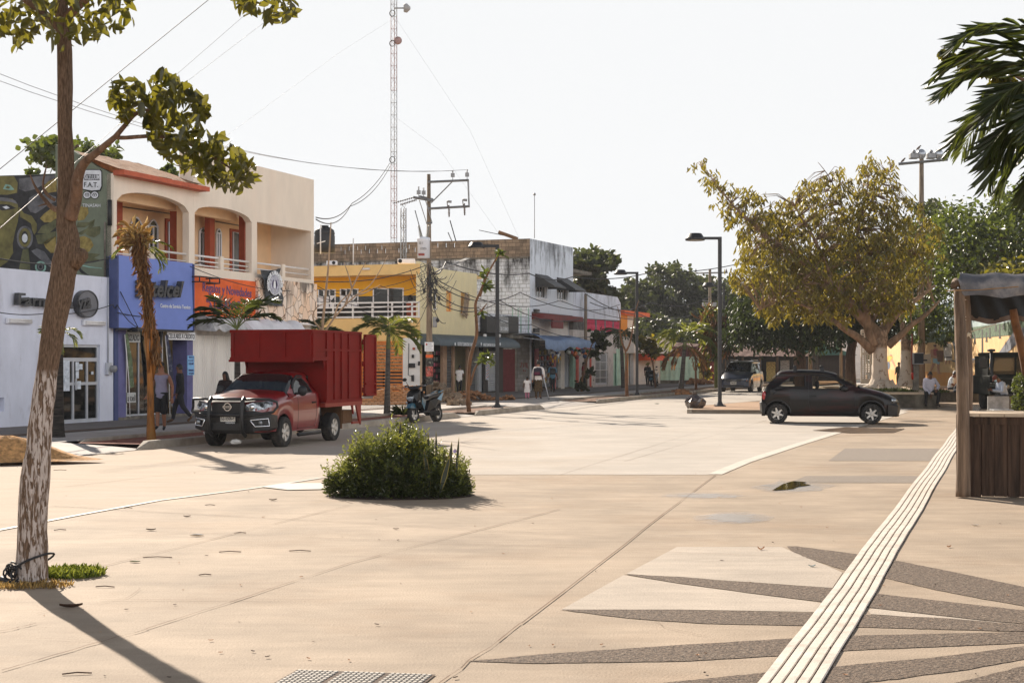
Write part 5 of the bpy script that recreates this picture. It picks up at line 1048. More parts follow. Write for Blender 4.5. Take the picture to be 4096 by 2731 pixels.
def stations(a,b,step,cs,r):
 us=[a+(b-a)*i/int((b-a)/step) for i in range(int((b-a)/step)+1)]
 for c_,_ in cs:
  us=[u for u in us if not(c_-r-.01<u<c_+r+.01)]
  us+=[c_-r*math.cos(math.pi*k/14) for k in range(15)]+[c_-r-.004,c_+r+.004]
 return sorted(set(round(u,4) for u in us if a<=u<=b))
TF=Frame(-4.63,30.7,(.28,.96))
tr=TF.root('pickup_truck',label='red pickup truck with black bull bar and tall red cargo box parked at the kerb',cat='pickup truck')
red_m=mat('red_car_paint',lin(122,14,18),.28,var=.05,scale=2,spec=.6,coat=.9,stain=lin(150,110,90),stain_scale=1.5,stain_amt=.12)
box_m=mat('red_box_paint',lin(118,17,11),.6,var=.1,scale=2,spec=.15,stain=lin(84,24,18),stain_scale=1.5,stain_amt=.4)
c_=.84
base=lambda u:.31 if u>-.35 else .34
B=Body(c_,arch(None,[(0,.31)],.375,base),[(-.85,.80),(-.7,.88),(-.3,.96),(.1,1.0),(.5,1.03),(1.72,1.07)],[(-.85,.86),(-.78,.93),(-.6,1.0),(-.2,1.07),(.22,1.13),(.55,1.33),(.88,1.49),(1.1,1.52),(1.45,1.52),(1.6,1.48),(1.72,1.2)],[(-.85,.60),(-.76,.72),(-.6,.80),(-.4,.84),(1.72,.84)],[(-.85,.5),(-.6,.66),(-.2,.74),(.22,.74),(.55,.68),(.88,.62),(1.5,.60),(1.72,.64)],crown=.03,rh=.09)
us=stations(-.85,1.72,.08,[(0,.31)],.375)
o,gl=B.shell(us,red_m,cab=(.26,1.66),ws=(.24,.84),rw=None,parent=tr,low_m=None)
mb=MB();
for q in gl: mb.add(q,[(0,1,2,3)],cglass_d,smooth=True)
mb.obj('windshield',tr)
roofz=lambda u:interp(B.top,u)-min(B.rh,max(.005,(interp(B.top,u)-interp(B.belt,u))*.5))
ot=[(u,interp(B.belt,u)) for u in (.26,.6,1.0,1.4,1.66)]+[(u,roofz(u)) for u in (1.66,1.5,1.3,1.1,.9,.75,.6,.45,.3)]
wn=[(.52,1.07),(1.42,1.10),(1.36,1.28),(1.22,1.40),(.98,1.40),(.75,1.30),(.58,1.17)]
for s_ in(-1,1):
 mb=MB(); B.patch(mb,ot,s_,red_m,[wn],off=0); o=mb.obj('door_frame',tr)
 mb=MB(); B.patch(mb,wn,s_,cglass_d,off=-.01); mb.obj('side_window',tr)
 mb=MB(); B.line(mb,[(.62,1.0),(.62,.34)],s_,black_m,.005); B.line(mb,[(.62,.36),(1.5,.36),(1.56,.6),(1.56,1.06)],s_,black_m,.005); B.line(mb,wn+[wn[0]],s_,black_m,.014)
 B.line(mb,[(.55,1.2),(.75,1.36),(.98,1.45),(1.25,1.44)],s_,black_m,.022,.015)
 mb.obj('door_seam',tr)
 mb=MB(); p=B.P(1.4,.88,s_,.02); mb.hull([(p[0]-.09,p[1],p[2]-.02),(p[0]+.09,p[1],p[2]-.015),(p[0]-.09,p[1]-s_*.03,p[2]+.02),(p[0]+.09,p[1]-s_*.03,p[2]+.02),(p[0]-.07,p[1]+s_*.02,p[2]+.015),(p[0]+.07,p[1]+s_*.02,p[2]+.015)],chrome_m if 0 else black_m); mb.obj('door_handle',tr)
 p=B.P(.62,1.1,s_,.0); mb=MB(); mb.ball((p[0]-.02,p[1]+s_*.17,p[2]+.04),.11,black_m,14,(.5,.95,1.0)); mb.tube([(p[0],p[1],p[2]-.02),(p[0],p[1]+s_*.1,p[2]-.01)],.025,black_m); mb.obj('wing_mirror',tr)
 mb=MB(); rows=[]
 for k in range(13): a=math.pi*k/12; rows.append([(.365*math.cos(a),c_+s_*.80,.31+.365*math.sin(a)),(.365*math.cos(a),c_+s_*.45,.31+.365*math.sin(a))])
 mb.grid(rows,under_m); mb.obj('wheel_arch',tr)
mb=MB(); mb.box(-.6,1.7,c_-.6,c_+.6,.32,.5,under_m); mb.box(-.55,.3,c_-.55,c_+.55,.5,.9,under_m); mb.box(1.0,3.7,c_-.35,c_-.25,.42,.55,under_m); mb.box(1.0,3.7,c_+.25,c_+.35,.42,.55,under_m); mb.tube([(2.55,.1,.31),(2.55,1.6,.31)],.05,under_m); mb.ball((2.55,c_,.31),.13,under_m); mb.tube([(1.6,c_-.2,.35),(3.2,c_-.25,.35)],.05,under_m); mb.box(1.9,2.2,.3,.75,.32,.62,under_m); mb.obj('chassis',tr)
mb=MB(); mb.box(.8,1.5,c_-.5,c_+.5,.6,1.0,seat_m); mb.box(1.3,1.5,c_-.5,c_-.1,.9,1.35,seat_m,ch=.04); mb.box(1.3,1.5,c_+.1,c_+.5,.9,1.35,seat_m,ch=.04); mb.box(.35,.6,c_-.6,c_+.6,.9,1.08,seat_m,ch=.03); mb.tube([(.75,c_+.3+.16*math.cos(a*.52),1.12+.16*math.sin(a*.52)) for a in range(13)],.014,seat_m,6); mb.box(1.62,1.64,c_-.6,c_+.6,1.0,1.45,under_m); mb.obj('seats',tr)
mb=MB(); mb.box(.66,.67,c_+.02,c_+.07,1.2,1.36,wletter); mb.box(.68,.69,c_-.08,c_-.02,1.18,1.32,mat('charm',lin(150,120,90),.8)); mb.obj('hanging_charm',tr)
def mirror_hull(mb,pts,m):
 for s_ in(-1,1): mb.hull([(a,c_+s_*b,z) for a,b,z in pts],m)
mb=MB(); mb.hull([(-.88,c_-.55,.36),(-.88,c_+.55,.36),(-.93,c_-.5,.62),(-.93,c_+.5,.62),(-.88,c_-.6,.76),(-.88,c_+.6,.76),(-.72,c_-.83,.40),(-.72,c_+.83,.40),(-.70,c_-.85,.70),(-.70,c_+.85,.70),(-.42,c_-.86,.42),(-.42,c_+.86,.42),(-.42,c_-.855,.66),(-.42,c_+.855,.66),(-.5,c_-.7,.3),(-.5,c_+.7,.3),(-.82,c_-.5,.3),(-.82,c_+.5,.3)],plastic_m); mb.obj('bumper',tr)
mb=MB(); mb.box(-.90,-.86,c_-.36,c_+.36,.72,.92,plastic_m)
for k in range(5): mb.box(-.915,-.9,c_-.34,c_+.34,.735+k*.037,.75+k*.037,black_m)
mb.box(-.955,-.93,c_-.4,c_+.4,.38,.52,black_m);
for k in range(4): mb.box(-.965,-.955,c_-.38,c_+.38,.39+k*.033,.40+k*.033,plastic_m)
gr=mb.obj('grille',tr)
mb=MB(); n=24; mb.prism([(.085*math.cos(2*math.pi*i/n),.085*math.sin(2*math.pi*i/n)) for i in range(n)],-.012,.012,chrome_m,[[(.065*math.cos(2*math.pi*i/n),.065*math.sin(2*math.pi*i/n)) for i in range(n)]]); mb.box(-.1,.1,-.018,.01,-.02,.02,chrome_m)
text_mesh(mb,'NISSAN',black_m,1,T(-.075,-.02,-.012),ext=.001,bold=.02,width=.15,height=.024)
b_=mb.obj('badge',gr); b_.location=(-.93,c_,.84); b_.rotation_euler=(0,0,rad(-90))
mb=MB(); mb.box(-.16,.16,-.01,.01,-.07,.07,plate_m); text_mesh(mb,'SZ-5506-F',dark_e,1,T(-.145,-.012,-.045),ext=.001,bold=.02,width=.29,height=.085); mb.box(-.17,.17,-.008,.012,-.115,-.07,black_m); text_mesh(mb,'NISSAN',wletter,1,T(-.04,-.012,-.108),ext=.001,bold=.01,width=.19,height=.028)
b_=mb.obj('number_plate',tr); b_.location=(-.955,c_-.02,.62); b_.rotation_euler=(0,0,rad(-90))
for s_ in(-1,1):
 mb=MB(); mb.hull([(-.88,c_+s_*.36,.77),(-.89,c_+s_*.38,.88),(-.84,c_+s_*.52,.93),(-.72,c_+s_*.74,.96),(-.56,c_+s_*.82,.95),(-.62,c_+s_*.84,.86),(-.78,c_+s_*.74,.80),(-.86,c_+s_*.55,.76),(-.6,c_+s_*.5,.85)],lamp_m); h_=mb.obj('headlight',tr)
 mb=MB(); mb.ball((-.86,c_+s_*.5,.84),.06,chrome_m,12,(.5,1,1)); mb.obj('bulb',h_); mb=MB(); mb.ball((-.78,c_+s_*.68,.87),.045,dark_e,12,(.6,1,1)); mb.obj('bulb',h_)
 mb=MB(); q=[(.50,.58),(.80,.61),(.82,.46),(.58,.45)]
 vs=[(-.94+(b-.5)*.68,c_+s_*b,z) for b,z in q]; mb.tube(vs+[vs[0]],.016,chrome_m,6); mb.add([(a+.01,b,z) for a,b,z in vs],[(0,1,2,3)],black_m); mb.ball((-.86,c_+s_*.68,.53),.05,lamp_m,12,(.6,1,1)); mb.obj('fog_lamp',tr)
mb=MB()
for s_ in(-1,1):
 mb.tube([(-.86,c_+s_*.36,.26),(-1.0,c_+s_*.36,.34),(-1.04,c_+s_*.36,.6),(-1.02,c_+s_*.36,.92),(-.92,c_+s_*.36,1.03)],.04,plastic_m)
 mb.tube([(-.94,c_+s_*.36,.99),(-.92,c_+s_*.60,1.0),(-.78,c_+s_*.84,.99),(-.62,c_+s_*.93,.94),(-.60,c_+s_*.94,.84),(-.72,c_+s_*.90,.74),(-.9,c_+s_*.62,.69),(-1.0,c_+s_*.36,.67)],.026,plastic_m)
mb.tube([(-.94,c_-.36,1.0),(-.95,c_+.36,1.0)],.03,plastic_m); mb.tube([(-1.03,c_-.36,.68),(-1.03,c_+.36,.68)],.03,plastic_m); mb.obj('bull_bar',tr)
mb=MB(); mb.hull([(-.86,c_-.55,.96),(-.86,c_+.55,.96),(-.90,c_-.4,.94),(-.90,c_+.4,.94),(-.72,c_-.62,1.0),(-.72,c_+.62,1.0),(-.80,c_,1.0)],black_m); mb.obj('bug_deflector',tr)
for u in (0,2.55):
 wheel(tr,u,.0,.31,.2,True,6); wheel(tr,u,2*c_-.0,.31,.2,False,6)
mb=MB(); mb.tube([(.55,-.03,.24),(1.65,-.03,.24)],.045,plastic_m); mb.box(.7,1.5,-.05,.1,.25,.28,chrome_m); mb.obj('side_step',tr)
v0,v1=-.075,1.79; u0,u1,uo=1.84,3.89,1.14; z0,z1,zo=.86,2.42,1.79
bx=MB(); t_=.03
bx.box(u0,u1,v0,v0+t_,z0,z1,box_m); bx.box(u0,u1,v1-t_,v1,z0,z1,box_m); bx.box(u0,u0+t_,v0+t_,v1-t_,z0,zo+.05,box_m); bx.box(uo,u1,v0+t_,v1-t_,z0-.1 if 0 else z0-.04,z0,box_m) if 0 else bx.box(u0,u1,v0+t_,v1-t_,z0,z0+.03,box_m)
bx.box(uo,uo+t_,v0,v1,zo,z1,box_m); bx.box(uo+t_,u0,v0,v0+t_,zo,z1,box_m); bx.box(uo+t_,u0,v1-t_,v1,zo,z1,box_m); bx.box(uo+t_,u0,v0+t_,v1-t_,zo,zo+t_,box_m)
bx.obj('cargo_box',tr)
fb=MB()
def rail(a,b,v_,z,m=box_m,s_=.05,out=-1): fb.box(a,b,v_+min(0,out*.035),v_+max(0,out*.035),z-s_/2,z+s_/2,m)
for v_,out in ((v0,-1),(v1,1)):
 for z in (z1-.02,): rail(uo,u1,v_,z,out=out)
 rail(uo,u0+.1,v_,zo+.02,s_=.08,out=out); rail(u0-.02,u1,v_,z0+.02,s_=.07,out=out); rail(uo,u1,v_,2.0,s_=.045,out=out)
 for u in (uo+.03,u0+.05,2.32,2.72,3.14,3.84): fb.box(u-.025,u+.025,v_+min(0,out*.033),v_+max(0,out*.033),(zo if u<u0 else z0)+.04,z1-.045,box_m)
for z in (z1-.02,zo+.02): fb.box(uo-.035,uo,v0-.035,v1+.035,z-.04,z+.03,box_m)
for k in range(4): v_=v0+.03+(v1-v0-.06)*k/3; fb.box(uo-.033,uo,v_-.03,v_+.03,zo+.05,z1-.06,box_m)
fb.box(uo-.06,uo,v0-.05,v1+.05,zo-.05,zo-.0,box_m); fb.obj('box_frame',tr)
mb=MB(); mb.box(u0-.05,u1,v0-.03,v1+.03,z0-.1,z0-.005,mat('red_chassis_rail',lin(140,44,28),.5,var=.12));
for v_ in (v0-.01,v1-.03): mb.prism([(3.35,z0-.1),(3.45,z0-.3),(3.42,z0-.1)],v_,v_+.04,MATS['red_chassis_rail']); mb.prism([(3.6,z0-.1),(3.88,z0-.1),(3.88,z0-.55),(3.80,z0-.5)],v_,v_+.04,MATS['red_chassis_rail'])
mb.box(3.4,3.88,v0,v0+.04,z0-.52,z0-.47,MATS['red_chassis_rail']); mb.obj('bed_frame',tr)
mb=MB(); mb.prism([(u0-.12,zo-.0),(u0,zo-.25),(u0,zo)],v0,v0+.03,box_m); mb.prism([(u0-.12,zo-.0),(u0,zo-.25),(u0,zo)],v1-.03,v1,box_m); mb.obj('corner_brace',tr)
mb=MB(); mb.box(3.90,4.55,v0-.1,v0-.06,z0+.1,z1-.05,box_m); mb.box(3.90,4.55,v0-.13,v0-.1,z0+.1,z0+.15,box_m); mb.box(3.90,4.55,v0-.13,v0-.1,z0+.36,z0+.40,box_m); mb.box(3.90,4.55,v0-.13,v0-.1,z1-.1,z1-.05,box_m); mb.box(4.5,4.55,v0-.13,v0-.1,z0+.15,z1-.1,box_m)
for z in (1.1,1.7,2.2): mb.tube([(3.91,v0-.05,z-.06),(3.91,v0-.05,z+.06)],.03,box_m)
mb.obj('open_rear_door',tr)
mb=MB(); mb.box(3.0,3.03,v0+.1,v0+.6,.25,.75,mat('mud_flap',lin(112,80,52),.9,var=.2)); mb.box(3.25,3.8,.1,.5,.35,.65,MATS['mud_flap']); mb.obj('mud_flap',tr)
CF=Frame(7.47,42.2,(.985,-.17))
ca=CF.root('hatchback_car',label='faded black and dark red hatchback seen from its side with roof bars',cat='car')
def k3(x,y): return CF.uz(750+x/13.44,350+y/13.44,0)
fad_m=mat('faded_black_paint',(.008,.006,.005,1),.3,var=.2,scale=2,spec=.25,coat=.12,stain=lin(76,20,14),stain_scale=.9,stain_amt=.75,stretch=(.4,1,3.),stain_lo=.5)
uw,uf=k3(368,852)[0],k3(1635,850)[0]; rw_=.285; cv=.80
pt=lambda L_:[k3(*p) for p in L_]
topP=sorted(pt([(155,600),(170,540),(230,450),(330,350),(400,295),(480,280),(700,268),(1000,280),(1150,315),(1280,375),(1400,440),(1500,500),(1600,520),(1700,545),(1800,575),(1900,612),(1980,655),(2010,690)]))
bel=sorted(pt([(155,610),(300,520),(500,510),(1230,545),(1420,540),(1600,555),(1700,590),(1900,650),(2010,700)]))
nu=k3(2012,700)[0]; ru=k3(155,600)[0]
B2=Body(cv,arch(None,[(uw,rw_),(uf,rw_)],.345,lambda u:.215+.0*u),bel,topP,[(ru,.66),(ru+.2,.74),(ru+.5,.79),(uf,.79),(uf+.4,.74),(nu-.15,.66),(nu,.55)],[(ru,.56),(ru+.45,.56),(k3(700,1)[0],.58),(k3(1150,1)[0],.58),(k3(1500,1)[0],.66),(uf+.3,.62),(nu,.48)],crown=.03,rh=.06,wb=.95)
us=stations(ru,nu,.08,[(uw,rw_),(uf,rw_)],.345)
o,gl=B2.shell(us,fad_m,cab=(k3(300,1)[0],k3(1420,1)[0]),ws=(k3(1165,1)[0],k3(1490,1)[0]),rw=(k3(190,1)[0],k3(385,1)[0]),parent=ca)
for nm,cd in (('windshield',lambda u:u>1.2),('rear_window',lambda u:u<=1.2)): mb=MB(); [mb.add(q,[(0,1,2,3)],cglass,smooth=True) for q in gl if cd(q[0][0])]; mb.obj(nm,ca)
rz2=lambda u:interp(B2.top,u)-min(B2.rh,max(.005,(interp(B2.top,u)-interp(B2.belt,u))*.5))
cab0,cab1=min(u for u in us if u>k3(300,1)[0]-.05),max(u for u in us if u<k3(1420,1)[0]+.05)
sel=[u for u in us if cab0-.06<=u<=cab1+.06]
ot=[(u,interp(B2.belt,u)) for u in sel]+[(u,rz2(u)) for u in sel[::-1]]
w1=pt([(385,485),(430,440),(480,400),(540,362),(600,342),(745,338),(748,500),(480,495)]); w2=pt([(830,335),(1000,340),(1120,370),(1220,430),(1285,475),(1235,535),(840,525)])
clampz=lambda P_:[(u,min(z,rz2(u)-.03)) for u,z in P_]
w1,w2=clampz(w1),clampz(w2)
for s_ in(-1,1):
 mb=MB(); B2.patch(mb,ot,s_,fad_m,[w1,w2],off=0); mb.obj('window_surround',ca)
 for w_ in (w1,w2): mb=MB(); B2.patch(mb,w_,s_,cglass,off=-.012); mb.obj('side_window',ca)
 mb=MB();
 for w_ in (w1,w2): B2.line(mb,w_+[w_[0]],s_,black_m,.012)
 B2.line(mb,pt([(795,330),(785,520),(788,700),(810,800),(850,835),(1380,835),(1415,780),(1410,545)]),s_,black_m,.006); mb.obj('door_seam',ca)
 mb=MB(); q=k3(850,602); p=B2.P(*q,s_,.01); mb.box(p[0]-.09,p[0]+.09,p[1]-.02,p[1]+.02,p[2]-.03,p[2]+.03,black_m,ch=.01); mb.obj('door_handle',ca)
 q=k3(1275,515); p=B2.P(*q,s_,.08); mb=MB(); mb.ball(p,.1,black_m,12,(1,.6,.7)); mb.obj('wing_mirror',ca)
 q=k3(1930,678); p=B2.P(q[0],q[1],s_,-.02); mb=MB(); mb.ball((p[0],p[1],p[2]),.1,lamp_m,16,(1.05,.45,.72)); mb.obj('headlight',ca)
 q=k3(190,610); p=B2.P(q[0],q[1],s_,-.015); mb=MB(); mb.ball(p,.14,mat('tail_red',lin(170,20,24),.15,var=.2,spec=.8) if 'tail_red' not in MATS else MATS['tail_red'],14,(.42,.35,1.0)); mb.obj('tail_light',ca)
 for cu in (uw,uf):
  mb=MB(); B2.line(mb,[(cu-.37*math.cos(math.pi*k/16),rw_+.37*math.sin(math.pi*k/16)) for k in range(1 if cu==uw else 0,17)],s_,plastic_m,.03,-.008); mb.obj('arch_trim',ca)
  mb=MB(); rows=[]
  for k in range(13): a=math.pi*k/12; rows.append([(cu+.335*math.cos(a),cv+s_*.74,rw_+.335*math.sin(a)),(cu+.335*math.cos(a),cv+s_*.4,rw_+.335*math.sin(a))])
  mb.grid(rows,under_m); mb.obj('wheel_arch',ca)
def bump(pts,name,par):
 mb=MB(); mb.hull([(u,cv+s_*w_,z) for u,w_,z in pts for s_ in(-1,1)],plastic_m); return mb.obj(name,par)
fb0,fb1=k3(1800,690),k3(2035,740)
bump([(fb1[0],.45,.50),(fb1[0]-.02,.45,.30),(fb1[0]-.08,.66,.50),(fb1[0]-.1,.66,.26),(fb0[0]+.12,.78,.55),(fb0[0]+.12,.76,.24),(fb1[0]-.12,.6,.6),(fb1[0]-.1,.4,.2)],'front_bumper',ca)
rb=k3(125,700); bump([(rb[0],.45,.58),(rb[0]+.02,.45,.36),(rb[0]+.05,.7,.6),(rb[0]+.08,.7,.30),(k3(215,1)[0],.77,.56),(k3(200,1)[0],.76,.28),(rb[0]+.1,.6,.64)],'rear_bumper',ca)
mb=MB(); mb.box(fb1[0]+.0,fb1[0]+.015,cv-.25,cv+.25,.36,.46,plate_m); mb.obj('number_plate',ca)
mb=MB(); mb.lathe([(0,.01),(.07,.01),(.075,0)],black_m,16,T(*B2.P(*k3(305,557),-1,.002),rx=rad(90))); mb.obj('fuel_cap',ca)
for x in (610,975):
 mb=MB(); q=k3(x,275); zt_=k3(x,212)[1]; mb.box(q[0]-.035,q[0]+.035,cv-.58,cv+.58,zt_,zt_+.025,black_m)
 for s_ in(-1,1): mb.hull([(q[0]-.07,cv+s_*.56,q[1]-.06),(q[0]+.07,cv+s_*.56,q[1]-.06),(q[0]-.03,cv+s_*.5,zt_),(q[0]+.03,cv+s_*.5,zt_),(q[0]-.05,cv+s_*.5,q[1]),(q[0]+.05,cv+s_*.5,q[1])],black_m)
 mb.obj('roof_bar',ca)
mb=MB(); mb.box(ru+.3,nu-.3,cv-.6,cv+.6,.22,.36,under_m); [mb.box(q-.4,q+.4,cv-.4,cv+.4,.22,.72,under_m) for q in (uw,uf)]
for x in (900,):
 for s_ in(-1,1): u=k3(925,1)[0]; mb.box(u-.1,u+.05,cv+s_*.35-.22,cv+s_*.35+.22,.4,1.0,seat_m,ch=.05); mb.box(u-.07,u+.02,cv+s_*.35-.12,cv+s_*.35+.12,1.0,1.2,seat_m,ch=.03); mb.box(u,u+.5,cv+s_*.35-.22,cv+s_*.35+.22,.4,.6,seat_m,ch=.04)
u=k3(430,1)[0]; mb.box(u,u+.12,cv-.55,cv+.55,.4,.9,seat_m,ch=.04); u=k3(1350,1)[0]; mb.box(u,u+.3,cv-.65,cv+.65,.6,.95,seat_m,ch=.05); mb.obj('seats',ca)
for u in (uw,uf): wheel(ca,u,.0,rw_,.17,True,6,star=True); wheel(ca,u,1.6,rw_,.17,False,6,star=True)
VF=Frame(13.8,86.,(.33,.945))
va=VF.root('minivan',label='dark blue minivan facing the camera behind the garbage bag',cat='minivan')
vb=mat('dark_blue_car_paint',lin(40,50,70),.3,var=.05,spec=.6,coat=.8)
cv=.92
B3=Body(cv,arch(None,[(0,.33),(3.0,.33)],.39,lambda u:.26),[(-.95,.62),(-.7,.78),(0,.98),(.5,1.02),(4,1.08)],[(-.95,.68),(-.8,.82),(-.4,1.0),(0,1.12),(.2,1.18),(.7,1.5),(1.1,1.70),(1.6,1.77),(3.2,1.78),(3.8,1.72),(4,1.2)],[(-.95,.6),(-.8,.78),(-.5,.88),(3.6,.92),(4,.84)],[(-.95,.5),(-.5,.7),(.2,.76),(1.1,.68),(3.6,.68),(4,.7)],crown=.03)
us=stations(-.95,4,.1,[(0,.33),(3.0,.33)],.39)
o,gl=B3.shell(us,vb,cab=(.25,3.85),ws=(.2,1.05),parent=va)
mb=MB(); [mb.add(q,[(0,1,2,3)],cglass_d,smooth=True) for q in gl]; mb.obj('windshield',va)
rz3=lambda u:interp(B3.top,u)-min(B3.rh,max(.005,(interp(B3.top,u)-interp(B3.belt,u))*.5)); sel=[u for u in us if .2<=u<=3.9]
ot=[(u,interp(B3.belt,u)) for u in sel]+[(u,rz3(u)) for u in sel[::-1]]
WW=[[(.75,1.1),(1.5,1.1),(1.5,1.6),(1.15,1.55)],[(1.6,1.1),(2.6,1.12),(2.6,1.62),(1.6,1.62)],[(2.7,1.14),(3.6,1.16),(3.5,1.58),(2.7,1.6)]]
for s_ in(-1,1):
 mb=MB(); B3.patch(mb,ot,s_,vb,WW,off=0); mb.obj('window_surround',va)
 for w_ in WW: mb=MB(); B3.patch(mb,w_,s_,darkglass_m,off=-.01); mb.obj('side_window',va)
 mb=MB(); mb.hull([(-.93,cv+s_*.42,.62),(-.93,cv+s_*.42,.76),(-.8,cv+s_*.8,.64),(-.74,cv+s_*.8,.8),(-.6,cv+s_*.6,.7)],lamp_m); h_=mb.obj('headlight',va); mb=MB(); mb.box(-.84,-.8,cv+s_*.7-.05,cv+s_*.7+.05,.64,.7,amber_m); mb.obj('indicator',h_)
 mb=MB(); p=B3.P(.6,1.1,s_,.1); mb.ball(p,.11,black_m,10,(.6,1,.8)); mb.obj('wing_mirror',va)
 mb=MB(); B3.line(mb,[(.6,1.1),(.6,.35)],s_,black_m); B3.line(mb,[(1.55,1.6),(1.55,.3)],s_,black_m); B3.line(mb,[(2.65,1.6),(2.65,.35)],s_,black_m); mb.obj('door_seam',va)
 mb=MB(); mb.tube([(1.3,cv+s_*.6,1.84),(3.5,cv+s_*.6,1.84)],.02,alu_m); mb.obj('roof_rail',va)
mb=MB(); mb.hull([(-.97,cv-.5,.3),(-.97,cv+.5,.3),(-1.0,cv-.5,.5),(-1.0,cv+.5,.5),(-.85,cv-.85,.34),(-.85,cv+.85,.34),(-.82,cv-.85,.58),(-.82,cv+.85,.58),(-.5,cv-.9,.4),(-.5,cv+.9,.4)],mat('silver_blue',lin(70,78,96),.4,spec=.6)); mb.obj('bumper',va)
mb=MB(); mb.hull([(-.96,cv-.42,.60),(-.96,cv+.42,.60),(-.95,cv-.46,.76),(-.95,cv+.46,.76),(-.8,cv,.7)],black_m); mb.tube([(-.98,cv-.2,.69),(-.98,cv,.66),(-.98,cv+.2,.69)],.015,chrome_m); mb.box(-1.01,-.98,cv-.6,cv+.6,.32,.42,black_m); mb.obj('grille',va)
mb=MB(); mb.box(-.17,.17,-.01,.01,-.08,.08,plate_m); text_mesh(mb,'744-871',dark_e,1,T(-.14,-.012,-.05),ext=.001,bold=.02,width=.28,height=.1); b_=mb.obj('number_plate',va); b_.location=(-1.02,cv,.52); b_.rotation_euler=(0,0,rad(-90))
mb=MB(); mb.box(-.5,3.9,cv-.7,cv+.7,.26,.4,under_m); mb.box(.9,3.5,cv-.7,cv+.7,.5,1.15,seat_m); mb.box(1.2,1.4,cv-.6,cv-.1,1.1,1.5,seat_m,ch=.04); mb.box(1.2,1.4,cv+.1,cv+.6,1.1,1.5,seat_m,ch=.04); mb.obj('seats',va)
for u in (0,3.0): wheel(va,u,.02,.33,.21,True,6,rm=alu_m); wheel(va,u,1.82,.33,.21,False,6,rm=alu_m)
SF=Frame(-2.79,42.6,(.5,.87))
sc_r=SF.root('motor_scooter',label='black and teal scooter parked on its stand against the kerb beside the palm',cat='scooter')
sb=mat('scooter_black',(.008,.008,.009,1),.4,spec=.25,coat=.1); teal_p=mat('scooter_teal',lin(44,100,122),.3,coat=.6,spec=.6)
def sobj(mb,name,par=None): return mb.obj(name,par or sc_r)
wheel(sc_r,0,-.05,.24,.1,True,5); wheel(sc_r,1.22,-.06,.24,.12,True,5)
mb=MB(); mb.hull([(-.02,-.17,.62),(-.02,.17,.62),(-.10,-.1,.78),(-.10,.1,.78),(.06,-.2,.86),(.06,.2,.86),(.14,-.22,.55),(.14,.22,.55),(.2,-.18,.95),(.2,.18,.95),(.08,-.12,.42),(.08,.12,.42),(.25,-.16,.4),(.25,.16,.4)],sb); mb.hull([(.2,-.2,.6),(.2,.2,.6),(.28,-.22,.9),(.28,.22,.9),(.32,-.2,.35),(.32,.2,.35),(.36,-.18,.6),(.36,.18,.6)],sb); sobj(mb,'front_shield')
mb=MB(); mb.hull([(-.26,-.07,.44),(-.26,.07,.44),(-.1,-.08,.56),(-.1,.08,.56),(.12,-.08,.54),(.12,.08,.54),(.2,-.06,.4),(.2,.06,.4),(-.14,-.07,.48),(0,0,.58)],teal_p); sobj(mb,'front_mudguard')
for s_ in(-1,1): mb=MB(); mb.tube([(0,s_*.07,.24),(.12,s_*.07,.6)],.022,black_m); sobj(mb,'fork')
for s_ in(-1,1): mb=MB(); mb.hull([(.16,s_*.22,.55),(.18,s_*.235,.72),(.42,s_*.2,.62),(.30,s_*.2,.35),(.36,s_*.17,.5)],teal_p); sobj(mb,'side_panel')
mb=MB(); mb.box(.3,.66,-.17,.17,.27,.33,plastic_m,ch=.02); mb.hull([(.5,-.14,.3),(.5,.14,.3),(.7,-.15,.62),(.7,.15,.62),(1.3,-.12,.72),(1.3,.12,.72),(1.4,-.08,.6),(1.4,.08,.6),(.9,-.16,.4),(.9,.16,.4)],sb); sobj(mb,'rear_body')
mb=MB(); mb.hull([(.62,-.13,.66),(.62,.13,.66),(.66,-.15,.74),(.66,.15,.74),(.95,-.15,.76),(.95,.15,.76),(1.2,-.12,.84),(1.2,.12,.84),(1.42,-.09,.84),(1.42,.09,.84),(1.4,-.1,.74),(1.4,.1,.74)],mat('vinyl_seat',(.015,.015,.017,1),.45,spec=.35)); sobj(mb,'seat')
for s_ in(-1,1): mb=MB(); mb.hull([(1.1,s_*.14,.66),(1.5,s_*.11,.86),(1.52,s_*.1,.8),(1.3,s_*.15,.6),(1.3,s_*.12,.7)],teal_p); sobj(mb,'tail_panel')
mb=MB(); mb.tube([(1.2,-.12,.84),(1.5,-.12,.9),(1.5,.12,.9),(1.2,.12,.84)],.016,teal_p); sobj(mb,'grab_rail')
mb=MB(); mb.hull([(.1,-.16,.98),(.1,.16,.98),(.2,-.2,1.06),(.2,.2,1.06),(.32,-.12,1.04),(.32,.12,1.04),(.2,-.1,.92),(.2,.1,.92)],black_m); mb.tube([(.24,-.36,1.06),(.2,-.15,1.02),(.2,.15,1.02),(.24,.36,1.06)],.018,black_m)
for s_ in(-1,1): mb.tube([(.24,s_*.26,1.05),(.26,s_*.38,1.07)],.028,black_m); mb.tube([(.18,s_*.24,1.04),(.16,s_*.4,1.04)],.008,chrome_m)
sobj(mb,'handlebar')
for s_ in(-1,1): mb=MB(); mb.tube([(.2,s_*.2,1.05),(.2,s_*.3,1.2)],.008,black_m); mb.ball((.2,s_*.34,1.26),.075,black_m,12,(.35,1.1,.7)); sobj(mb,'mirror')
mb=MB(); mb.hull([(-.10,-.12,.70),(-.10,.12,.70),(-.08,-.13,.78),(-.08,.13,.78),(-.115,0,.62),(-.06,-.06,.6),(-.06,.06,.6)],lamp_m); sobj(mb,'headlight')
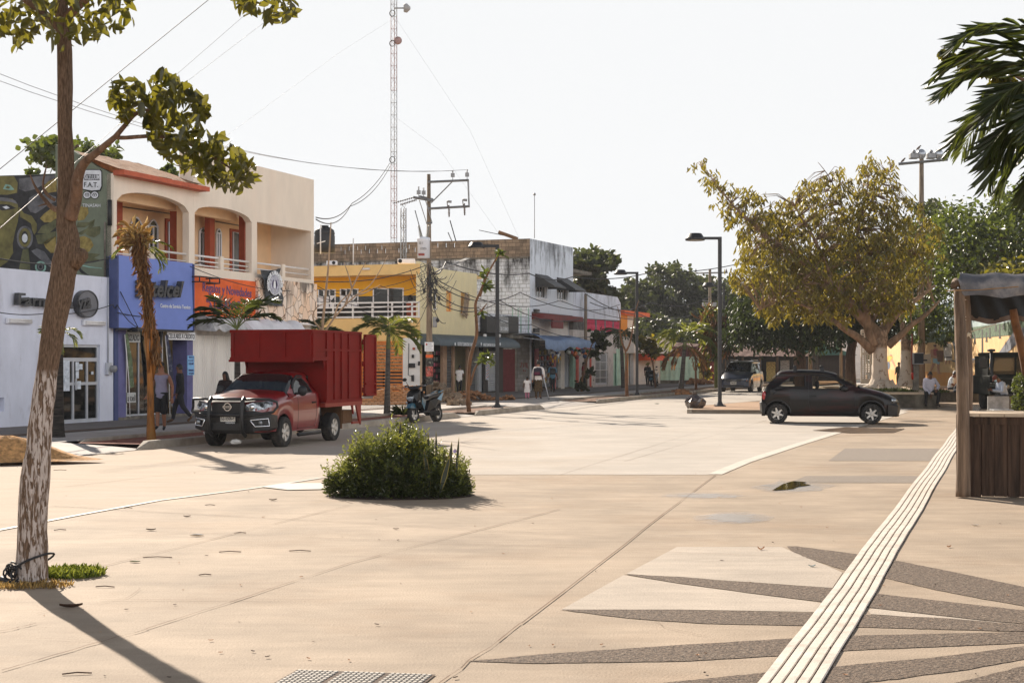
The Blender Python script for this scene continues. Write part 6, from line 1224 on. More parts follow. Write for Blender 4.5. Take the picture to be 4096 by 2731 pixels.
for s_ in(-1,1): mb=MB(); mb.hull([(.0,s_*.2,.56),(.02,s_*.24,.64),(.1,s_*.24,.62),(.02,s_*.16,.56)],lamp_m); sobj(mb,'indicator')
mb=MB(); mb.hull([(.75,-.1,.2),(.75,.08,.2),(1.25,-.12,.18),(1.25,-.04,.18),(1.2,-.12,.34),(.75,-.1,.34),(.75,.08,.34)],under_m); mb.tube([(.8,.12,.28),(1.4,.14,.34)],.05,plastic_m); mb.tube([(.62,-.12,.28),(.6,-.28,.0)],.014,black_m); mb.box(1.35,1.37,-.08,.08,.35,.65,black_m); sobj(mb,'engine')
sc_r.rotation_euler=(rad(-5),0,SF.rz)
JF=Frame(*(lambda p:(p.x,p.y))(at(996,380,52.6)),(1,-.08))
je=JF.root('off_road_vehicle',label='dark green off road vehicle with snorkel parked facing the camera by the painted wall',cat='off-road vehicle')
jm=mat('dark_green_paint',(.010,.013,.011,1),.75,var=.2,scale=3,spec=.15,stain=lin(90,84,70),stain_amt=.15)
mb=MB(); mb.box(0,2.0,.9,3.6,.55,1.25,jm,ch=.03); mb.hull([(.18,0,.95),(1.82,0,.95),(.15,0,1.15),(1.85,0,1.15),(.1,1.3,1.28),(1.9,1.3,1.28),(.1,1.3,.9),(1.9,1.3,.9)],jm); mb.box(.0,.3,-.02,1.1,.82,1.0,jm,ch=.03); mb.box(1.7,2.0,-.02,1.1,.82,1.0,jm,ch=.03); mb.box(.25,1.75,.05,.9,.5,.95,jm); mb.obj('body',je)
mb=MB(); mb.prism([(.08,1.22),(1.92,1.22),(1.82,2.0),(.18,2.0)],1.3,1.36,jm,[[(.2,1.3),(.97,1.3),(.97,1.9),(.26,1.9)],[(1.03,1.3),(1.8,1.3),(1.74,1.9),(1.03,1.9)]]); wf_=mb.obj('windscreen_frame',je)
mb=MB(); mb.prism([(.15,1.25),(1.85,1.25),(1.78,1.95),(.22,1.95)],1.33,1.335,glassmat('jeep_glass',(.5,.5,.5,1),.45)); mb.obj('pane',wf_)
mb=MB(); mb.box(.15,1.85,1.3,3.5,1.95,2.08,jm,ch=.04); mb.box(.05,.1,1.4,3.5,1.25,1.95,jm); mb.box(1.9,1.95,1.4,3.5,1.25,1.95,jm); mb.prism([(.1,1.25),(1.9,1.25),(1.8,1.98),(.2,1.98)],3.4,3.46,jm,[[(.5,1.4),(1.5,1.4),(1.5,1.85),(.5,1.85)]]); mb.obj('roof',je)
mb=MB()
for k in range(8): mb.box(.55+k*.12,.6+k*.12,-.03,.0,.65,.92,black_m)
mb.box(.5,1.5,-.01,.04,.6,.95,jm); mb.obj('grille',je)
for u in (.38,1.62): mb=MB(); mb.lathe([(0,.05),(.08,.045),(.11,.02),(.12,0)],lamp_m,16,T(u,.04,.85,rx=rad(90))); mb.obj('headlight',je)
mb=MB(); mb.box(.0,2.0,-.25,-.1,.45,.62,black_m,ch=.02); mb.obj('bumper',je)
mb=MB(); mb.tube([(.12,.9,1.2),(.12,1.15,1.4),(.12,1.2,2.1)],.06,black_m); mb.lathe([(0,.08),(.13,.07),(.15,.0),(.08,-.02)],black_m,12,T(.12,1.2,2.12)); mb.obj('snorkel',je)
mb=MB(); mb.box(-.3,-.02,1.2,1.28,1.5,1.85,black_m,ch=.03); mb.tube([(0,1.25,1.6),(.1,1.3,1.4)],.015,black_m); mb.obj('wing_mirror',je)
for u,nr in ((.12,0),(1.66,0)):
 for v in (.35,2.9): mb=MB(); mb.lathe([(0,0),(.24,0),(.38,.02),(.42,.05),(.42,.2),(.38,.23),(.2,.22),(0,.22)],tyre_m,24,T(u,v,.42,ry=rad(90))); mb.obj('wheel',je)
BF=Frame(*(lambda p:(p.x,p.y))(at(962,396,73)),(.6,-.8))
bi=BF.root('bicycle',label='old black bicycle leaning by the painted wall next to the off road vehicle',cat='bicycle')
for u in (0,1.1):
 e=empty('wheel',(u,0,.34)); e.parent=bi
 mb=MB(); mb.tube([(.32*math.cos(2*math.pi*k/28),0,.32*math.sin(2*math.pi*k/28)) for k in range(29)],.017,tyre_m,6); mb.obj('tyre',e)
 mb=MB(); [mb.tube([(0,0,0),(.31*math.cos(2*math.pi*k/14),0,.31*math.sin(2*math.pi*k/14))],.002,alu_m,3) for k in range(14)]; mb.tube([(0,-.04,0),(0,.04,0)],.02,alu_m); mb.obj('spokes',e)
mb=MB();
for a,b in (((1.1,0,.34),(.72,0,.3)),((.72,0,.3),(.6,0,.78)),((.6,0,.78),(.14,0,.82)),((.14,0,.82),(.72,0,.3)),((.14,0,.82),(0,0,.34)),((1.1,0,.34),(.62,0,.74)),((.14,0,.8),(.1,0,.98))): mb.tube([a,b],.016,black_m,6)
mb.obj('frame',bi)
mb=MB(); mb.hull([(.45,-.03,.88),(.45,.03,.88),(.72,-.1,.92),(.72,.1,.92),(.7,0,.84)],seat_m); mb.tube([(.6,0,.78),(.58,0,.88)],.014,alu_m,6); mb.obj('saddle',bi)
mb=MB(); mb.tube([(.2,-.28,1.0),(.1,-.1,1.0),(.1,.1,1.0),(.2,.28,1.0)],.014,alu_m,6); mb.obj('handlebar',bi)
mb=MB(); mb.tube([(.72,-.06,.3),(.85,-.08,.2)],.012,alu_m,6); mb.lathe([(.09,0),(.1,.005),(.09,.01)],black_m,16,T(.72,-.04,.3,rx=rad(90))); mb.obj('crank',bi)
mb=MB(); mb.box(.8,1.25,-.08,.08,.74,.76,black_m); mb.tube([(1.2,0,.74),(1.1,0,.34)],.01,black_m,5); mb.obj('rack',bi)
rs=np.random.RandomState(11)
bark_m=mat('brown_bark',lin(118,92,74),.95,var=.3,scale=5,bump=1,bscale=14,stretch=(3,3,.5),stain=lin(150,132,118),stain_scale=9,stain_amt=.7,stain_lo=.56)
def barkmat(name,zsplit,paint,bark,crack=.52,soft=.03,vs=(5,5,1.1),lo=.9):
 """lime-washed trunk: paint flaking off the ridges below zsplit (world height)"""
 m=bpy.data.materials.new(name); m.use_nodes=True; nt=m.node_tree;N=nt.nodes;L=nt.links;b=N['Principled BSDF'];b.inputs['Roughness'].default_value=.92; b.inputs['Specular IOR Level'].default_value=.2
 tc=N.new('ShaderNodeTexCoord'); mp_=N.new('ShaderNodeMapping'); mp_.inputs['Scale'].default_value=vs; L.new(tc.outputs['Object'],mp_.inputs[0])
 n1=N.new('ShaderNodeTexNoise'); n1.inputs['Scale'].default_value=3.2; n1.inputs['Detail'].default_value=7; n1.inputs['Roughness'].default_value=.6; n1.inputs['Distortion'].default_value=.8; L.new(mp_.outputs[0],n1.inputs[0])
 r1=N.new('ShaderNodeValToRGB'); r1.color_ramp.elements[0].position=crack-.03; r1.color_ramp.elements[1].position=crack+.03; L.new(n1.outputs['Fac'],r1.inputs[0])
 n0=N.new('ShaderNodeTexNoise'); n0.inputs['Scale'].default_value=8; n0.inputs['Detail'].default_value=6; L.new(mp_.outputs[0],n0.inputs[0]); r0=N.new('ShaderNodeValToRGB'); r0.color_ramp.elements[0].position=.3; r0.color_ramp.elements[0].color=tuple(v*.45 for v in bark[:3])+(1,); r0.color_ramp.elements[1].position=.68; r0.color_ramp.elements[1].color=tuple(min(1,v*1.35) for v in bark[:3])+(1,); L.new(n0.outputs['Fac'],r0.inputs[0])
 sp=N.new('ShaderNodeSeparateXYZ'); L.new(tc.outputs['Object'],sp.inputs[0]); mr=N.new('ShaderNodeMapRange'); mr.inputs[1].default_value=zsplit+soft; mr.inputs[2].default_value=zsplit-soft; L.new(sp.outputs[2],mr.inputs[0])
 mu=N.new('ShaderNodeMath'); mu.operation='MULTIPLY'; L.new(r1.outputs[0],mu.inputs[0]); L.new(mr.outputs[0],mu.inputs[1]); m3=N.new('ShaderNodeMath'); m3.operation='MULTIPLY'; m3.inputs[1].default_value=lo; L.new(mu.outputs[0],m3.inputs[0])
 mx=N.new('ShaderNodeMix'); mx.data_type='RGBA'; L.new(m3.outputs[0],mx.inputs[0]); L.new(r0.outputs[0],mx.inputs[6]); mx.inputs[7].default_value=paint; L.new(mx.outputs[2],b.inputs['Base Color'])
 bp=N.new('ShaderNodeBump'); bp.inputs['Strength'].default_value=.9; bp.inputs['Distance'].default_value=.03; L.new(n1.outputs['Fac'],bp.inputs['Height']); L.new(bp.outputs[0],b.inputs['Normal']); return m
lf_dark=leafmat('broad_leaf',lin(18,25,12),lin(50,58,24),lin(196,184,54),.33,.33)
lf_yel=leafmat('yellow_olive_leaf',lin(20,25,10),lin(112,106,34),lin(214,190,52),.36,.45)
lf_green=leafmat('bright_leaf',lin(22,34,14),lin(66,80,28),lin(150,164,50),.3,.4)
lf_far=leafmat('far_leaf',lin(24,28,18),lin(50,54,32),lin(110,120,50),.3,.5,.3)
lf_fern=leafmat('feathery_leaf',lin(18,26,14),lin(40,50,24),lin(90,104,38),.28,.5,.3)
lf_palm=leafmat('palm_leaf',lin(38,52,24),lin(84,100,40),lin(190,190,66),.42,.38)
lf_palmd=leafmat('dark_palm_leaf',lin(26,36,20),lin(56,68,32),lin(130,140,50),.32,.35)
lf_dry=leafmat('dry_leaf',lin(84,58,32),lin(150,110,64),lin(190,130,64),.35,.6)
lf_straw=leafmat('straw_leaf',lin(120,92,50),lin(196,168,108),lin(230,190,110),.4,.5)
def trunk_obj(name,parent,pts,rs_,m,n=14,jit=0.,seed=1):
 mb=MB(); P=[];Rr=[]
 k=4 if len(pts)<14 else 2
 for i in range(len(pts)-1):
  p0=Vector(pts[max(i-1,0)]);p1=Vector(pts[i]);p2=Vector(pts[i+1]);p3=Vector(pts[min(i+2,len(pts)-1)])
  for j in range(k):
   t=j/k; P.append(.5*((2*p1)+(p2-p0)*t+(2*p0-5*p1+4*p2-p3)*t*t+(3*p1-p0-3*p2+p3)*t**3)); Rr.append(rs_[i]+(rs_[i+1]-rs_[i])*t)
 P.append(Vector(pts[-1])); Rr.append(rs_[-1]); mb.tube(P,Rr,m,n)
 if jit:
  r=random.Random(seed); mb.v=[(x+r.uniform(-jit,jit),y+r.uniform(-jit,jit),z) for x,y,z in mb.v]
 return mb.obj(name,parent)
class LC:
 def __init__(s): s.p=[];s.l=[];s.w=[];s.d=[];s.n=[]
 def add(s,p,l,w_,d,n): s.p.append(tuple(p));s.l.append(l);s.w.append(w_);s.d.append(tuple(d));s.n.append(tuple(n))
 def obj(s,name,parent,m,curl=.15,**k): return leaves(name,parent,s.p,s.l,s.w,s.d,s.n,m,curl,**k)
D0=g(33,582).y
ft=empty('leaning_street_tree',g(33,582),0,label='leaning foreground tree with flaking white painted trunk and big leaves at the left edge',cat='tree')
def ftp(px,py,dy=0.): v=at(px,py,D0+dy)-Vector(ft.location); return v
tp=[(30,585,24),(31,579,17.5),(32,560,15.5),(32,530,14.5),(35,480,14),(38.6,450,12.4),(42,410,11.2),(46.5,375,10.6),(51,345,11),(54,325,11.6),(59,297,12.2),(63,275,12.6),(67.5,253,12.6),(68.5,242,11.2),(66.6,225,9.8),(66,200,8.8),(66,175,8),(65,125,7),(64.8,50,7),(61,0,6.5),(58,-80,6),(52,-200,4.5),(60,-300,2)]
fb_m=barkmat('flaking_white_trunk',1.66,lin(196,184,176),lin(108,88,72),.5,vs=(15,15,2.4),lo=.85)
trunk_obj('trunk',ft,[ftp(a,b) for a,b,_ in tp],[r*D0/1500 for *_,r in tp],fb_m,20,.006)
mb=MB(); mb.ball(ftp(79,255),.07,fb_m,10,(1.1,1,.9)); mb.tube([ftp(70,262),ftp(80,254),ftp(81.5,252)],[.09,.07,.05],fb_m,10); mb.obj('branch_knot',ft)
def limb(pts,rr,dys=None,name='branch'):
 return trunk_obj(name,ft,[ftp(a,b,(dys[i] if dys else 0)) for i,(a,b) in enumerate(pts)],rr,bark_m,10)
limb([(70,218),(75,201),(76.5,189),(78,176),(84,163),(97,152),(115,137)],[.055,.05,.048,.043,.036,.028,.022],[-.05,-.1,-.15,-.2,-.25,-.35,-.45])
limb([(115,137),(126,124),(133,116),(142,110),(151,110),(165,108)],[.022,.018,.016,.014,.012,.008],[-.45,-.5,-.5,-.5,-.5,-.5]); limb([(142,110),(143.5,102),(142,92),(135,84)],[.012,.01,.008,.005],[-.5,-.5,-.5,-.5])
limb([(115,137),(125,137.5),(153,136),(180,140),(215,158),(245,178)],[.018,.016,.015,.012,.009,.005],[-.45,-.45,-.5,-.5,-.5,-.5])
limb([(60,210),(52,207),(42,196),(35,186),(30,174)],[.03,.02,.014,.01,.004]); limb([(55,200),(47,194),(43,185),(45,172),(47,165)],[.014,.012,.009,.007,.003]); limb([(50,203),(44,204),(38,206)],[.01,.007,.003])
limb([(62,30),(40,10),(10,-10),(-40,-40)],[.04,.03,.025,.02]); limb([(64,20),(90,-5),(130,-30),(200,-60),(250,-20),(275,0)],[.04,.035,.03,.025,.015,.008],[0,-.2,-.3,-.4,-.5,-.5]); limb([(60,-60),(80,-120),(140,-180)],[.05,.04,.02]); limb([(58,-90),(20,-150),(-60,-170)],[.05,.04,.02])
lc=LC()
clus=[([(150,78),(160,72),(172,76),(186,88),(204,96),(209,108),(206,118),(200,128),(212,134),(228,140),(240,152),(246,160),(256,166),(256,180),(240,190),(226,190),(215,182),(200,178),(190,168),(182,172),(172,160),(160,150),(152,138),(160,128),(152,118),(146,104)],480,-.5,.55),
([(108,92),(116,84),(130,76),(140,84),(148,98),(144,108),(132,116),(124,122),(112,114),(106,102)],80,-.5,.35),
([(146,112),(156,110),(158,128),(150,136),(144,120)],18,-.5,.2),
([(-60,-20),(60,-25),(128,-10),(136,24),(124,30),(118,36),(110,28),(104,44),(96,42),(84,38),(72,44),(60,50),(50,42),(46,30),(30,36),(18,58),(12,50),(10,36),(-60,44)],470,0,.9),
([(226,-15),(290,-15),(296,12),(288,18),(278,20),(266,26),(254,22),(246,14),(234,10)],95,-.4,.4),
([(-90,-230),(60,-280),(230,-240),(260,-130),(140,-60),(-60,-30),(-150,-120)],1300,0,1.3)]
for poly,n,dy,th in clus:
 for i in range(n):
  x,y=rand_in(poly); p=ftp(x,y,dy+R.uniform(-th,th)); L_=R.uniform(.09,.155)
  d=Vector((R.uniform(-.8,.9),R.uniform(-.8,.8),R.uniform(-1.3,.25))); d.normalize(); nn_=Vector((R.uniform(-1,1),R.uniform(-1,1),R.uniform(.0,1)))
  lc.add(p-d*L_*.5,L_,L_*R.uniform(.4,.5),d,nn_)
lc.obj('crown',ft,lf_dark,.12)
cab=empty('cord_bundle',g(14,583),0,label='coil of black cord tied round the foot of the leaning tree',cat='cord')
mb=MB(); rr=random.Random(8)
for k in range(6):
 cx=rr.uniform(-.02,.1); mb.tube([(cx*.6+.055*math.cos(t*.45)*(1-.1*k*.3),-.05+.04*math.sin(t*.45+k),.07+.055*math.sin(t*.45)+.01*k) for t in range(15)],.008,cab_m,6)
mb.tube([(.0,-.1,.02),(-.08,-.05,.05),(-.1,0,.03),(-.15,-.02,.02)],.02,cab_m,8)
gx=ft.location-cab.location
mb.tube([(gx.x+.16*math.cos(t*.3),gx.y+.16*math.sin(t*.3),.16+.0*t+.08*math.sin(t*.3+2)) for t in range(22)],.009,cab_m,6); mb.obj('cord',cab)
def grass(name,cx,cy,z,rx,ry,n,h,m,label,seed=1,poly=None):
 r=np.random.RandomState(seed); a=r.uniform(0,2*np.pi,n); q=np.sqrt(r.uniform(0,1,n)); p=np.stack([cx+rx*q*np.cos(a),cy+ry*q*np.sin(a),np.full(n,z)],1); d=r.normal(size=(n,3))*.45; d[:,2]=1; return leaves(name,None,p,r.uniform(.4,1,n)*h,np.full(n,.006+.04*h*.3),d,r.normal(size=(n,3)),m,.3,label=label,cat='grass',kind='stuff')
p=g(66,575); grass('grass_tuft',p.x+.05,p.y,0,.26,.22,900,.09,leafmat('lawn_leaf',lin(70,90,30),lin(140,150,60),lin(200,200,80),.4,.5),'tuft of green grass at the foot of the leaning tree',2)
p=g(30,586); grass('grass_tuft',p.x,p.y,0,.34,.16,400,.06,lf_straw,'dry straw grass round the foot of the leaning tree',3)
bc_=g(400,495); bd=bc_.y
sbm=empty('shrub_bed',(bc_.x,bd,0),0,label='round dense flowering shrub with snake plants growing out of the paving',cat='shrub')
lc=LC(); lt=LC(); hx,hy,hz=.95,.62,.9
def bushz(x,y):
 th=math.atan2(y/hy,x/hx); q=((x/hx)**2+(y/hy)**2)*(1.08+.1*math.sin(3*th+1)+.08*math.sin(7*th));
 return 0 if q>=1 else hz*(1-q)**.37*(.86+.12*math.sin(5*x+2)+.1*math.sin(9*x+4*y)+.09*math.sin(17*x+11*y))*(.78+.22*(1-abs(x-.0)/hx))
cnt=0
while cnt<14000:
 x=R.uniform(-1,1)*hx; y=R.uniform(-1,1)*hy; zm=bushz(x,y)
 if zm<=.03: continue
 t=R.random()**.5; z=zm*t*R.uniform(.9,1.06); d=Vector((x/hx+R.gauss(0,.7),y/hy+R.gauss(0,.7),.5+R.gauss(0,.6))).normalized(); L_=R.uniform(.035,.075)
 (lc if R.random()<.55 or z<zm*.75 else lt).add((x,y,z),L_,L_*.36,d,(R.gauss(0,1),R.gauss(0,1),R.gauss(.6,1))); cnt+=1
for k in range(300):   # shoots standing proud of the mass
 a=R.uniform(0,2*math.pi); q=R.uniform(.3,1)**.6; x,y=hx*q*math.cos(a),hy*q*math.sin(a); z=bushz(x*.96,y*.96); h=R.uniform(.04,.24); lx,ly=x/hx*R.uniform(0,.12),y/hy*R.uniform(0,.08)
 for j in range(9):
  s_=j/9; dd=Vector((R.gauss(0,1),R.gauss(0,1),.8)).normalized(); lt.add((x+lx*s_,y+ly*s_,z+h*s_),R.uniform(.035,.065),.018,dd,(R.gauss(0,1),R.gauss(0,1),1))
for k in range(4200):
 a=R.uniform(0,6.28); q=R.uniform(.5,1.02); lc.add((hx*q*math.cos(a)*.95,hy*q*math.sin(a)*.95,R.uniform(0,.3)),R.uniform(.035,.075),.026,(R.gauss(0,1),R.gauss(0,1),R.gauss(.2,.6)),(R.gauss(0,1),R.gauss(0,1),1))
mb=MB(); mb.ball((0,0,.0),1,mat('bush_soil',lin(60,46,36),.95,var=.4,scale=9),24,(hx*1.02,hy*1.03,.04),jit=.05); [mb.tube([(R.uniform(-.5,.5),R.uniform(-.3,.3),0),(R.uniform(-.7,.7),R.uniform(-.4,.4),.5)],.008,bark_m,5) for k in range(40)]; mb.obj('stems',sbm)
lc.obj('foliage',sbm,leafmat('shrub_leaf',lin(34,42,22),lin(70,78,38),lin(120,128,50),.25,.3,.6)); lt.obj('shoots',sbm,leafmat('shrub_shoot',lin(60,74,34),lin(112,120,60),lin(180,180,76),.38,.35))
snk=mat('snake_plant_leaf',lin(52,60,42),.4,var=.4,scale=14,stretch=(1,1,5)); snk_e=mat('snake_plant_edge',lin(170,150,70),.5,var=.1)
def bpx(px,py,dy=0): v=at(px,py,bd+dy); return (v.x-bc_.x,dy,v.z)
for (x0,y0,x1,y1,w_,dy) in ((430,490,428,430,.05,-.2),(437,490,436,429,.035,-.22),(447,490,452,440,.05,-.3),(455,490,459,436,.035,-.25),(398,470,401,419,.055,-.1),(385,470,389,424,.04,.0),(440,492,450,455,.06,-.5),(430,492,424,448,.055,-.48),(364,480,365,433,.03,-.1),(444,490,444,446,.03,-.2),(422,490,421,455,.03,-.2)):
 a=Vector(bpx(x0,y0,dy)); b=Vector(bpx(x1,y1,dy)); a.z=max(a.z,.05); mb=MB(); s_=Vector((w_,0,0)); md=a.lerp(b,.45)
 for k_,m_,o_ in ((1,snk_e,0),(.78,snk,-.004)):
  mb.add([a-s_*.3*k_,a+s_*.3*k_,md+s_*.62*k_,a.lerp(b,.8)+s_*.4*k_,b,a.lerp(b,.8)-s_*.4*k_,md-s_*.62*k_] if o_==0 else [Vector(v)+Vector((0,-.004,0)) for v in (a-s_*.3*k_,a+s_*.3*k_,md+s_*.62*k_,a.lerp(b,.8)+s_*.4*k_,b-(b-a)*.05,a.lerp(b,.8)-s_*.4*k_,md-s_*.62*k_)],[(0,1,2,3,4,5,6)],m_)
 mb.obj('snake_plant_blade',sbm)
lp=LC(); o_=Vector(bpx(405,462,-.1))
for k in range(26): a=R.uniform(-.2,.9); dd=Vector((math.sin(a*1.3)*.9,R.uniform(-.5,.3),math.cos(a)*.8)).normalized(); lp.add(o_,R.uniform(.22,.42),.03,dd,(R.gauss(0,.4),-1,.3))
lp.obj('fan_leaf',sbm,leafmat('lime_fan_leaf',lin(120,124,40),lin(170,170,60),lin(230,220,80),.5,.4))
for (x,y) in ((425,434),(455,451),(449,468)): v=bpx(x,y,-.2); mb=MB(); mb.lathe([(0,0),(.012,.005),(.028,.012)],mat('lilac_petal',lin(180,165,215),.6) if 'lilac_petal' not in MATS else MATS['lilac_petal'],6,T(*v,rx=rad(60))); mb.obj('flower',sbm)
def frond(lc,p0,az,el,L,droop,ll,n,wd=.03,vdrop=.5,rach=None,twist=0,start=.18):
 p=Vector(p0); pts=[p.copy()]; N_=n; step=L/N_
 for i in range(N_):
  t=i/N_; e=el-droop*t**1.2
  d=Vector((math.cos(az)*math.cos(e),math.sin(az)*math.cos(e),math.sin(e))); p=p+d*step; pts.append(p.copy())
  if t<start: continue
  sd=d.cross(Vector((0,0,1)));
  if sd.length<.05: sd=Vector((-math.sin(az),math.cos(az),0))
  sd.normalize(); l=ll*(math.sin(math.pi*min(1,(t-start)/(1-start)*.8+.16))**.6)*R.uniform(.85,1.1)
  for s_ in(-1,1):
   up=sd.cross(d)*.25; dd=(sd*s_*.9+d*(.75+.5*t)+up+Vector((0,0,-vdrop*R.uniform(.5,1.3)))+Vector((R.gauss(0,.08),R.gauss(0,.08),R.gauss(0,.08)))).normalized(); lc.add(p,l,wd*R.uniform(.8,1.2),dd,(d.cross(dd)+Vector((R.gauss(0,.2),R.gauss(0,.2),.3))))
 if rach: rach.tube(pts,[.018*(1-.8*i/N_) *(L/1.3)**.5 for i in range(N_+1)],rachis_m,5)
rachis_m=mat('palm_rachis',lin(110,120,60),.6,var=.15)
ptr_m=mat('palm_trunk',lin(96,90,84),.9,var=.35,scale=3,bump=1,bscale=6,stretch=(1,1,9),stain=lin(60,54,48),stain_amt=.6,stain_scale=4)
pshaft=mat('palm_crownshaft',lin(120,126,80),.6,var=.2)
def palm(name,base,top,L,n,label,lm=None,ll=None,el=(.2,1.2),droop=1.5,rt=.07,seed=1,group=None,az=None,extra=None,trm=None,fr=None,wd=.028,npin=22,vdrop=.5,cat='palm tree'):
 global R; old=R; R=random.Random(seed)
 base=Vector(base); top=Vector(top); e=empty(name,base,0,label=label,cat=cat,group=group); v=top-base
 H=v.length; trunk_obj('trunk',e,[Vector((0,0,-.05)),v*.05,v*.35+Vector((v.x*.02,0,0)),v*.75,v],[rt*1.6,rt*1.25,rt,rt*.85,rt*.7],trm or ptr_m,12)
 mb=MB(); mb.tube([v*.82,v*.97,v+Vector((0,0,.12*L))],[rt*.9,rt*.75,rt*.3],pshaft,10); mb.obj('crownshaft',e)
 lc=LC(); rc=MB(); k=0
 for i in range(n):
  a=(az[i] if az else 2*math.pi*i/n*1.618+R.uniform(-.25,.25)); f=(fr[i] if fr else R.random()); E_=el[0]+(el[1]-el[0])*f
  frond(lc,v+Vector((0,0,.08*L)),a,E_,L*R.uniform(.88,1.1),droop*R.uniform(.8,1.15),ll or L*.3,npin,wd,vdrop,rc)
 rc.obj('frond_stems',e); lc.obj('crown',e,lm or lf_palm,.1)
 if extra:
  l2=LC(); r2=MB()
  for (a,E_,LL,dr) in extra: frond(l2,v*.92,a,E_,LL,dr,L*.28,20,.03,.9,r2)
  r2.obj('dry_frond_stems',e); l2.obj('dry_fronds',e,lf_dry,.15)
 R=old; return e
A_=g(387,414.5,.085); palm('young_palm',A_,at(388.5,334,A_.y),1.15,15,'young palm with yellow green fronds in front of the orange louvred gate',seed=4,droop=1.7,el=(.05,1.2),rt=.085,ll=.42,wd=.03,npin=26)
B_=g(681,390.5,.085); palm('young_palm',B_,at(685,340,B_.y),1.9,17,'leaning palm with green fronds and hanging orange dead ones beside the corrugated fence',seed=7,droop=1.7,el=(.1,1.1),rt=.13,ll=.62,wd=.06,extra=[(a,-.3,1.9,1.2) for a in (2.6,3.3,3.0,.1,.5,-.4,-1.2,2.0)])
Cc=g(623.5,387.5,.12); palm('young_palm',Cc,at(621,336,Cc.y),1.45,14,'dark green palm in the shade by the white corner shop',seed=9,lm=lf_palmd,droop=1.9,el=(.0,1.0),rt=.12,ll=.5,wd=.05)
Dd=Vector(KF.w(kd(35.3),.9,.085)); Dd=at(238,0,35.3); Dd.z=.085; palm('young_palm',Dd,at(237,333,35.3),1.2,9,'palm with long arching fronds behind the red truck in front of the orange sign',seed=12,lm=lf_palmd,droop=1.25,el=(.35,1.35),rt=.08,ll=.45,wd=.03,npin=28,az=[3.1,2.9,3.4,.2,-.3,.6,2.5,1.2,-1.,3.6,-.1,1.9,2.7],fr=[.5,.75,.3,.8,.5,.9,.9,1,.8,.55,.2,.9,.4])
E0=at(322,0,40.5); E0.z=.12; palm('young_palm',E0,at(321,331,40.5),.6,9,'small dark palm crown showing above the red truck box by the stone wall',seed=15,lm=lf_palmd,droop=1.0,el=(.1,1.4),rt=.06,ll=.28,wd=.018)
Fb=g(151,440,.085); dp=empty('dying_palm',Fb,0,label='tall thin dying palm with orange bound dry fronds by the blue shop',cat='palm tree')
def fp(px,py,dy=0): return at(px,py,Fb.y+dy)-Fb
stk=mat('orange_palm_stem',lin(164,104,40),.7,var=.35,scale=4,stretch=(2,2,.4),stain=lin(96,84,40),stain_scale=2,stain_amt=.7)
trunk_obj('trunk',dp,[fp(152,442),fp(151,432),fp(150.6,415),fp(150.4,390),fp(149,360)],[.11,.1,.075,.07,.05],stk,12)
mb=MB()
for q in ([(150,365),(146,340),(145,318),(143.5,300),(141,280)],[(151,365),(152,340),(151,315),(147,290),(143,270)],[(151,370),(155,345),(154,325),(150,300),(146,280)],[(149,372),(147.5,350),(148,330),(146,300)],[(152,380),(157,350),(158.5,338),(155,330)]): mb.tube([fp(a,b,R.uniform(-.1,.1)) for a,b in q],[.04,.038,.034,.028,.02][:len(q)],stk,8)
mb.obj('leaf_stalks',dp)
lc=LC()
cl=[(150,330),(148,300),(145,280),(142,262),(139,250),(137,240)]
for k in range(1500):
 t=R.random()*(len(cl)-1); i=int(t); x=cl[i][0]+(cl[i+1][0]-cl[i][0])*(t-i); y=cl[i][1]+(cl[i+1][1]-cl[i][1])*(t-i); lc.add(fp(x+R.gauss(0,2.1+1.0*(t>3)),y,R.gauss(0,.07)),R.uniform(.12,.3),.014,(R.gauss(0,.35),R.gauss(0,.35),R.choice((-1,-1,1))),(R.gauss(0,1),R.gauss(0,1),0))
for k in range(200): x=R.uniform(153,159); y=R.uniform(330,362); lc.add(fp(x,y,R.gauss(0,.05)),R.uniform(.1,.2),.012,(R.gauss(0,.3),R.gauss(0,.3),-1),(R.gauss(0,1),R.gauss(0,1),0))
lc.obj('dry_fronds',dp,lf_dry,.15)
lc=LC()
for k in range(150):
 a=R.uniform(-.4,3.6); p=fp(136+R.gauss(0,3),238+R.gauss(0,5),R.gauss(0,.1)); d=Vector((math.cos(a),R.gauss(0,.5),math.sin(a)*.9-.35)); lc.add(p+d*R.uniform(0,.2),R.uniform(.12,.34),.014,d,(R.gauss(0,1),R.gauss(0,1),R.gauss(0,1)))
lc.obj('top_tuft',dp,lf_straw,.35)
lc=LC(); rc=MB()
for a,E_ in ((.2,.6),(-.2,.1),(.5,-.1),(3.0,.3),(.1,-.3)): frond(lc,fp(141,246),a,E_,.7,1.5,.22,16,.02,.6,rc)
rc.obj('frond_stems',dp); lc.obj('green_fronds',dp,lf_palm,.1)
G0=g(57,436,.13); palm('young_palm',G0,at(58.5,336,G0.y),.62,5,'dark palm trunk hidden behind the leaning tree with a few lit fronds',seed=21,rt=.13,trm=mat('dark_palm_trunk',lin(70,64,58),.9,var=.4,scale=3,bump=1,stretch=(1,1,9)),droop=2.2,el=(-.1,1.2))
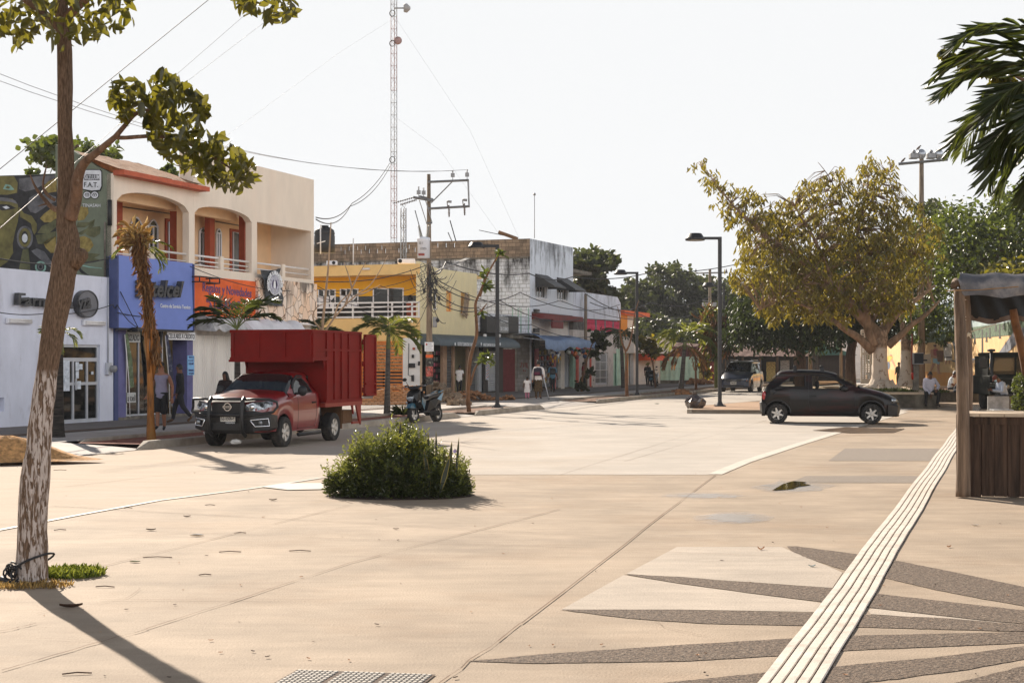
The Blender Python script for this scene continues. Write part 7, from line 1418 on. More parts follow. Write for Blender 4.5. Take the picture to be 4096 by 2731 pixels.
for i,(px,pyb,pyt,L_,lab) in enumerate(((771,380.5,364,2.0,'small palm with drooping green fronds right of the minivan'),(852.5,374.5,357,2.2,'small palm in the median just left of the lattice column'),(862,375,362,1.8,'small palm close beside the lattice column'),(795.5,377,345,2.6,'upright palm clump left of the concrete pole'),(833,377,364,2.0,'low sunlit palm between the two concrete poles'),(818,371,340,2.2,'thin palm behind the pair of black posts'),(645,371,335,3.2,'green palm crown above the white corner shop'))):
 Y=min(2625/(pyb-361),190 if i<6 else 150); b=at(px,361,Y); b.z=0; palm('far_palm',b,at(px+R.uniform(-1,1),pyt,Y),L_*Y/150,11,lab,seed=30+i,rt=.13,ll=.8*Y/150,wd=.09,npin=16,lm=lf_palm if i!=6 else lf_palmd)
H0_=g(717,389,.085); hb=empty('tall_palm',H0_,0,label='tall narrow palm with orange dry tips close left of the tallest lamp post',cat='palm tree')
fpp=lambda px,py,dy=0: at(px,py,H0_.y+dy)-H0_
mb=MB();
for k in range(7): x=R.uniform(-1.5,1.5); mb.tube([fpp(717+x*.4,389),fpp(717+x,360),fpp(717+x*2.2,340),fpp(716+x*5,312+R.uniform(-8,8))],[.14,.1,.08,.03],rachis_m,6)
mb.obj('trunk',hb)
lc=LC(); lg=LC()
for k in range(900):
 x,y=rand_in([(700,318),(706,306),(716,312),(724,318),(730,330),(733,345),(722,356),(712,350),(703,345),(700,330)]); (lc if R.random()<.55 else lg).add(fpp(x,y,R.gauss(0,.6)),R.uniform(.3,.8),.045,(R.gauss(0,.5),R.gauss(0,.5),R.choice((-1,-1,.5))),(R.gauss(0,1),R.gauss(0,1),0))
lc.obj('dry_fronds',hb,lf_dry,.2); lg.obj('green_fronds',hb,lf_palm,.2)
pe=at(1092,100,14.5); pb=Vector((pe.x+.3,pe.y,0)); bp_=empty('coconut_palm',pb,0,label='big dark palm whose fronds hang in from the right edge',cat='palm tree')
trunk_obj('trunk',bp_,[(0,0,0),(.05,0,1.5),(-.1,0,3),(-.3,0,pe.z)],[.18,.14,.12,.1],ptr_m,12)
lc=LC(); rc=MB(); cp=pe-pb
for az_,E_,L_,dr in ((3.2,.75,1.9,1.6),(3.0,.35,1.75,1.5),(3.3,.05,1.5,1.2),(2.8,-.35,1.4,1.0),(3.5,.55,1.6,1.7),(3.1,-.7,1.3,.7),(3.35,-.15,1.65,1.1),(2.9,1.05,2.0,1.9),(3.25,1.25,2.0,2.0),(.2,.6,2,1.6),(-.5,.3,2,1.6),(1.2,.7,2,1.6),(-1.4,.5,2,1.6),(2.2,.5,2,1.6),(-2.3,.3,1.8,1.4)):
 frond(lc,cp,az_,E_,L_*.86,dr,.55,36,.034,.55,rc,start=.1)
rc.obj('frond_stems',bp_); lc.obj('crown',bp_,lf_palmd,.08)
e=empty('leafy_branch_tree',Vector((at(1150,0,17).x,17,0)),0,label='tree whose thin leafy branch reaches in above the palm at the right edge',cat='tree')
q=lambda px,py:at(px,py,17)-e.location
trunk_obj('branch',e,[q(1150,150),q(1060,122),q(1010,108),(q(985,94)),q(965,86),q(952,78),q(941,47.5) if 0 else q(944,74)],[.06,.04,.025,.018,.013,.008,.004],bark_m,8) if 0 else trunk_obj('branch',e,[q(1150,150),q(1080,110),q(1020,78),q(995,64),(q(978,54)),q(962,49),q(941,47)],[.06,.04,.022,.016,.012,.008,.004],bark_m,8)
trunk_obj('trunk',e,[(0,0,0),(0,0,2.5),q(1150,150)],[.14,.12,.06],bark_m)
lc=LC()
for k in range(190): t=R.random(); x=941+75*t; y=47+31*t; d=Vector((R.gauss(0,.5),R.gauss(0,.5),-.8)); lc.add(q(x+R.gauss(0,2),y+R.uniform(0,3+6*t)),R.uniform(.09,.16),.06,d,(R.gauss(0,1),R.gauss(0,1),0))
lc.obj('foliage',e,lf_dark)
T0=g(882,389.5,.5); Yt=T0.y; yt=empty('spreading_tree',Vector((T0.x,Yt,.45)),0,label='broad tree with yellow olive leaves and a thick white painted trunk in the planter',cat='tree')
def yp(px,py,dy=0): return at(px,py,Yt+dy)-yt.location
yb_m=barkmat('white_based_bark',1.75+(361-347.5)/1500*Yt-.45,lin(205,192,176),lin(150,126,104),.42,.06,(1.2,1.2,1.0),.85)
ybr=mat('tan_bark',lin(150,122,96),.9,var=.3,scale=4,bump=.8,bscale=8,stretch=(1,1,.4))
trunk_obj('trunk',yt,[yp(881,392),yp(880,386),yp(880,378),yp(880,368),yp(879.5,350),yp(879.5,338),yp(879,330)],[.72,.52,.39,.33,.32,.36,.33],yb_m,22,.015)
mb=MB()
for a in range(9):
 t=2*math.pi*a/9+.2; r0=.45; mb.tube([(r0*math.cos(t)*.7,r0*math.sin(t)*.7,.38),(r0*math.cos(t)*1.1,r0*math.sin(t)*1.1,.16),(1.05*math.cos(t),1.05*math.sin(t),-.0)],[.22,.18,.08],yb_m,8)
mb.obj('root',yt)
def c12(x,y): return (675+x/7.38,137.5+y/7.38)
limbs=[([(880,338),(870,326),(852,306),(835,285),(812,268),(790,250),(770,240),(752,222),(735,212)],[.33,.27,.22,.2,.17,.13,.1,.08,.05],[0,-.2,-.5,-.8,-1.,-1.2,-1.4,-1.5,-1.6]),
([(752,222),(738,210),(728,199),(716,184),(708,172),(699,164)],[.05,.045,.035,.025,.015,.008],[-1.5,-1.5,-1.4,-1.4,-1.3,-1.3]),
([(878,335),(866,318),(856,305),(832,290),(812,272),(790,262),(772,247)],[.24,.2,.17,.14,.11,.08,.04],[0,.3,.6,.9,1.1,1.3,1.4]),
([(874,345),(868,330),(866,312),(862,300),(855,290)],[.2,.18,.16,.12,.08],[-.3,-.4,-.5,-.5,-.4]),
([(872,350),(858,337),(845,329),(836,322)],[.22,.17,.13,.1],[-.2,-.5,-.7,-.9]),([(836,322),(822,312),(806,306),(790,300),(768,296)],[.1,.08,.06,.04,.02],[-.9,-1.,-1.1,-1.2,-1.3]),
([(888,345),(900,335),(912,324),(926,314),(940,300)],[.2,.15,.12,.09,.04],[0,0,.1,.2,.2]),
([(882,332),(892,318),(903,308),(918,298),(935,285)],[.26,.2,.15,.1,.05],[.2,.5,.7,.9,1.]),
([(870,322),(880,300),(890,285),(898,270),(908,256)],[.17,.14,.1,.07,.03],[.2,.8,1.2,1.5,1.7]),
([(862,303),(861,290),(860,270),(857,240),(862,210),(868,185),(867,160)],[.14,.12,.1,.08,.05,.03,.012],[-.3,-.2,0,.2,.3,.4,.4]),
([(857,245),(845,220),(838,195),(828,175),(818,162)],[.06,.05,.03,.02,.01],[.2,.4,.6,.7,.8]),([(862,215),(875,195),(885,178),(893,165)],[.04,.03,.02,.01],[.3,.2,.1,.0]),
([(812,268),(800,285),(785,296),(770,304),(755,312)],[.08,.06,.05,.03,.015],[-1.,-1.4,-1.6,-1.8,-2]),([(835,285),(815,240),(800,215),(792,200)],[.09,.07,.04,.015],[-.8,-.9,-1.,-1.])]
segs=[]
for pts,rr_,dys in limbs:
 P_=[yp(a,b,dys[i]*1.1) for i,(a,b) in enumerate(pts)]; trunk_obj('branch',yt,P_,rr_,ybr,9)
 for i in range(len(P_)-1):
  for t in (0,.33,.66): segs.append(P_[i].lerp(P_[i+1],t))
crown=[(697,164),(703,160),(712,170),(722,178),(734,188),(748,188),(764,197),(772,203),(785,198),(792,200),(800,190),(806,180),(812,182),(822,178),(835,180),(838,165),(846,168),(856,176),(862,158),(868,154),(876,164),(884,164),(890,160),(896,178),(902,190),(910,200),(925,195),(944,188),(946,215),(940,240),(930,262),(915,285),(910,305),(900,318),(884,316),(866,306),(852,312),(846,322),(830,318),(812,322),(790,318),(776,322),(762,318),(756,300),(766,290),(756,285),(735,292),(726,283),(744,262),(742,240),(730,225),(715,205),(706,186),(700,174)]
lc=LC(); tw=MB(); S_=np.array([tuple(s) for s in segs]); nclu=0
yr_=random.Random(77)
while nclu<1900:
 x,y=rand_in(crown,yr_); dep=yr_.gauss(0,2.0); p=yp(x,y,dep); p.x+=yr_.gauss(0,.12); p.z+=yr_.gauss(0,.12)
 k=((S_-np.array(p))**2).sum(1).argmin(); s0=Vector(S_[k]); dist=(p-s0).length
 if dist>2.2: continue
 if math.sin(x*.21+1)*math.sin(y*.19+dep*.8)>.3: continue
 if yr_.random()<.3*(y<215): continue
 nclu+=1
 if nclu%3==0 or dist>1.1: md=(s0+p)/2+Vector((0,0,.12*dist)); tw.tube([s0,md,p],[.028 if dist>1 else .018,.012,.005],ybr,4,cap=False)
 for j in range(8):
  a=yr_.uniform(0,6.28); d=Vector((math.cos(a)*.55,math.sin(a)*.55,-.9+yr_.uniform(-.2,.5))); lc.add(p+Vector((yr_.gauss(0,.09),yr_.gauss(0,.09),yr_.gauss(0,.09))),yr_.uniform(.2,.34),yr_.uniform(.065,.1),d,(yr_.gauss(0,1),yr_.gauss(0,1),yr_.gauss(0,.4)))
tw.obj('twigs',yt); lc.obj('crown',yt,lf_yel,.1)
T1=g(906,386,.45); e=empty('white_trunk_tree',Vector((T1.x,T1.y,.4)),0,label='slimmer white painted trunk with green crown just right of the spreading tree',cat='tree')
tq=lambda px,py,dy=0:at(px,py,T1.y+dy)-e.location
trunk_obj('trunk',e,[tq(907,389),tq(906.5,383),tq(906,375),tq(906,360),tq(906,345),tq(905,325),tq(903,305),tq(905,285)],[.8,.5,.34,.28,.26,.25,.24,.2],barkmat('white_based_bark_b',1.75+(361-350)/1500*T1.y-.4,lin(205,192,176),lin(140,116,96),.42,.06,(1.2,1.2,1.0),.85),18,.012)
trunk_obj('branch',e,[tq(905,300),tq(918,280),tq(940,262),tq(965,250)],[.16,.12,.08,.03],ybr); trunk_obj('branch',e,[tq(905,295),tq(912,265),tq(925,240),tq(940,220)],[.16,.12,.08,.03],ybr)
def crownleaves(parent,f,poly,n,dz,L_,W_,m,seed,name='crown',down=.5,hollow=0):
 rr=random.Random(seed); lc=LC()
 cl=[(rand_in(poly,rr),rr.gauss(0,dz)) for _ in range(max(6,n//26))]
 for i in range(n):
  (x,y),d0=rr.choice(cl); s_=(max(p[0] for p in poly)-min(p[0] for p in poly))*.035; x+=rr.gauss(0,s_); y+=rr.gauss(0,s_); p=f(x,y,d0+rr.gauss(0,dz*.2)); d=Vector((rr.gauss(0,.8),rr.gauss(0,.8),rr.gauss(-down,.6))); lc.add(p,L_*rr.uniform(.6,1.2),W_*rr.uniform(.7,1.2),d,(rr.gauss(0,1),rr.gauss(0,1),rr.gauss(.4,1)))
 return lc.obj(name,parent,m,.12)
crownleaves(e,tq,[(900,300),(905,270),(915,250),(912,230),(925,215),(945,212),(965,215),(985,205),(1000,210),(1024,205),(1060,200),(1080,260),(1060,310),(1024,300),(990,290),(965,300),(955,325),(935,330),(915,322)],9000,2.2,.24,.12,lf_green,3)
crownleaves(e,tq,[(905,310),(930,300),(958,310),(960,330),(945,345),(930,336),(918,345),(905,330)],1800,1.5,.26,.08,lf_green,13,name='hanging_foliage',down=1.)
def bgtree(name,label,Y,poly,n,L_,W_,m,px,seed,dz,trunkr=.25,down=.3,group=None,base=0,limbs=4):
 b=at(px,361,Y); b.z=base; e=empty(name,b,0,label=label,cat='tree',group=group); f=lambda x,y,dy=0: at(x,y,Y+dy)-b
 cy=sum(p[1] for p in poly)/len(poly); cx=sum(p[0] for p in poly)/len(poly)
 rr=random.Random(seed); trunk_obj('trunk',e,[(0,0,-.1),f(px,350),f((px+cx)/2,(cy+350)/2),f(cx,cy)],[trunkr*1.3,trunkr,trunkr*.8,trunkr*.4],bark_m,8)
 for k in range(limbs): x,y=rand_in(poly,rr); trunk_obj('branch',e,[f((px+cx)/2,(cy+350)/2),f((x+cx)/2,(y+cy)/2+5),f(x,y)],[trunkr*.6,trunkr*.4,trunkr*.1],bark_m,6)
 crownleaves(e,f,poly,n,dz,L_,W_,m,seed+1,down=down); return e
bgtree('broad_tree','dark rounded tree crown behind the weathered building',112,[(574,262),(578,252),(590,248),(600,252),(610,250),(616,260),(606,268),(598,272),(606,284),(616,294),(617,305),(606,320),(590,320),(574,318),(572,290)],5200,.55,.34,lf_far,590,1,2.5)
bgtree('far_tree','hazy tree with open top left of the far wood',165,[(616,300),(622,285),(634,275),(645,280),(655,290),(665,320),(660,345),(620,345)],4200,.6,.4,lf_far,640,2,3)
bgtree('far_tree','tall pale topped tree in the middle of the far wood',170,[(640,290),(650,272),(660,262),(680,264),(690,272),(705,285),(712,300),(712,335),(690,352),(645,350)],8000,.6,.4,lf_far,680,3,4)
bgtree('far_tree','dark tree filling the gap behind the right lamp post',172,[(690,300),(705,280),(722,278),(740,282),(748,300),(745,345),(700,352)],6000,.6,.4,lf_far,720,4,4)
bgtree('far_tree','low dark tree behind the orange house',150,[(618,320),(650,316),(690,325),(700,352),(650,356),(618,352)],4200,.6,.4,lf_far,655,14,4)
bgtree('feathery_tree','big dark feathery tree behind the minivan',90,[(722,320),(735,300),(748,285),(760,272),(775,268),(800,262),(830,262),(850,280),(850,330),(830,345),(800,345),(770,345),(745,340),(728,345)],13000,.38,.13,lf_fern,800,5,3.5,.28,1.1)
bgtree('feathery_tree','dark feathery tree behind the trunk of the spreading tree',91,[(830,262),(850,240),(880,235),(905,232),(915,260),(905,330),(880,338),(850,335),(830,330)],11000,.38,.13,lf_fern,851,6,3.5,.28,1.1)
bgtree('broad_tree','dense dark tree beyond the upper end of the painted wall',100,[(900,235),(915,205),(935,195),(950,215),(950,260),(940,300),(915,300)],4500,.4,.25,lf_far,930,7,3)
bgtree('green_tree','broad leafy green tree over the stall canopy at the right',75,[(925,235),(940,215),(960,205),(980,210),(1000,195),(1024,185),(1080,180),(1110,240),(1080,285),(1024,275),(985,275),(955,280),(935,268)],9000,.3,.16,lf_green,1000,8,2.5,.25)
bgtree('green_tree','dark shade tree behind the stall and over the off road vehicle',58,[(985,270),(1024,262),(1090,255),(1110,285),(1060,305),(1024,300),(990,298)],5200,.26,.14,lf_dark,1060,9,1.8,.2)
bgtree('roof_tree','round leaved tree showing over the brown roof at the left',62,[(30,147),(36,142),(48,139),(60,142),(72,145),(90,146),(100,150),(118,150),(124,155),(110,160),(90,158),(60,165),(52,162),(44,160),(36,155)],1500,.3,.24,lf_green,60,10,1.2)
bgtree('roof_tree','small leaf clumps standing over the arcade building roof edge',60,[(160,168),(166,165),(174,168),(178,174),(172,179),(164,177)],170,.28,.22,lf_green,168,11,.5,.1)
bgtree('roof_tree','low leaf clump peeping over the painted gable wall',58,[(28,172),(34,170),(42,173),(40,177),(28,177)],120,.25,.2,lf_green,34,12,.5,.1)
far=[(300,352),(480,350),(600,345),(760,350),(900,350),(1060,350)]
w_=LC(); rr=random.Random(3)
for i in range(14000):
 x=rr.uniform(560,1100); y=rr.uniform(335,359)+6*math.sin(x*.05); p=at(x,y,rr.uniform(215,235)); w_.add(p,1.1,.8,(rr.gauss(0,1),rr.gauss(0,1),rr.gauss(0,1)),(rr.gauss(0,1),rr.gauss(0,1),1))
w_.obj('distant_wood',None,lf_far,label='distant dark wood closing the end of the street',cat='wood',kind='stuff')
def sapling(name,label,base,paths,Y,rad_,leafc,m=lf_yel,lm=.13,bm=None,wd=.05):
 e=empty(name,base,0,label=label,cat='sapling'); f=lambda x,y,dy=0: at(x,y,Y+dy)-base
 for i,p in enumerate(paths): n=len(p); r0=rad_ if i==0 else rad_*.55; trunk_obj('trunk' if i==0 else 'branch',e,[f(a,b) for a,b in p],[r0*(1-.75*k/(n-1)) for k in range(n)],bm or bark_m,8)
 if leafc:
  lc=LC(); rr=random.Random(len(label))
  for x,y,s_,n in leafc:
   for k in range(n): d=Vector((rr.gauss(0,.8),rr.gauss(0,.8),rr.gauss(-.2,.5))); lc.add(f(x+rr.gauss(0,s_),y+rr.gauss(0,s_),rr.gauss(0,s_*Y/1500)),lm*rr.uniform(.7,1.2),wd*rr.uniform(.8,1.2),d,(rr.gauss(0,1),rr.gauss(0,1),rr.gauss(0,1)))
  lc.obj('foliage',e,m)
 return e
pale_bark=mat('pale_bark',lin(178,148,118),.9,var=.2,scale=4); brn_bark=mat('sapling_bark',lin(120,84,56),.9,var=.25,scale=5)
b=g(469,411.5,.085); sapling('bare_sapling','thin sapling with a few yellow leaves beside the nearest black lamp post',b,[[(469,411.5),(468,395),(468.7,380),(470.5,357),(476.5,335),(476,315),(475.5,303),(480,292),(487,275),(494,262),(499,254),(501,251)],[(468.5,411),(466.5,400),(469,385)],[(470,385),(475,368),(482,358.5),(485,357)],[(478,315),(483,308),(487,303)],[(480,296),(483,286),(484,275)]],b.y,.075,[(486,285,1.6,26),(485,275,1.4,14),(500,251,1.2,10),(483,356,2.0,20),(489,356,2.2,26),(500,254,1.2,8),(482,312,1.2,8)],lf_green,.26,brn_bark,.1)
b=Vector(at(323,361,38.5)); b.z=.085; sapling('bare_sapling','leafless pale branched sapling behind the red truck',b,[[(324,420),(323,380),(322.5,330),(325,300),(328,270),(330,240),(331,222)],[(325,331),(334,318),(345,305),(356,295),(370,285),(380,270),(388,255)],[(323,330),(315,322),(313,314),(318,306),(326,303)],[(345,305),(352,288),(360,272),(366,262)],[(334,318),(338,305),(345,297),(352,292)],[(356,295),(366,292),(376,286)],[(352,288),(349,276),(344,262)]],38.5,.05,None,bm=pale_bark)
b=g(627,397,.085); sapling('bare_sapling','forked leafless sapling standing just left of the middle lamp post',b,[[(627,397.5),(626.3,375),(626,355),(624.5,348)],[(626,351),(622,342),(620,330),(620,318),(617.5,306)],[(626,351),(630,342),(633,325),(635,312),(639,300)]],b.y,.09,None,bm=brn_bark)
b=g(696,389.5,.085); sapling('bare_sapling','thin straight sapling between the leaning palm and the tall dry palm',b,[[(696,390),(695.7,370),(695.5,350)],[(695.5,352),(692,345),(689,340)],[(695.5,352),(699,346),(702,340)]],b.y,.09,[(690,341,1.5,14)],lf_green,.25,brn_bark)
b=g(581.5,391,.12); sapling('vine_sapling','crooked sapling with round dull leaves in front of the toy shop',b,[[(581.5,391.5),(582,380),(585,368),(589,352),(594,340),(600,332)]],b.y,.07,[(598,336,3.2,110),(602,345,2.5,60),(594,352,2,30),(580,385,2,40),(590,372,2,24)],lf_far,.32,brn_bark,.24)
b=g(655.5,387,.12); sapling('vine_sapling','leafy sapling with reddish leaves beside the walking man in black',b,[[(655.5,387),(654,372),(652,360),(648,352),(640,345)],[(652,362),(657,352),(654,342)]],b.y,.07,[(648,347,4,150),(655,352,3,90),(642,342,3,70),(654,340,2.5,40)],lf_yel,.3,brn_bark,.2)
b=g(704,384,.1); sapling('vine_sapling','small yellow leaved sapling in front of the brown roofed shelter',b,[[(704,384.5),(703.5,370),(704,358)],[(703.8,368),(708,360)]],b.y,.08,[(703,364,2,50),(707,372,2,50),(705,356,2,30)],lf_yel,.4,brn_bark,.26)
for i,(x,yb2,yt_) in enumerate(((789.5,379,333),(796,378,345),(821,377,340),(847.5,376,336),(746,372,340),(834,377,342))):
 Y=min(2625/(yb2-361),150); b=at(x,361,Y); b.z=0; lab=['pale forked sapling trunk behind the roof of the hatchback','thin brown sapling beside the upright palm clump','leaning pale sapling right of the concrete pole','crooked reddish sapling left of the lattice column','bare white branched sapling over the minivan','dry orange hanging palm stem on a thin trunk'][i]
 sapling('bare_sapling',lab,b,[[(x,yb2),(x+.6,(yb2+yt_)/2),(x-.4,yt_)],[(x,(yb2+yt_)/2),(x+5,yt_+4),(x+8,yt_-3)],[(x,(yb2+yt_)/2+5),(x-5,yt_+10),(x-9,yt_+2)]],Y,.13,[(x-1,yt_+8,2.2,120)] if i==5 else None,lf_dry,.5,pale_bark,.1)
b=at(1026,361,47); b.z=0; e=empty('clipped_hedge',b,0,label='clipped green hedge column behind the wooden counter at the right edge',cat='hedge')
crownleaves(e,lambda x,y,dy=0:at(x,y,47+dy)-b,[(1014,408),(1014,380),(1020,373),(1060,373),(1062,408)],4200,.3,.12,.05,lf_green,5); mb=MB(); mb.tube([(0,0,0),(0,0,1)],.06,bark_m); mb.obj('trunk',e)
b=g(403,415,.09); lc=LC()
for k in range(90): a=R.uniform(0,6.28); lc.add((0,0,0),R.uniform(.3,.5),.02,(math.cos(a),math.sin(a),R.uniform(.25,1.5)),(R.gauss(0,.3),R.gauss(0,.3),1))
o=lc.obj('spiky_plant',None,lf_palmd,label='small dark spiky plant at the foot of the young palm',cat='plant'); o.location=b
skin_a=mat('skin_tan',lin(150,104,80),.6,var=.06,spec=.3); skin_b=mat('skin_brown',lin(112,76,58),.6,var=.06,spec=.3)
hair_m=mat('black_hair',(.012,.010,.009,1),.5,var=.4,scale=20,stretch=(6,6,1)); eye_m=mat('eye_dark',(.02,.015,.012,1),.2); lip_m=mat('lips',lin(110,60,52),.6)
def cloth(name,c_,**k): return MATS.get(name) or mat(name,c_,.85,var=.12,scale=5,bump=.3,bscale=18,**k)
def skin_mesh(V,E,Rd,root):
 me=bpy.data.meshes.new('figure'); me.from_pydata([tuple(v) for v in V],E,[]); o=bpy.data.objects.new('figure',me); C.objects.link(o)
 o.modifiers.new('s','SKIN'); m=o.modifiers.new('u','SUBSURF'); m.levels=m.render_levels=2
 for i,r in enumerate(Rd): me.skin_vertices[0].data[i].radius=(r,r) if not hasattr(r,'__len__') else r; me.skin_vertices[0].data[i].use_root=(i==root)
 dg=bpy.context.evaluated_depsgraph_get(); dg.update(); out=bpy.data.meshes.new_from_object(o.evaluated_get(dg)); bpy.data.objects.remove(o); bpy.data.meshes.remove(me); return out
def person(label,base,H,yaw,pose={},skin=None,top=None,sleeve=1,bot=None,shorts=False,shoe=None,hair='short',cap=None,glasses=False,mask=False,beard=False,build=1.,seat=False,dress=None,hands=True,tank=False,curl=.5):
 """local frame: faces -y, +x is image right; all joints in fractions of H"""
 sk=skin or skin_b; e=empty('person',base,yaw,label=label,cat='person')
 J=dict(pel=(0,0,.53),spi=(0,.005,.63),che=(0,.0,.74),nek=(0,.0,.825),hed=(0,-.012,.885),top=(0,-.01,.955),
 sL=(-.105,.0,.795),eL=(-.128,.015,.63),wL=(-.135,-.03,.49),sR=(.105,.0,.795),eR=(.128,.015,.63),wR=(.135,-.03,.49),
 hL=(-.052,0,.50),kL=(-.056,-.01,.28),aL=(-.056,.01,.05),tL=(-.06,-.10,.018),hR=(.052,0,.50),kR=(.056,-.01,.28),aR=(.056,.01,.05),tR=(.06,-.10,.018)); J.update(pose)
 J={k:Vector(v)*H for k,v in J.items()}; b=build
 order=['pel','spi','che','nek','hed','top','sL','eL','wL','sR','eR','wR','hL','kL','aL','tL','hR','kR','aR','tR']
 rr=dict(pel=(.088*b,.062*b),spi=(.078*b,.056*b),che=(.092*b,.062*b),nek=.036,hed=(.042,.052),top=(.034,.040),sL=.040,eL=.026,wL=.017,sR=.040,eR=.026,wR=.017,hL=.055*b,kL=.036,aL=.023,tL=(.024,.016),hR=.055*b,kR=.036,aR=.023,tR=(.024,.016))
 Rd=[tuple(x*H for x in rr[k]) if hasattr(rr[k],'__len__') else rr[k]*H for k in order]
 ed=[('pel','spi'),('spi','che'),('che','nek'),('nek','hed'),('hed','top'),('che','sL'),('sL','eL'),('eL','wL'),('che','sR'),('sR','eR'),('eR','wR'),('pel','hL'),('hL','kL'),('kL','aL'),('aL','tL'),('pel','hR'),('hR','kR'),('kR','aR'),('aR','tR')]
 me=skin_mesh([J[k] for k in order],[(order.index(a),order.index(c_)) for a,c_ in ed],Rd,0)
 seg={'torso':[('pel','spi'),('spi','che'),('che','sL'),('che','sR'),('che','nek')],'head':[('nek','hed'),('hed','top')],'uarm':[('sL','eL'),('sR','eR')],'farm':[('eL','wL'),('eR','wR')],'hip':[('pel','hL'),('pel','hR')],'thigh':[('hL','kL'),('hR','kR')],'shin':[('kL','aL'),('kR','aR')],'foot':[('aL','tL'),('aR','tR')]}
 def near(p):
  best=None
  for g_,L_ in seg.items():
   for a,c_ in L_:
    A,B_=J[a],J[c_]; ab=B_-A; t=max(0,min(1,(p-A).dot(ab)/ab.length_squared)); ra=rr[a][0] if hasattr(rr[a],'__len__') else rr[a]; rb=rr[c_][0] if hasattr(rr[c_],'__len__') else rr[c_]
    d=(p-(A+ab*t)).length-(ra+(rb-ra)*t)*H*.9
    if best is None or d<best[0]: best=(d,g_,t)
  return best[1],best[2]
 cls=[near(p.center) for p in me.polygons]
 shoe_m=shoe or cloth('dark_shoe',(.02,.018,.016,1))
 mb=MB(); vs=[v.co.copy() for v in me.vertices]
 for gname,mm in (('skin',sk),('shoe',shoe_m)):
  fs=[tuple(p.vertices) for p,c_ in zip(me.polygons,cls) if (c_[0]=='foot')==(gname=='shoe')]
  if gname=='skin': mb.add(vs,fs,mm,smooth=True); base_n=0
  else:
   k=mb.mi(mm)
   for f in fs: mb.f.append(f); mb.m.append(k); mb.sm.append(True)
 hc=J['hed']*.5+J['top']*.5; up=(J['top']-J['nek']).normalized(); fw=Vector(pose.get('look',(0,-1,0))).normalized(); fw=(fw-up*fw.dot(up)).normalized(); rt=up.cross(fw)*-1
 HM=Matrix((( rt.x,-fw.x,up.x,hc.x),(rt.y,-fw.y,up.y,hc.y),(rt.z,-fw.z,up.z,hc.z),(0,0,0,1))); s=H
 prof=[];n=16
 vsH=[];fsH=[]
 for i in range(11):
  a=math.pi*i/10; z=math.cos(a)*.067
  for j in range(n):
   t=2*math.pi*j/n; x=math.sin(a)*math.cos(t)*.044; y=math.sin(a)*math.sin(t)*.054
   if z<-.01: q=1-(-z-.01)*6.5; x*=q; y=y*q-(-z-.01)*.22
   if y<-.03 and abs(z)<.05: y*=.95
   vsH.append((x*s,y*s,z*s))
 for i in range(10):
  for j in range(n): a=i*n+j;c_=i*n+(j+1)%n; fsH.append((a,a+n,c_+n,c_))
 mb.add(vsH,fsH,sk,HM,True)
 mb.hull([(0,-.064*s,-.004*s),(-.007*s,-.052*s,-.012*s),(.007*s,-.052*s,-.012*s),(0,-.05*s,.016*s),(0,-.05*s,-.014*s)],sk,HM,True)
 for x in(-1,1): mb.ball((x*.017*s,-.0475*s,.008*s),.0052*s,eye_m,8,(1,.6,.6),M=HM); mb.ball((x*.045*s,.004*s,.0),.011*s,sk,8,(.35,.8,1.2),M=HM); mb.box((x*.017-.009)*s,(x*.017+.009)*s,-.051*s,-.045*s,.0165*s,.0195*s,hair_m,HM)
 mb.ball((0,-.0505*s,-.028*s),.009*s,lip_m,8,(1.2,.5,.4),M=HM)
 if beard: mb.ball((0,-.051*s,-.0215*s),.01*s,hair_m,8,(1.4,.4,.35),M=HM)
 if hands:
  for W_,E_,sd in (('wL','eL',-1),('wR','eR',1)):
   d=(J[W_]-J[E_]).normalized(); hd=Vector(pose.get('hand'+W_[1],tuple(d))).normalized(); side=hd.cross(Vector((0,1,0))); side=side.normalized() if side.length>.1 else Vector((1,0,0)); nrm=hd.cross(side).normalized()
   p0=J[W_]; mb.tube([p0,p0+hd*.018*H,p0+hd*.045*H,p0+hd*.055*H],[.015*H,.021*H,.022*H,.017*H],sk,8,flat=.5)
   for k,(off,ln) in enumerate(((-.016,.036),(-.0055,.042),(.0055,.040),(.016,.031))):
    q=p0+hd*.048*H+side*off*H; b_=nrm*(-sd)*curl*.012*H*(1); mb.tube([q,q+hd*ln*.45*H+b_,q+hd*ln*.8*H+b_*2.6,q+hd*ln*H+b_*3.6],[.0062*H,.0058*H,.005*H,.0035*H],sk,6)
   q=p0+hd*.02*H+side*.014*H*(-sd); mb.tube([q,q+hd*.015*H+side*.018*H*(-sd),q+hd*.034*H+side*.022*H*(-sd)],[.0075*H,.007*H,.0045*H],sk,6)
 bo=mb.obj('body',e)
 nv=[v.normal.copy() for v in me.vertices]
 def shell(name,pred,m,off,flare=0,zc=None,extra=None):
  idx={}; vv=[];ff=[]
  for p,c_ in zip(me.polygons,cls):
   if pred(c_,p.center):
    f=[]
    for i in p.vertices:
     if i not in idx:
      idx[i]=len(vv); co=me.vertices[i].co; o_=off
      if flare and zc is not None: o_+=flare*max(0,zc-co.z)
      vv.append(co+nv[i]*o_*H)
     f.append(idx[i])
    ff.append(tuple(f))
  if ff: mb=MB(); mb.add(vv,ff,m,smooth=True); return mb.obj(name,e)
 if top: shell('shirt',lambda c_,p:(c_[0]=='torso' and not(tank and p.z>J['che'].z+.055*H and abs(p.x)>.075*H) and p.z<J['nek'].z+(.01 if not tank else -.028)*H) or (c_[0]=='uarm' and (c_[1]<sleeve)) or (sleeve>1 and c_[0]=='farm' and c_[1]<.95) or (c_[0]=='hip' and p.z>J['pel'].z-.03*H and not seat) ,top,.009)
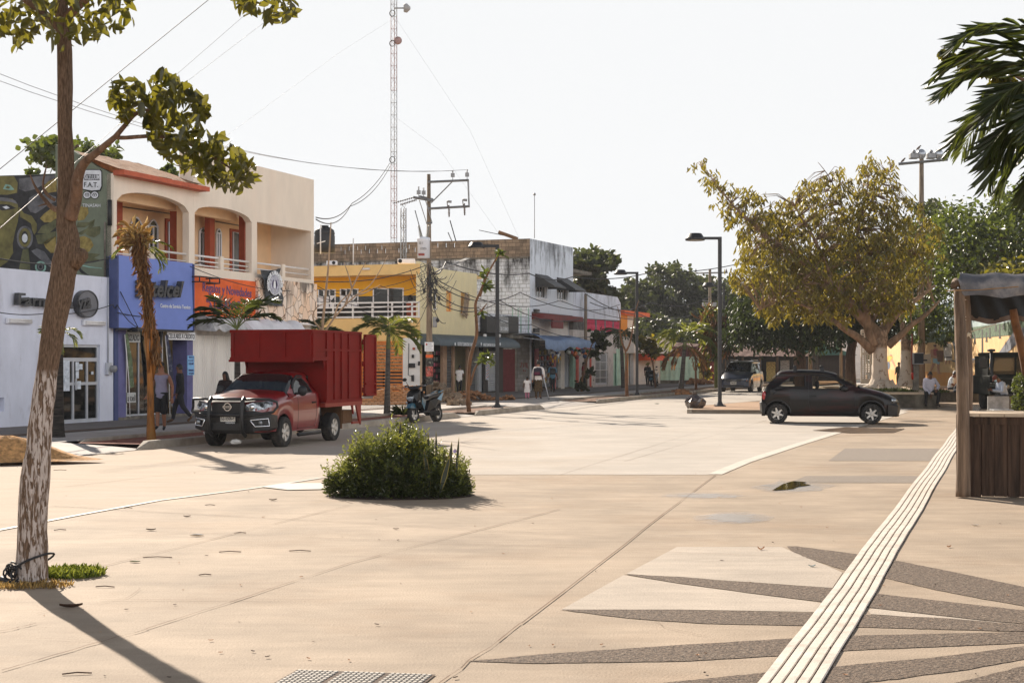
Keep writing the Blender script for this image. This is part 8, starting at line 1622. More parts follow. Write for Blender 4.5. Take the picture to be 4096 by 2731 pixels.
 if bot: shell('trousers',lambda c_,p:c_[0] in('hip','thigh') or (c_[0]=='shin' and c_[1]<(.12 if shorts else .93)) or (seat and c_[0]=='torso' and p.z<J['pel'].z+.02*H),bot,.008 if not shorts else .014)
 if dress:
  m_,z0,z1,r0,r1=dress; mb=MB(); rows=[]
  for i in range(9):
   t=i/8; z=z0+(z1-z0)*t; rr2=r0+(r1-r0)*t; rows.append([((rr2*(1+.05*math.sin(5*a))*math.cos(a))*H+J['pel'].x*(1-t*.5),rr2*.72*(1+.05*math.sin(5*a))*math.sin(a)*H,z*H) for a in [2*math.pi*k/20 for k in range(21)]])
  mb.grid(rows,m_); mb.obj('dress',e)
 mb=MB()
 if hair:
  vs2=[];fs2=[]
  for i in range(8):
   a=math.pi*.62*i/7
   for j in range(n):
    t=2*math.pi*j/n; lim=1.0 if math.sin(t)>-.3 else .62; a2=a*lim; r_=1.1+.03*math.sin(j*5+i*3)
    vs2.append((math.sin(a2)*math.cos(t)*.044*r_*s,math.sin(a2)*math.sin(t)*.054*r_*s+.002*s,math.cos(a2)*.067*1.09*s))
  for i in range(7):
   for j in range(n): a=i*n+j;c_=i*n+(j+1)%n; fs2.append((a,a+n,c_+n,c_))
  mb.add(vs2,fs2,hair_m,HM,True)
  if hair=='long':
   for k in range(26): a=rad(-10+200*k/25); x=.046*math.cos(a)*s; y=.05*math.sin(a)*s; mb.tube([(x*.9,y*.9,.03*s),(x*1.08,y*1.1,-.02*s),(x*1.15,y*1.25+.01*s,-.08*s),(x*1.1+.02*s,y*1.2+.02*s,-.15*s)],[.012*s,.013*s,.012*s,.004*s],hair_m,6,HM)
  if hair=='bun': mb.ball((0,.05*s,.055*s),.034*s,hair_m,10,M=HM,jit=.08)
  mb.obj('hair',e)
 if cap:
  mb=MB(); vs2=[];fs2=[]
  for i in range(7):
   a=math.pi*.5*i/6
   for j in range(n): t=2*math.pi*j/n; vs2.append((math.sin(a)*math.cos(t)*.050*s,math.sin(a)*math.sin(t)*.060*s,(math.cos(a)*.060+.018)*s))
  for i in range(6):
   for j in range(n): a=i*n+j;c_=i*n+(j+1)%n; fs2.append((a,a+n,c_+n,c_))
  mb.add(vs2,fs2,cap,HM,True); mb.hull([(-.036*s,-.045*s,.02*s),(.036*s,-.045*s,.02*s),(-.03*s,-.088*s,.012*s),(.03*s,-.088*s,.012*s),(0,-.1*s,.012*s),(-.036*s,-.045*s,.026*s),(.036*s,-.045*s,.026*s),(0,-.095*s,.018*s)],cap,HM); mb.obj('cap',e)
 if glasses:
  mb=MB();
  for x in(-1,1): mb.box((x*.018-.014)*s,(x*.018+.014)*s,-.0585*s,-.05*s,.0*s,.018*s,black_m,HM,ch=.003*s); mb.box((x*.044-.002)*s,(x*.044+.002)*s,-.055*s,0,.01*s,.015*s,black_m,HM)
  mb.box(-.006*s,.006*s,-.058*s,-.052*s,.009*s,.014*s,black_m,HM); mb.obj('sunglasses',e)
 if mask: mb=MB(); mb.hull([(-.03*s,-.045*s,.002*s),(.03*s,-.045*s,.002*s),(0,-.068*s,-.005*s),(-.025*s,-.042*s,-.05*s),(.025*s,-.042*s,-.05*s),(0,-.062*s,-.045*s),(-.04*s,-.02*s,-.01*s),(.04*s,-.02*s,-.01*s)],mat('mask_blue',lin(170,200,215),.8),HM); mb.obj('face_mask',e)
 bpy.data.meshes.remove(me); return e,J
def gp(px,py,z=.12): return g(px,py,z)
grey_t=cloth('grey_vest',sh(108,104,120)); blk_c=cloth('black_cloth',(.013,.013,.015,1)); navy=cloth('navy_denim',(.03,.034,.045,1))
p1,J1=person('man in grey tank top, black cap and black shorts walking past the dying palm',gp(161.3,430),1.64,rad(-8),dict(wL=(-.175,-.10,.50),eL=(-.15,.03,.63),wR=(.185,-.06,.475),eR=(.150,.045,.63),kL=(-.035,-.05,.28),aL=(-.02,-.10,.055),tL=(-.045,-.19,.03),kR=(.045,-.015,.28),aR=(.012,.09,.05),tR=(.03,.0,.018)),skin=skin_a,top=grey_t,tank=True,sleeve=.0,bot=blk_c,shorts=True,shoe=cloth('flip_flop',(.02,.02,.02,1)),cap=blk_c,glasses=True,build=.95)
mb=MB(); mb.tube([(.105*1.64,-.08,.47*1.64),(.118*1.64,-.1,.38*1.64)],.006,wletter,6) if 0 else mb.tube([J1['wR']+Vector((0,-.02,-.05)),J1['wR']+Vector((.01,-.03,-.2))],.006,wletter,6); o=mb.obj('white_cane_tube',None,label='thin white stick held by the man in the tank top',cat='stick'); o.location=p1.location; o.rotation_euler=p1.rotation_euler
mb=MB(); mb.box(.066*1.64,.072*1.64,-.09,-.02,.32*1.64,.44*1.64,wletter) if 0 else mb.tube([(.083*1.64,-.02,.50*1.64),(.088*1.64,-.045,.40*1.64),(.083*1.64,-.055,.325*1.64)],.008,wletter,6,flat=.4); mb.obj('shorts_stripe',p1)
person('man in black long sleeved top and jeans walking left before the violet shop',gp(180,422.5),1.58,rad(-88),dict(kL=(-.05,-.09,.28),aL=(-.05,-.13,.05),tL=(-.05,-.24,.018),kR=(.05,.05,.285),aR=(.05,.20,.10),tR=(.05,.13,.03),wL=(-.12,-.09,.50),wR=(.12,-.02,.50),pel=(0,.03,.53),eR=(.125,.05,.63)),top=blk_c,sleeve=2,bot=cloth('dark_jeans',(.022,.022,.026,1)),shoe=cloth('brown_shoe',lin(90,66,44)))
person('woman with long black hair in a dark top beside the white folding door',Vector(at(225.5,0,37.3))*Vector((1,1,0)) if 0 else Vector((at(225.5,361,37.3).x,37.3,.12)),1.4,rad(-25),dict(look=(-.35,-1,-.25),wL=(-.24,-.04,.50),eL=(-.17,.0,.63)),top=cloth('maroon_dark',(.022,.012,.013,1)),sleeve=.8,bot=navy,hair='long',build=1.15)
person('woman in white t-shirt seen from behind in the shoe shop doorway',gp(459.2,394.2,.165),1.42,rad(172),dict(nek=(0,-.07,.81),hed=(0,-.11,.865),top=(0,-.13,.93),che=(0,-.04,.74),sL=(-.10,-.045,.785),sR=(.10,-.045,.785),eL=(-.13,-.09,.66),wL=(-.1,-.18,.62),eR=(.13,-.09,.66),wR=(.1,-.18,.62),aL=(-.03,0,.05),aR=(.03,0,.05)),top=cloth('white_tee',sh(190,186,182)),sleeve=.55,bot=blk_c,shoe=cloth('white_shoe',sh(200,200,200)),hair='bun',build=1.1)
brown_sk=mat('patterned_skirt',lin(104,80,48),.9,var=.6,scale=16,col2=lin(34,28,22)); flor=mat('floral_white',sh(196,190,184),.85,var=.1,scale=4,stain=sh(170,120,120),stain_scale=16,stain_amt=.6,stain_lo=.56)
w5,J5=person('woman with maroon backpack and patterned wide trousers walking away on a crutch',gp(538.3,398.6),1.68,rad(168),dict(wL=(-.15,-.05,.56),eL=(-.145,.03,.66),wR=(.17,-.10,.50),eR=(.145,0,.63),aL=(-.05,.04,.06),kL=(-.056,-.03,.28)),skin=skin_a,top=flor,sleeve=2,bot=brown_sk,hair='bun',dress=(brown_sk,.50,.20,.085,.12),build=.95)
def backpack(e,H,m1,m2,s_=1.,label=None):
 mb=MB(); mb.hull([(x*.085*H*s_,y*H,z*H) for x in(-1,1) for y,z in ((.05,.60),(.06,.80),(.115*s_,.62),(.10*s_,.78),(.13*s_,.66))]+[(0,.09*H,.82*H)],m1); mb.hull([(x*.06*H*s_,y*H,z*H) for x in(-1,1) for y,z in ((.10,.62),(.10,.71),(.15*s_,.63),(.14*s_,.70))],m2)
 for x in(-1,1): mb.tube([(x*.06*H,.06*H,.80*H),(x*.065*H,.0,.835*H),(x*.07*H,-.07*H,.76*H),(x*.07*H,-.04*H,.64*H),(x*.07*H,.05*H,.62*H)],.010*H,m1,6,flat=.5)
 o=mb.obj('backpack',None,label=label,cat='backpack'); o.location=e.location; o.rotation_euler=e.rotation_euler; return o
backpack(w5,1.68,cloth('navy_pack',(.03,.025,.04,1)),cloth('maroon_pack',lin(96,36,58)),1.15,'dark maroon backpack with a pink tag worn by the woman with the crutch')
a=at(543.5,376,64); b_=at(549,397.2,64); b_.z=.13; mb=MB(); mb.tube([(0,0,0),a-b_],.018,alu_m,8); mb.tube([(0,0,0),(0,0,.05)],.026,black_m,8); mb.tube([a-b_,(a-b_)+Vector((-.12,0,.0))],.016,black_m,6); mb.tube([a-b_,(a-b_)+Vector((-.06,0,.22))],.014,alu_m,6); o=mb.obj('crutch',None,label='aluminium forearm crutch of the woman with the maroon backpack',cat='crutch'); o.location=b_
person('small child in a pale flowered dress walking at the woman\'s left',gp(527.2,398.8),1.0,rad(178),dict(nek=(0,0,.80),hed=(0,-.01,.86),top=(0,-.01,.955),wR=(.16,-.05,.58),eR=(.135,0,.66)),skin=skin_b,top=flor,sleeve=.6,bot=cloth('pink_tights',lin(190,120,140)),shoe=cloth('white_shoe',sh(200,200,200)),dress=(flor,.68,.30,.085,.14),build=1.12)
m7,J7=person('man in teal shirt with a black backpack walking away past the toy shop',gp(552.5,391.8),1.58,rad(185),dict(wL=(-.17,-.04,.49),wR=(.18,-.03,.48),kR=(.05,.02,.29),aR=(.05,.10,.09),tR=(.05,.05,.02),kL=(-.04,-.04,.28)),top=cloth('teal_shirt',sh(62,92,108)),sleeve=.85,bot=blk_c,build=1.08)
backpack(m7,1.58,blk_c,cloth('dark_grey_cloth',(.04,.042,.045,1)),1.05,'black backpack worn by the man in the teal shirt')
person('man in red shirt standing at the coral framed shop door',Vector((at(585,361,91.5).x-.1,91.5,.13)),1.6,rad(75),dict(kL=(-.05,-.06,.28),aL=(-.05,-.08,.06),look=(-.3,-1,0)),top=cloth('red_shirt',sh(96,32,34)),sleeve=.85,bot=blk_c)
person('man in black t-shirt and cap walking towards the camera by the corner shop',gp(647.6,385.6),1.56,rad(5),dict(nek=(0,-.03,.815),hed=(0,-.06,.865),top=(0,-.08,.93),look=(0,-1,-.4),wL=(-.14,-.09,.50),wR=(.15,-.08,.50),kL=(-.05,-.05,.28),aL=(-.04,-.08,.05),tL=(-.05,-.17,.02),aR=(.05,.07,.06)),top=blk_c,sleeve=.8,bot=blk_c,cap=blk_c)
SIT=lambda s=.0:dict()
def seatpose(lean=.1,kx_=.1,kz=.30,ky=-.25,fy=-.24,ax=None,**k):
 z=.31; d=dict(pel=(0,0,z),spi=(0,-.02-lean*.3,z+.10),che=(0,-lean*.8,z+.205),nek=(0,-lean*1.1-.01,z+.29),hed=(0,-lean*1.3-.03,z+.345),top=(0,-lean*1.4-.04,z+.415),sL=(-.105,-lean,z+.265),sR=(.105,-lean,z+.265),eL=(-.14,-lean-.01,z+.11),eR=(.14,-lean-.01,z+.11),wL=(-.10,-lean-.14,z+.06),wR=(.10,-lean-.14,z+.06),hL=(-.055,-.03,z-.015),hR=(.055,-.03,z-.015),kL=(-kx_,ky,kz),kR=(kx_,ky,kz),aL=(-kx_,fy,.05),aR=(kx_,fy,.05),tL=(-kx_-.01,fy-.10,.018),tR=(kx_+.01,fy-.10,.018)); d.update(k); return d
grs=cloth('pale_grey_shirt',sh(150,148,158)); pls=cloth('pale_blue_shirt',sh(160,170,178)); dts=cloth('slate_tee',(.035,.042,.05,1)); chk=cloth('check_shirt',sh(128,136,150))
sx=at(928,361,56.3); person('man in pale grey shirt and black trousers seated on the planter edge',Vector((sx.x,56.15,.07)),1.72,rad(-5),seatpose(.08,.11,.29,-.27,-.22,look=(.25,-1,-.1),wL=(-.02,-.26,.27),eL=(-.125,-.12,.40),wR=(.13,-.2,.36),eR=(.20,-.05,.44),kR=(.17,-.25,.29),aR=(.13,-.24,.05),tR=(.17,-.33,.018),handL=(.1,-.2,-1)),skin=skin_b,top=grs,sleeve=2,bot=blk_c,seat=True,beard=True,build=1.15)
sx=at(950,361,67); person('man in pale blue shirt seated sideways next to the man in the white cap',Vector((sx.x-.2,66.6,.0)),1.72,rad(70),seatpose(.1),skin=skin_b,top=pls,sleeve=.8,bot=navy,seat=True)
sx=at(955.5,361,68); person('man in a white and dark baseball cap sitting behind the others by the stall post',Vector((sx.x-.15,68.2,.0)),1.75,rad(60),seatpose(.05),skin=skin_b,top=grs,sleeve=.8,bot=navy,seat=True,cap=cloth('white_cap',sh(150,150,150)))
sx=at(955,361,64.6); person('man in slate t-shirt and black cap leaning forward with his chin on his hand',Vector((sx.x,64.6,.0)),1.70,rad(32),seatpose(.26,.09,.28,-.27,-.22,look=(-.7,-1,0),wL=(-.02,-.42,.52),eL=(-.08,-.34,.37),handL=(0,0,1),wR=(.04,-.44,.38),eR=(.12,-.34,.40)),skin=skin_b,top=dts,sleeve=.8,bot=navy,seat=True,cap=blk_c,beard=True)
sx=at(1006,361,50); m15,J15=person('seated man in checked shirt, brown cap and pale blue face mask looking at his phone',Vector((sx.x,50,.1)),1.62,rad(-80),seatpose(.12,.08,.27,-.27,-.2,look=(0,-1,-.55),top=(0,-.26,.70),hed=(0,-.19,.645),wL=(-.03,-.31,.43),eL=(-.12,-.13,.40),wR=(.03,-.31,.43),eR=(.12,-.13,.40)),skin=skin_b,top=chk,sleeve=2,bot=navy,seat=True,cap=cloth('brown_cap',lin(92,44,34)),mask=True)
mb=MB(); mb.box(-.035,.035,-.07,.07,0,.01,black_m,T(*(J15['wL']*.5+J15['wR']*.5+Vector((0,-.12,.03))),rx=rad(-30))); o=mb.obj('mobile_phone',None,label='phone in the hands of the masked man',cat='phone'); o.location=m15.location; o.rotation_euler=m15.rotation_euler
mb=MB(); mb.box(-.3,.3,-.25,.25,0,.55,concrete_m,ch=.02); o=mb.obj('concrete_stool',None,label='low concrete block that the masked man sits on',cat='seat'); o.location=(m15.location.x+.12,50.0,0)
camo=mat('camouflage_cloth',lin(70,72,50),.9,var=.5,scale=9,col2=lin(34,38,28)); sx=at(899,361,97); m16,J16=person('soldier in camouflage standing behind the white trunks by the painted wall',Vector((sx.x,97,0)),1.72,rad(-40),dict(wL=(-.09,-.12,.56),wR=(.09,-.12,.56)),skin=skin_b,top=camo,sleeve=2,bot=camo,cap=camo)
backpack(m16,1.72,camo,blk_c,1.2,'olive rucksack on the back of the soldier')
pole_m=mat('weathered_pole',lin(146,128,108),.9,var=.25,scale=3,bump=.6,stretch=(3,3,.3),stain=lin(70,56,46),stain_amt=.7,stain_scale=2); galv=mat('galvanised_steel',lin(150,150,150),.5,var=.15,metal=.5); porc=mat('porcelain',lin(120,112,108),.3); post_m=mat('black_lamp_post',(.028,.028,.03,1),.5,var=.15)
YP=62.; pb_=Vector((at(429.5,361,YP).x,YP,.12)); up=empty('utility_pole',pb_,0,label='weathered utility pole with transformer, steel cross arms and pasted posters',cat='utility pole')
def c16(x,y): return (375+x/12.54,150+y/12.54)
uq=lambda x,y,dy=0: at(*c16(x,y),YP+dy)-pb_
zt_=uq(675,300).z; mb=MB(); mb.tube([(0,0,0),(-.01,0,3),(-.02,0,6),(-.03,0,zt_)],[.15,.125,.1,.075],pole_m,14); mb.obj('pole',up)
mb=MB()
def bar(a,b,w_=.05): mb.tube([a,b],w_,galv,4,smooth=False)
bar(uq(660,398,-.1),uq(1178,375,-.1),.05); bar(uq(660,732,-.1),uq(1188,702,-.1),.05); bar(uq(1168,370,-.1),uq(1180,705,-.1),.035); bar(uq(705,660,-.1),uq(985,378,-.1),.025)
bar(uq(485,590,-1.),uq(725,632,.1),.055); bar(uq(560,580,-.6),uq(725,618,.5),.055); bar(uq(556,625,-.6),uq(645,905,-.1),.02); bar(uq(632,620,-.3),uq(715,905,-.1),.02); bar(uq(640,915,-.12),uq(718,912,-.12),.03)
mb.obj('cross_arm',up)
def insul(x,y,y0,h=.38,dy=-.1):
 mb=MB(); p=uq(x,y,dy); mb.tube([p,uq(x,y0,dy)],.012,dark_m,6); n=6
 for k in range(n): mb.lathe([(.015,0),(.045,.01),(.015,.035)],porc,10,T(p.x,p.y,p.z-.02-k*.05))
 q=uq(x,y0-40,dy); mb.box(q.x-.08,q.x+.08,q.y-.05,q.y+.05,q.z-.02,q.z+.14,galv); mb.obj('insulator',up)
insul(975,255,370); insul(1155,245,365); insul(548,460,585,dy=-.6); insul(610,475,590,dy=-.3)
for x,y in ((930,640),(1125,620)):
 mb=MB(); p=uq(x,y,-.15); mb.tube([p+Vector((-.08,0,0)),p+Vector((.1,0,-.02))],.05,galv,8); mb.tube([p+Vector((-.09,0,0)),uq(x-18,y+70,-.15)],.02,porc); mb.tube([uq(x-5,y+45,-.15),uq(x,y+195,-.15)],.03,porc);
 for k in range(4): q=uq(x-2,y+110+k*18,-.15); mb.lathe([(.03,0),(.06,.012),(.03,.03)],porc,10,T(*q))
 mb.obj('fuse_cutout',up)
for (xa,ya,xb,yb_) in ((240,660,485,592),(325,680,515,622)):
 mb=MB(); A=uq(xa,ya,-2.0);B_=uq(xb,yb_,-1.)
 for k in range(10): mb.ball(A.lerp(B_,k/9),.05,porc,8,(.5,.8,1))
 mb.tube([A,B_],.015,porc,5); mb.obj('insulator_string',up)
mb=MB(); tx=uq(610,1350,-.42); zt2=uq(610,1100,-.42).z; r_=.275; mb.lathe([(0,tx.z),(r_*.92,tx.z),(r_*.92,zt2-.12),(r_,zt2-.1),(r_,zt2-.03),(r_*.9,zt2+.02),(0,zt2+.06)],mat('transformer_paint',sh(196,200,208,.75),.5,var=.05),24,T(tx.x,tx.y,0));
text_mesh(mb,'25 1',dark_e,1,T(tx.x-.18,tx.y-r_-.005,tx.z+.55),ext=.002,width=.16,height=.09); text_mesh(mb,'COSTA',dark_e,1,T(tx.x-.12,tx.y-r_-.005,tx.z+.32),ext=.002,width=.26,height=.09); mb.box(tx.x-.2,tx.x+.05,tx.y-r_-.01,tx.y-r_+.05,tx.z+.08,tx.z+.17,mat('red_label',lin(150,70,60),.6)); mb.box(tx.x-.05,tx.x+.15,tx.y+.2,pb_.y*0+.0,tx.z+.2,zt2-.2,galv); mb.obj('transformer',up)
for (xa,ya,xb,yb_) in ((575,1090,548,940),(650,1090,678,940)):
 mb=MB(); A=uq(xa,ya,-.42);B_=uq(xb,yb_,-.42); mb.tube([A,B_],.02,porc)
 for k in range(11): q=A.lerp(B_,k/11); mb.lathe([(.03,0),(.085-.02*k/11,.012),(.03,.03)],mat('grey_porcelain',lin(170,170,164),.3) if 'grey_porcelain' not in MATS else MATS['grey_porcelain'],12,T(*q))
 mb.obj('bushing',up)
mb=MB(); mb.tube([uq(715,1560,-.1),uq(800,1500,-.3),uq(1060,1400,-.6)],.035,galv); A=uq(1060,1400,-.6);B_=uq(1222,1358,-.7); mb.hull([A+Vector((0,-.1,0)),A+Vector((0,.1,0)),A+Vector((0,0,.07)),B_+Vector((-.1,-.1,0)),B_+Vector((-.1,.1,0)),B_,(A+B_)/2+Vector((0,0,.1)),(A+B_)/2+Vector((0,-.14,0)),(A+B_)/2+Vector((0,.14,0))],galv); mb.obj('street_light_arm',up)
def uq5(x,y,dy=0): return at(300+x/8.36,225+y/8.36,YP+dy)-pb_
A=uq5(1110,852,-.15);B_=uq5(1145,765,-.15); mb=MB(); mb.box(A.x,B_.x,A.y-.1,A.y+.1,A.z,B_.z,galv,ch=.02); mb.ball((B_.x+.02,A.y-.05,B_.z-.14),.09,black_m,10); mb.obj('meter_box',up)
A=uq5(1042,1052,-.2);B_=uq5(1118,975,-.2); mb=MB(); mb.box(A.x,B_.x,-.2,-.18,A.z,B_.z,wletter);
for k in range(5): mb.box(A.x+.04,B_.x-.04-(k%2)*.05,-.204,-.2,A.z+.06+k*.08,A.z+.075+k*.08,dark_e)
mb.ball((A.x+.08,-.2,B_.z-.09),.04,mat('sticker_red',lin(190,60,50),.6),8,(1,.1,1)); mb.obj('notice_board',up)
for y0,y1,m_ in ((1105,1080,'orange_paint'),(1260,1180,'poster_mix'),(1330,1270,'poster_dark'),(1175,1115,'poster_dark')):
 a_=uq5(1080,y0).z;b2=uq5(1080,y1).z; mm=MATS.get(m_) or mat(m_,lin(190,90,80) if m_=='poster_mix' else lin(60,58,56),.7,var=.9,scale=9,stain=lin(200,200,180),stain_scale=8,stain_amt=.8,stain_lo=.52)
 mb=MB(); mb.tube([(0,0,a_),(0,0,b2)],.155,mm,14,cap=False); mb.obj('poster',up)
def cable(name,label,spans,r=.012,m=None,group=None,cat='cable'):
 mb=MB()
 for sp_ in spans:
  P_=[at(*q) if len(q)==3 else Vector(q) for q in sp_[:-1]]; sag=sp_[-1]
  pts=[]
  for a,b in zip(P_,P_[1:]):
   for k in range(12): t=k/12; pts.append(a.lerp(b,t)-Vector((0,0,sag*4*t*(1-t))))
  pts.append(P_[-1]); mb.tube(pts,r,m or cab_m,5,cap=False)
 o=mb.obj(name,None,label=label,cat=cat,group=group); return o
cable('overhead_cable','pair of thin grey wires running from the top cross arm far to the upper left',[[(-30,62,40),(452,170.5,62),.9],[(-30,70,40),(468,169.5,62),.9]],.009,galv)
cable('overhead_cable','straight dark wire crossing the sky diagonally behind the leaning tree',[[(213,-4,30),(-30,193,26),.0]],.008)
cable('overhead_cable','fainter wires crossing the sky diagonally at the upper left',[[(262,0,50),(-20,245,32),.0],[(300,-5,60),(110,140,60),(30,180,60),.0]],.006,galv)
cable('overhead_cable','thick cable dropping from the lattice mast to the cream building',[[(389.5,163,109),(352,203,85),(316,217,60),.35],[(390,166,109),(350,206,85),(316,219,60),.5]],.025)
cable('overhead_cable','twisted cable slung along the shop fronts to the utility pole',[[(-30,251,33),(115,256.5,41),(200,262,46),(318,281,53),(428,264,62),.25]],.018)
cable('overhead_cable','second cable slung along the shop fronts below the twisted one',[[(190,266,44),(318,289,53),(428,272,62),.3],[(117,312,41),(193,311,45),(250,330,50),.15],[(-30,305,33),(45,313,38),(113,304,41),(117,304,41),(138,327,41),.1]],.012)
cable('overhead_cable','bundle of cables reaching from the yellow building to the utility pole',[[(318,286,53),(380,285,58),(428,278,62),.35],[(316,295,53),(380,292,58),(428,285,62),.3],[(340,300,60),(428,290,62),.5],[(360,310,60),(428,295,62),.4]],.012)
cable('overhead_cable','long cable from the utility pole to the right past the weathered building',[[(432,272,62),(446,261.5,64),(529,273,78),(572,276.5,88),(650,272,98),(748,261,105),(820,250,100),.25]],.03)
cable('overhead_cable','cables sweeping down from the utility pole to the blue tarpaulin',[[(433,288,62),(478,307,68),(531,324,80),(592,336,92),.3],[(434,300,62),(500,300,70),(580,318,88),.5],[(434,282,62),(520,292,72),(620,304,95),.6],[(434,278,62),(560,300,85),(690,315,110),.7]],.022)
cable('overhead_cable','cables above the orange house running towards the far pole',[[(585,293,92),(640,314,100),(690,320,110),.3],[(590,302,92),(650,302,110),(710,296,118),.5],[(638,302,95),(676,318,110),.3]],.03)
mb=MB(); rr=random.Random(14)
for k in range(30):
 y0=rr.uniform(262,300); x0=rr.uniform(427,433); A=at(x0,y0,YP-.2); x1=x0+rr.uniform(4,26)*(1 if rr.random()<.75 else -.8); y1=y0+rr.uniform(-6,34); B_=at(x1,y1,YP+rr.uniform(-.3,1.2)); n=14; sag=rr.uniform(.1,.7)
 mb.tube([A.lerp(B_,i/n)-Vector((0,0,sag*4*(i/n)*(1-i/n))) for i in range(n+1)],rr.uniform(.008,.016),cab_m,5,cap=False)
for k in range(14): A=at(rr.uniform(422,436),rr.uniform(262,300),YP-.25); mb.tube([A+Vector((.12*math.cos(t*.6+k)*rr.uniform(.6,1.1),0,.16*math.sin(t*.6+k))) for t in range(11)],.012,cab_m,5,cap=False)
for k in range(10): p=at(rr.uniform(424,440),rr.uniform(265,300),YP-.2); mb.box(p.x-.05,p.x+.05,p.y-.04,p.y+.04,p.z-.09,p.z+.09,black_m)
mb.obj('cable_tangle',None,label='tangle of black service cables round the middle of the utility pole',cat='cable')
def mast(name,label,X,Y,z0,z1,w_,cols,r=.03,step=.9):
 e=empty(name,(X,Y,z0),0,label=label,cat='mast'); L3=[(w_/2*math.cos(a),w_/2*math.sin(a)) for a in (rad(210),rad(330),rad(90))]
 z=0;k=0
 while z<z1-z0:
  h=min(step*6,z1-z0-z); mb=MB(); m_=cols[k%len(cols)]
  for x,y in L3: mb.tube([(x,y,z),(x,y,z+h)],r,m_,5)
  zz=z
  while zz<z+h-.01:
   for i in range(3): a,b=L3[i],L3[(i+1)%3]; mb.tube([(a[0],a[1],zz),(b[0],b[1],zz+step/2)],r*.35,m_,4,cap=False); mb.tube([(b[0],b[1],zz+step/2),(a[0],a[1],zz+step)],r*.35,m_,4,cap=False); mb.tube([(a[0],a[1],zz),(b[0],b[1],zz)],r*.4,m_,4,cap=False)
   zz+=step
  mb.obj('mast_section',e); z+=h;k+=1
 return e
mred=mat('mast_red',lin(176,140,134),.6,var=.2); mwht=mat('mast_white',lin(170,168,166),.6,var=.1);
X=at(394,361,110).x; tw_=mast('lattice_mast','tall guyed red and white lattice mast rising out of the top of the frame',X,110,0,33,.5,[mred,mwht],.028)
mb=MB(); mb.lathe([(0,0),(.3,.02),(.34,.25),(.1,.5)],mwht,16,T(.7,0,at(394,8,110).z,ry=rad(90))); mb.tube([(0,0,at(394,8,110).z),(.7,0,at(394,8,110).z)],.05,galv); mb.obj('dish',tw_)
mb=MB(); mb.lathe([(0,.1),(.2,.08),(.3,0),(.26,-.1)],mred,16,T(.3,-.2,at(394,41,110).z,rx=rad(90))); mb.obj('dish',tw_)
for yy in (14,44,160): mb=MB(); zc=at(392,yy,110).z; mb.tube([(-.1+.2*math.cos(a*.4),-.3,zc+.22*math.sin(a*.4)) for a in range(17)],.03,cab_m,5); mb.obj('cable_coil',tw_)
cable('guy_wire','faint guy wires of the tall lattice mast',[[(391,20,110),(340,52,110),(180,170,110),.0],[(397,20,110),(470,130,110),(520,240,110),.0],[(397,118,110),(440,150,110),(500,235,110),.0]],.005,galv)
X=at(403.5,361,86).x; mast('lattice_mast','short silver lattice mast on the weathered building roof beside the transformer',X,86,5.2,at(403,208,86).z,.34,[mwht],.035,.7)
for i,(px,y0,y1,lab) in enumerate(((353.3,238,264,'white pipe standing on the yellow roof'),(534.5,193,238,'thin antenna mast with ball above the weathered building corner'))):
 Y=(70,200)[i]; p=at(px,y1,Y); mb=MB(); mb.tube([(0,0,0),at(px,y0,Y)-p],(.03,.05)[i],rail_m if i==0 else galv,6);
 if i: mb.ball(at(px,y0+1,Y)-p,.2,galv,8)
 o=mb.obj('roof_mast',None,label=lab,cat='mast'); o.location=p
for (xa,ya,xb,yb_,lab) in ((415,210,423,235,'thin leaning rod on the parapet left of the transformer'),(450,220,456,237,'black rod standing on the parapet right of the transformer'),(448,232,452,237,'short bent grey antenna on the bare brick parapet')):
 A=at(xa,ya,85);B_=at(xb,yb_+4,85); mb=MB(); mb.tube([A-B_,(0,0,0)],.03,cab_m if 'black' in lab else galv,5); o=mb.obj('roof_rod',None,label=lab,cat='rod'); o.location=B_
A=at(516,236,85); mb=MB(); mb.tube([(-2.1,0,.35),(0,0,-.1)],.02,cab_m,5); mb.tube([(-1,0,.25),(.1,0,-.15)],.1,mat('plank_brown',lin(120,90,64),.9),4); o=mb.obj('roof_plank',None,label='broken plank sticking up from the parapet behind the lamp head',cat='plank'); o.location=A
tk=empty('water_tank',at(324.5,244,72),0,label='black plastic water tank on the roof behind the cream building',cat='water tank'); mb=MB(); mb.lathe([(0,-.4),(.5,-.4),(.5,.0),(.49,.05),(.5,.1),(.5,.4),(.47,.45),(.5,.5),(.46,.68),(.25,.82),(.2,.82),(.2,.9),(0,.92)],black_m,28); mb.obj('tank',tk); mb=MB(); mb.tube([(-.12,-.55,-.5),(-.12,-.55,.9)],.03,rail_m); mb.tube([(-.3,-.5,0),(.1,-.5,.12)],.025,rail_m); mb.obj('pipe',tk)
for q,lab in (((220,330,308,295),'small white air conditioner on the yellow roof'),((815,318,960,278),'wide grey air conditioner on the yellow roof beside the mast')):
 A=at(300+q[0]/8.36,225+q[1]/8.36,70.5);B_=at(300+q[2]/8.36,225+q[3]/8.36,70.5); e=empty('air_conditioner',A,0,label=lab,cat='air conditioner'); mb=MB(); mb.box(0,B_.x-A.x,0,.35,0,B_.z-A.z,whitefr_m,ch=.02); mb.obj('casing',e); mb=MB(); hh=B_.z-A.z; mb.lathe([(0,.01),(hh*.4,.01),(hh*.42,0)],dark_m,16,T(hh*.55 if q[0]>500 else (B_.x-A.x)*.7,0,hh/2,rx=rad(90))); mb.obj('fan',e)
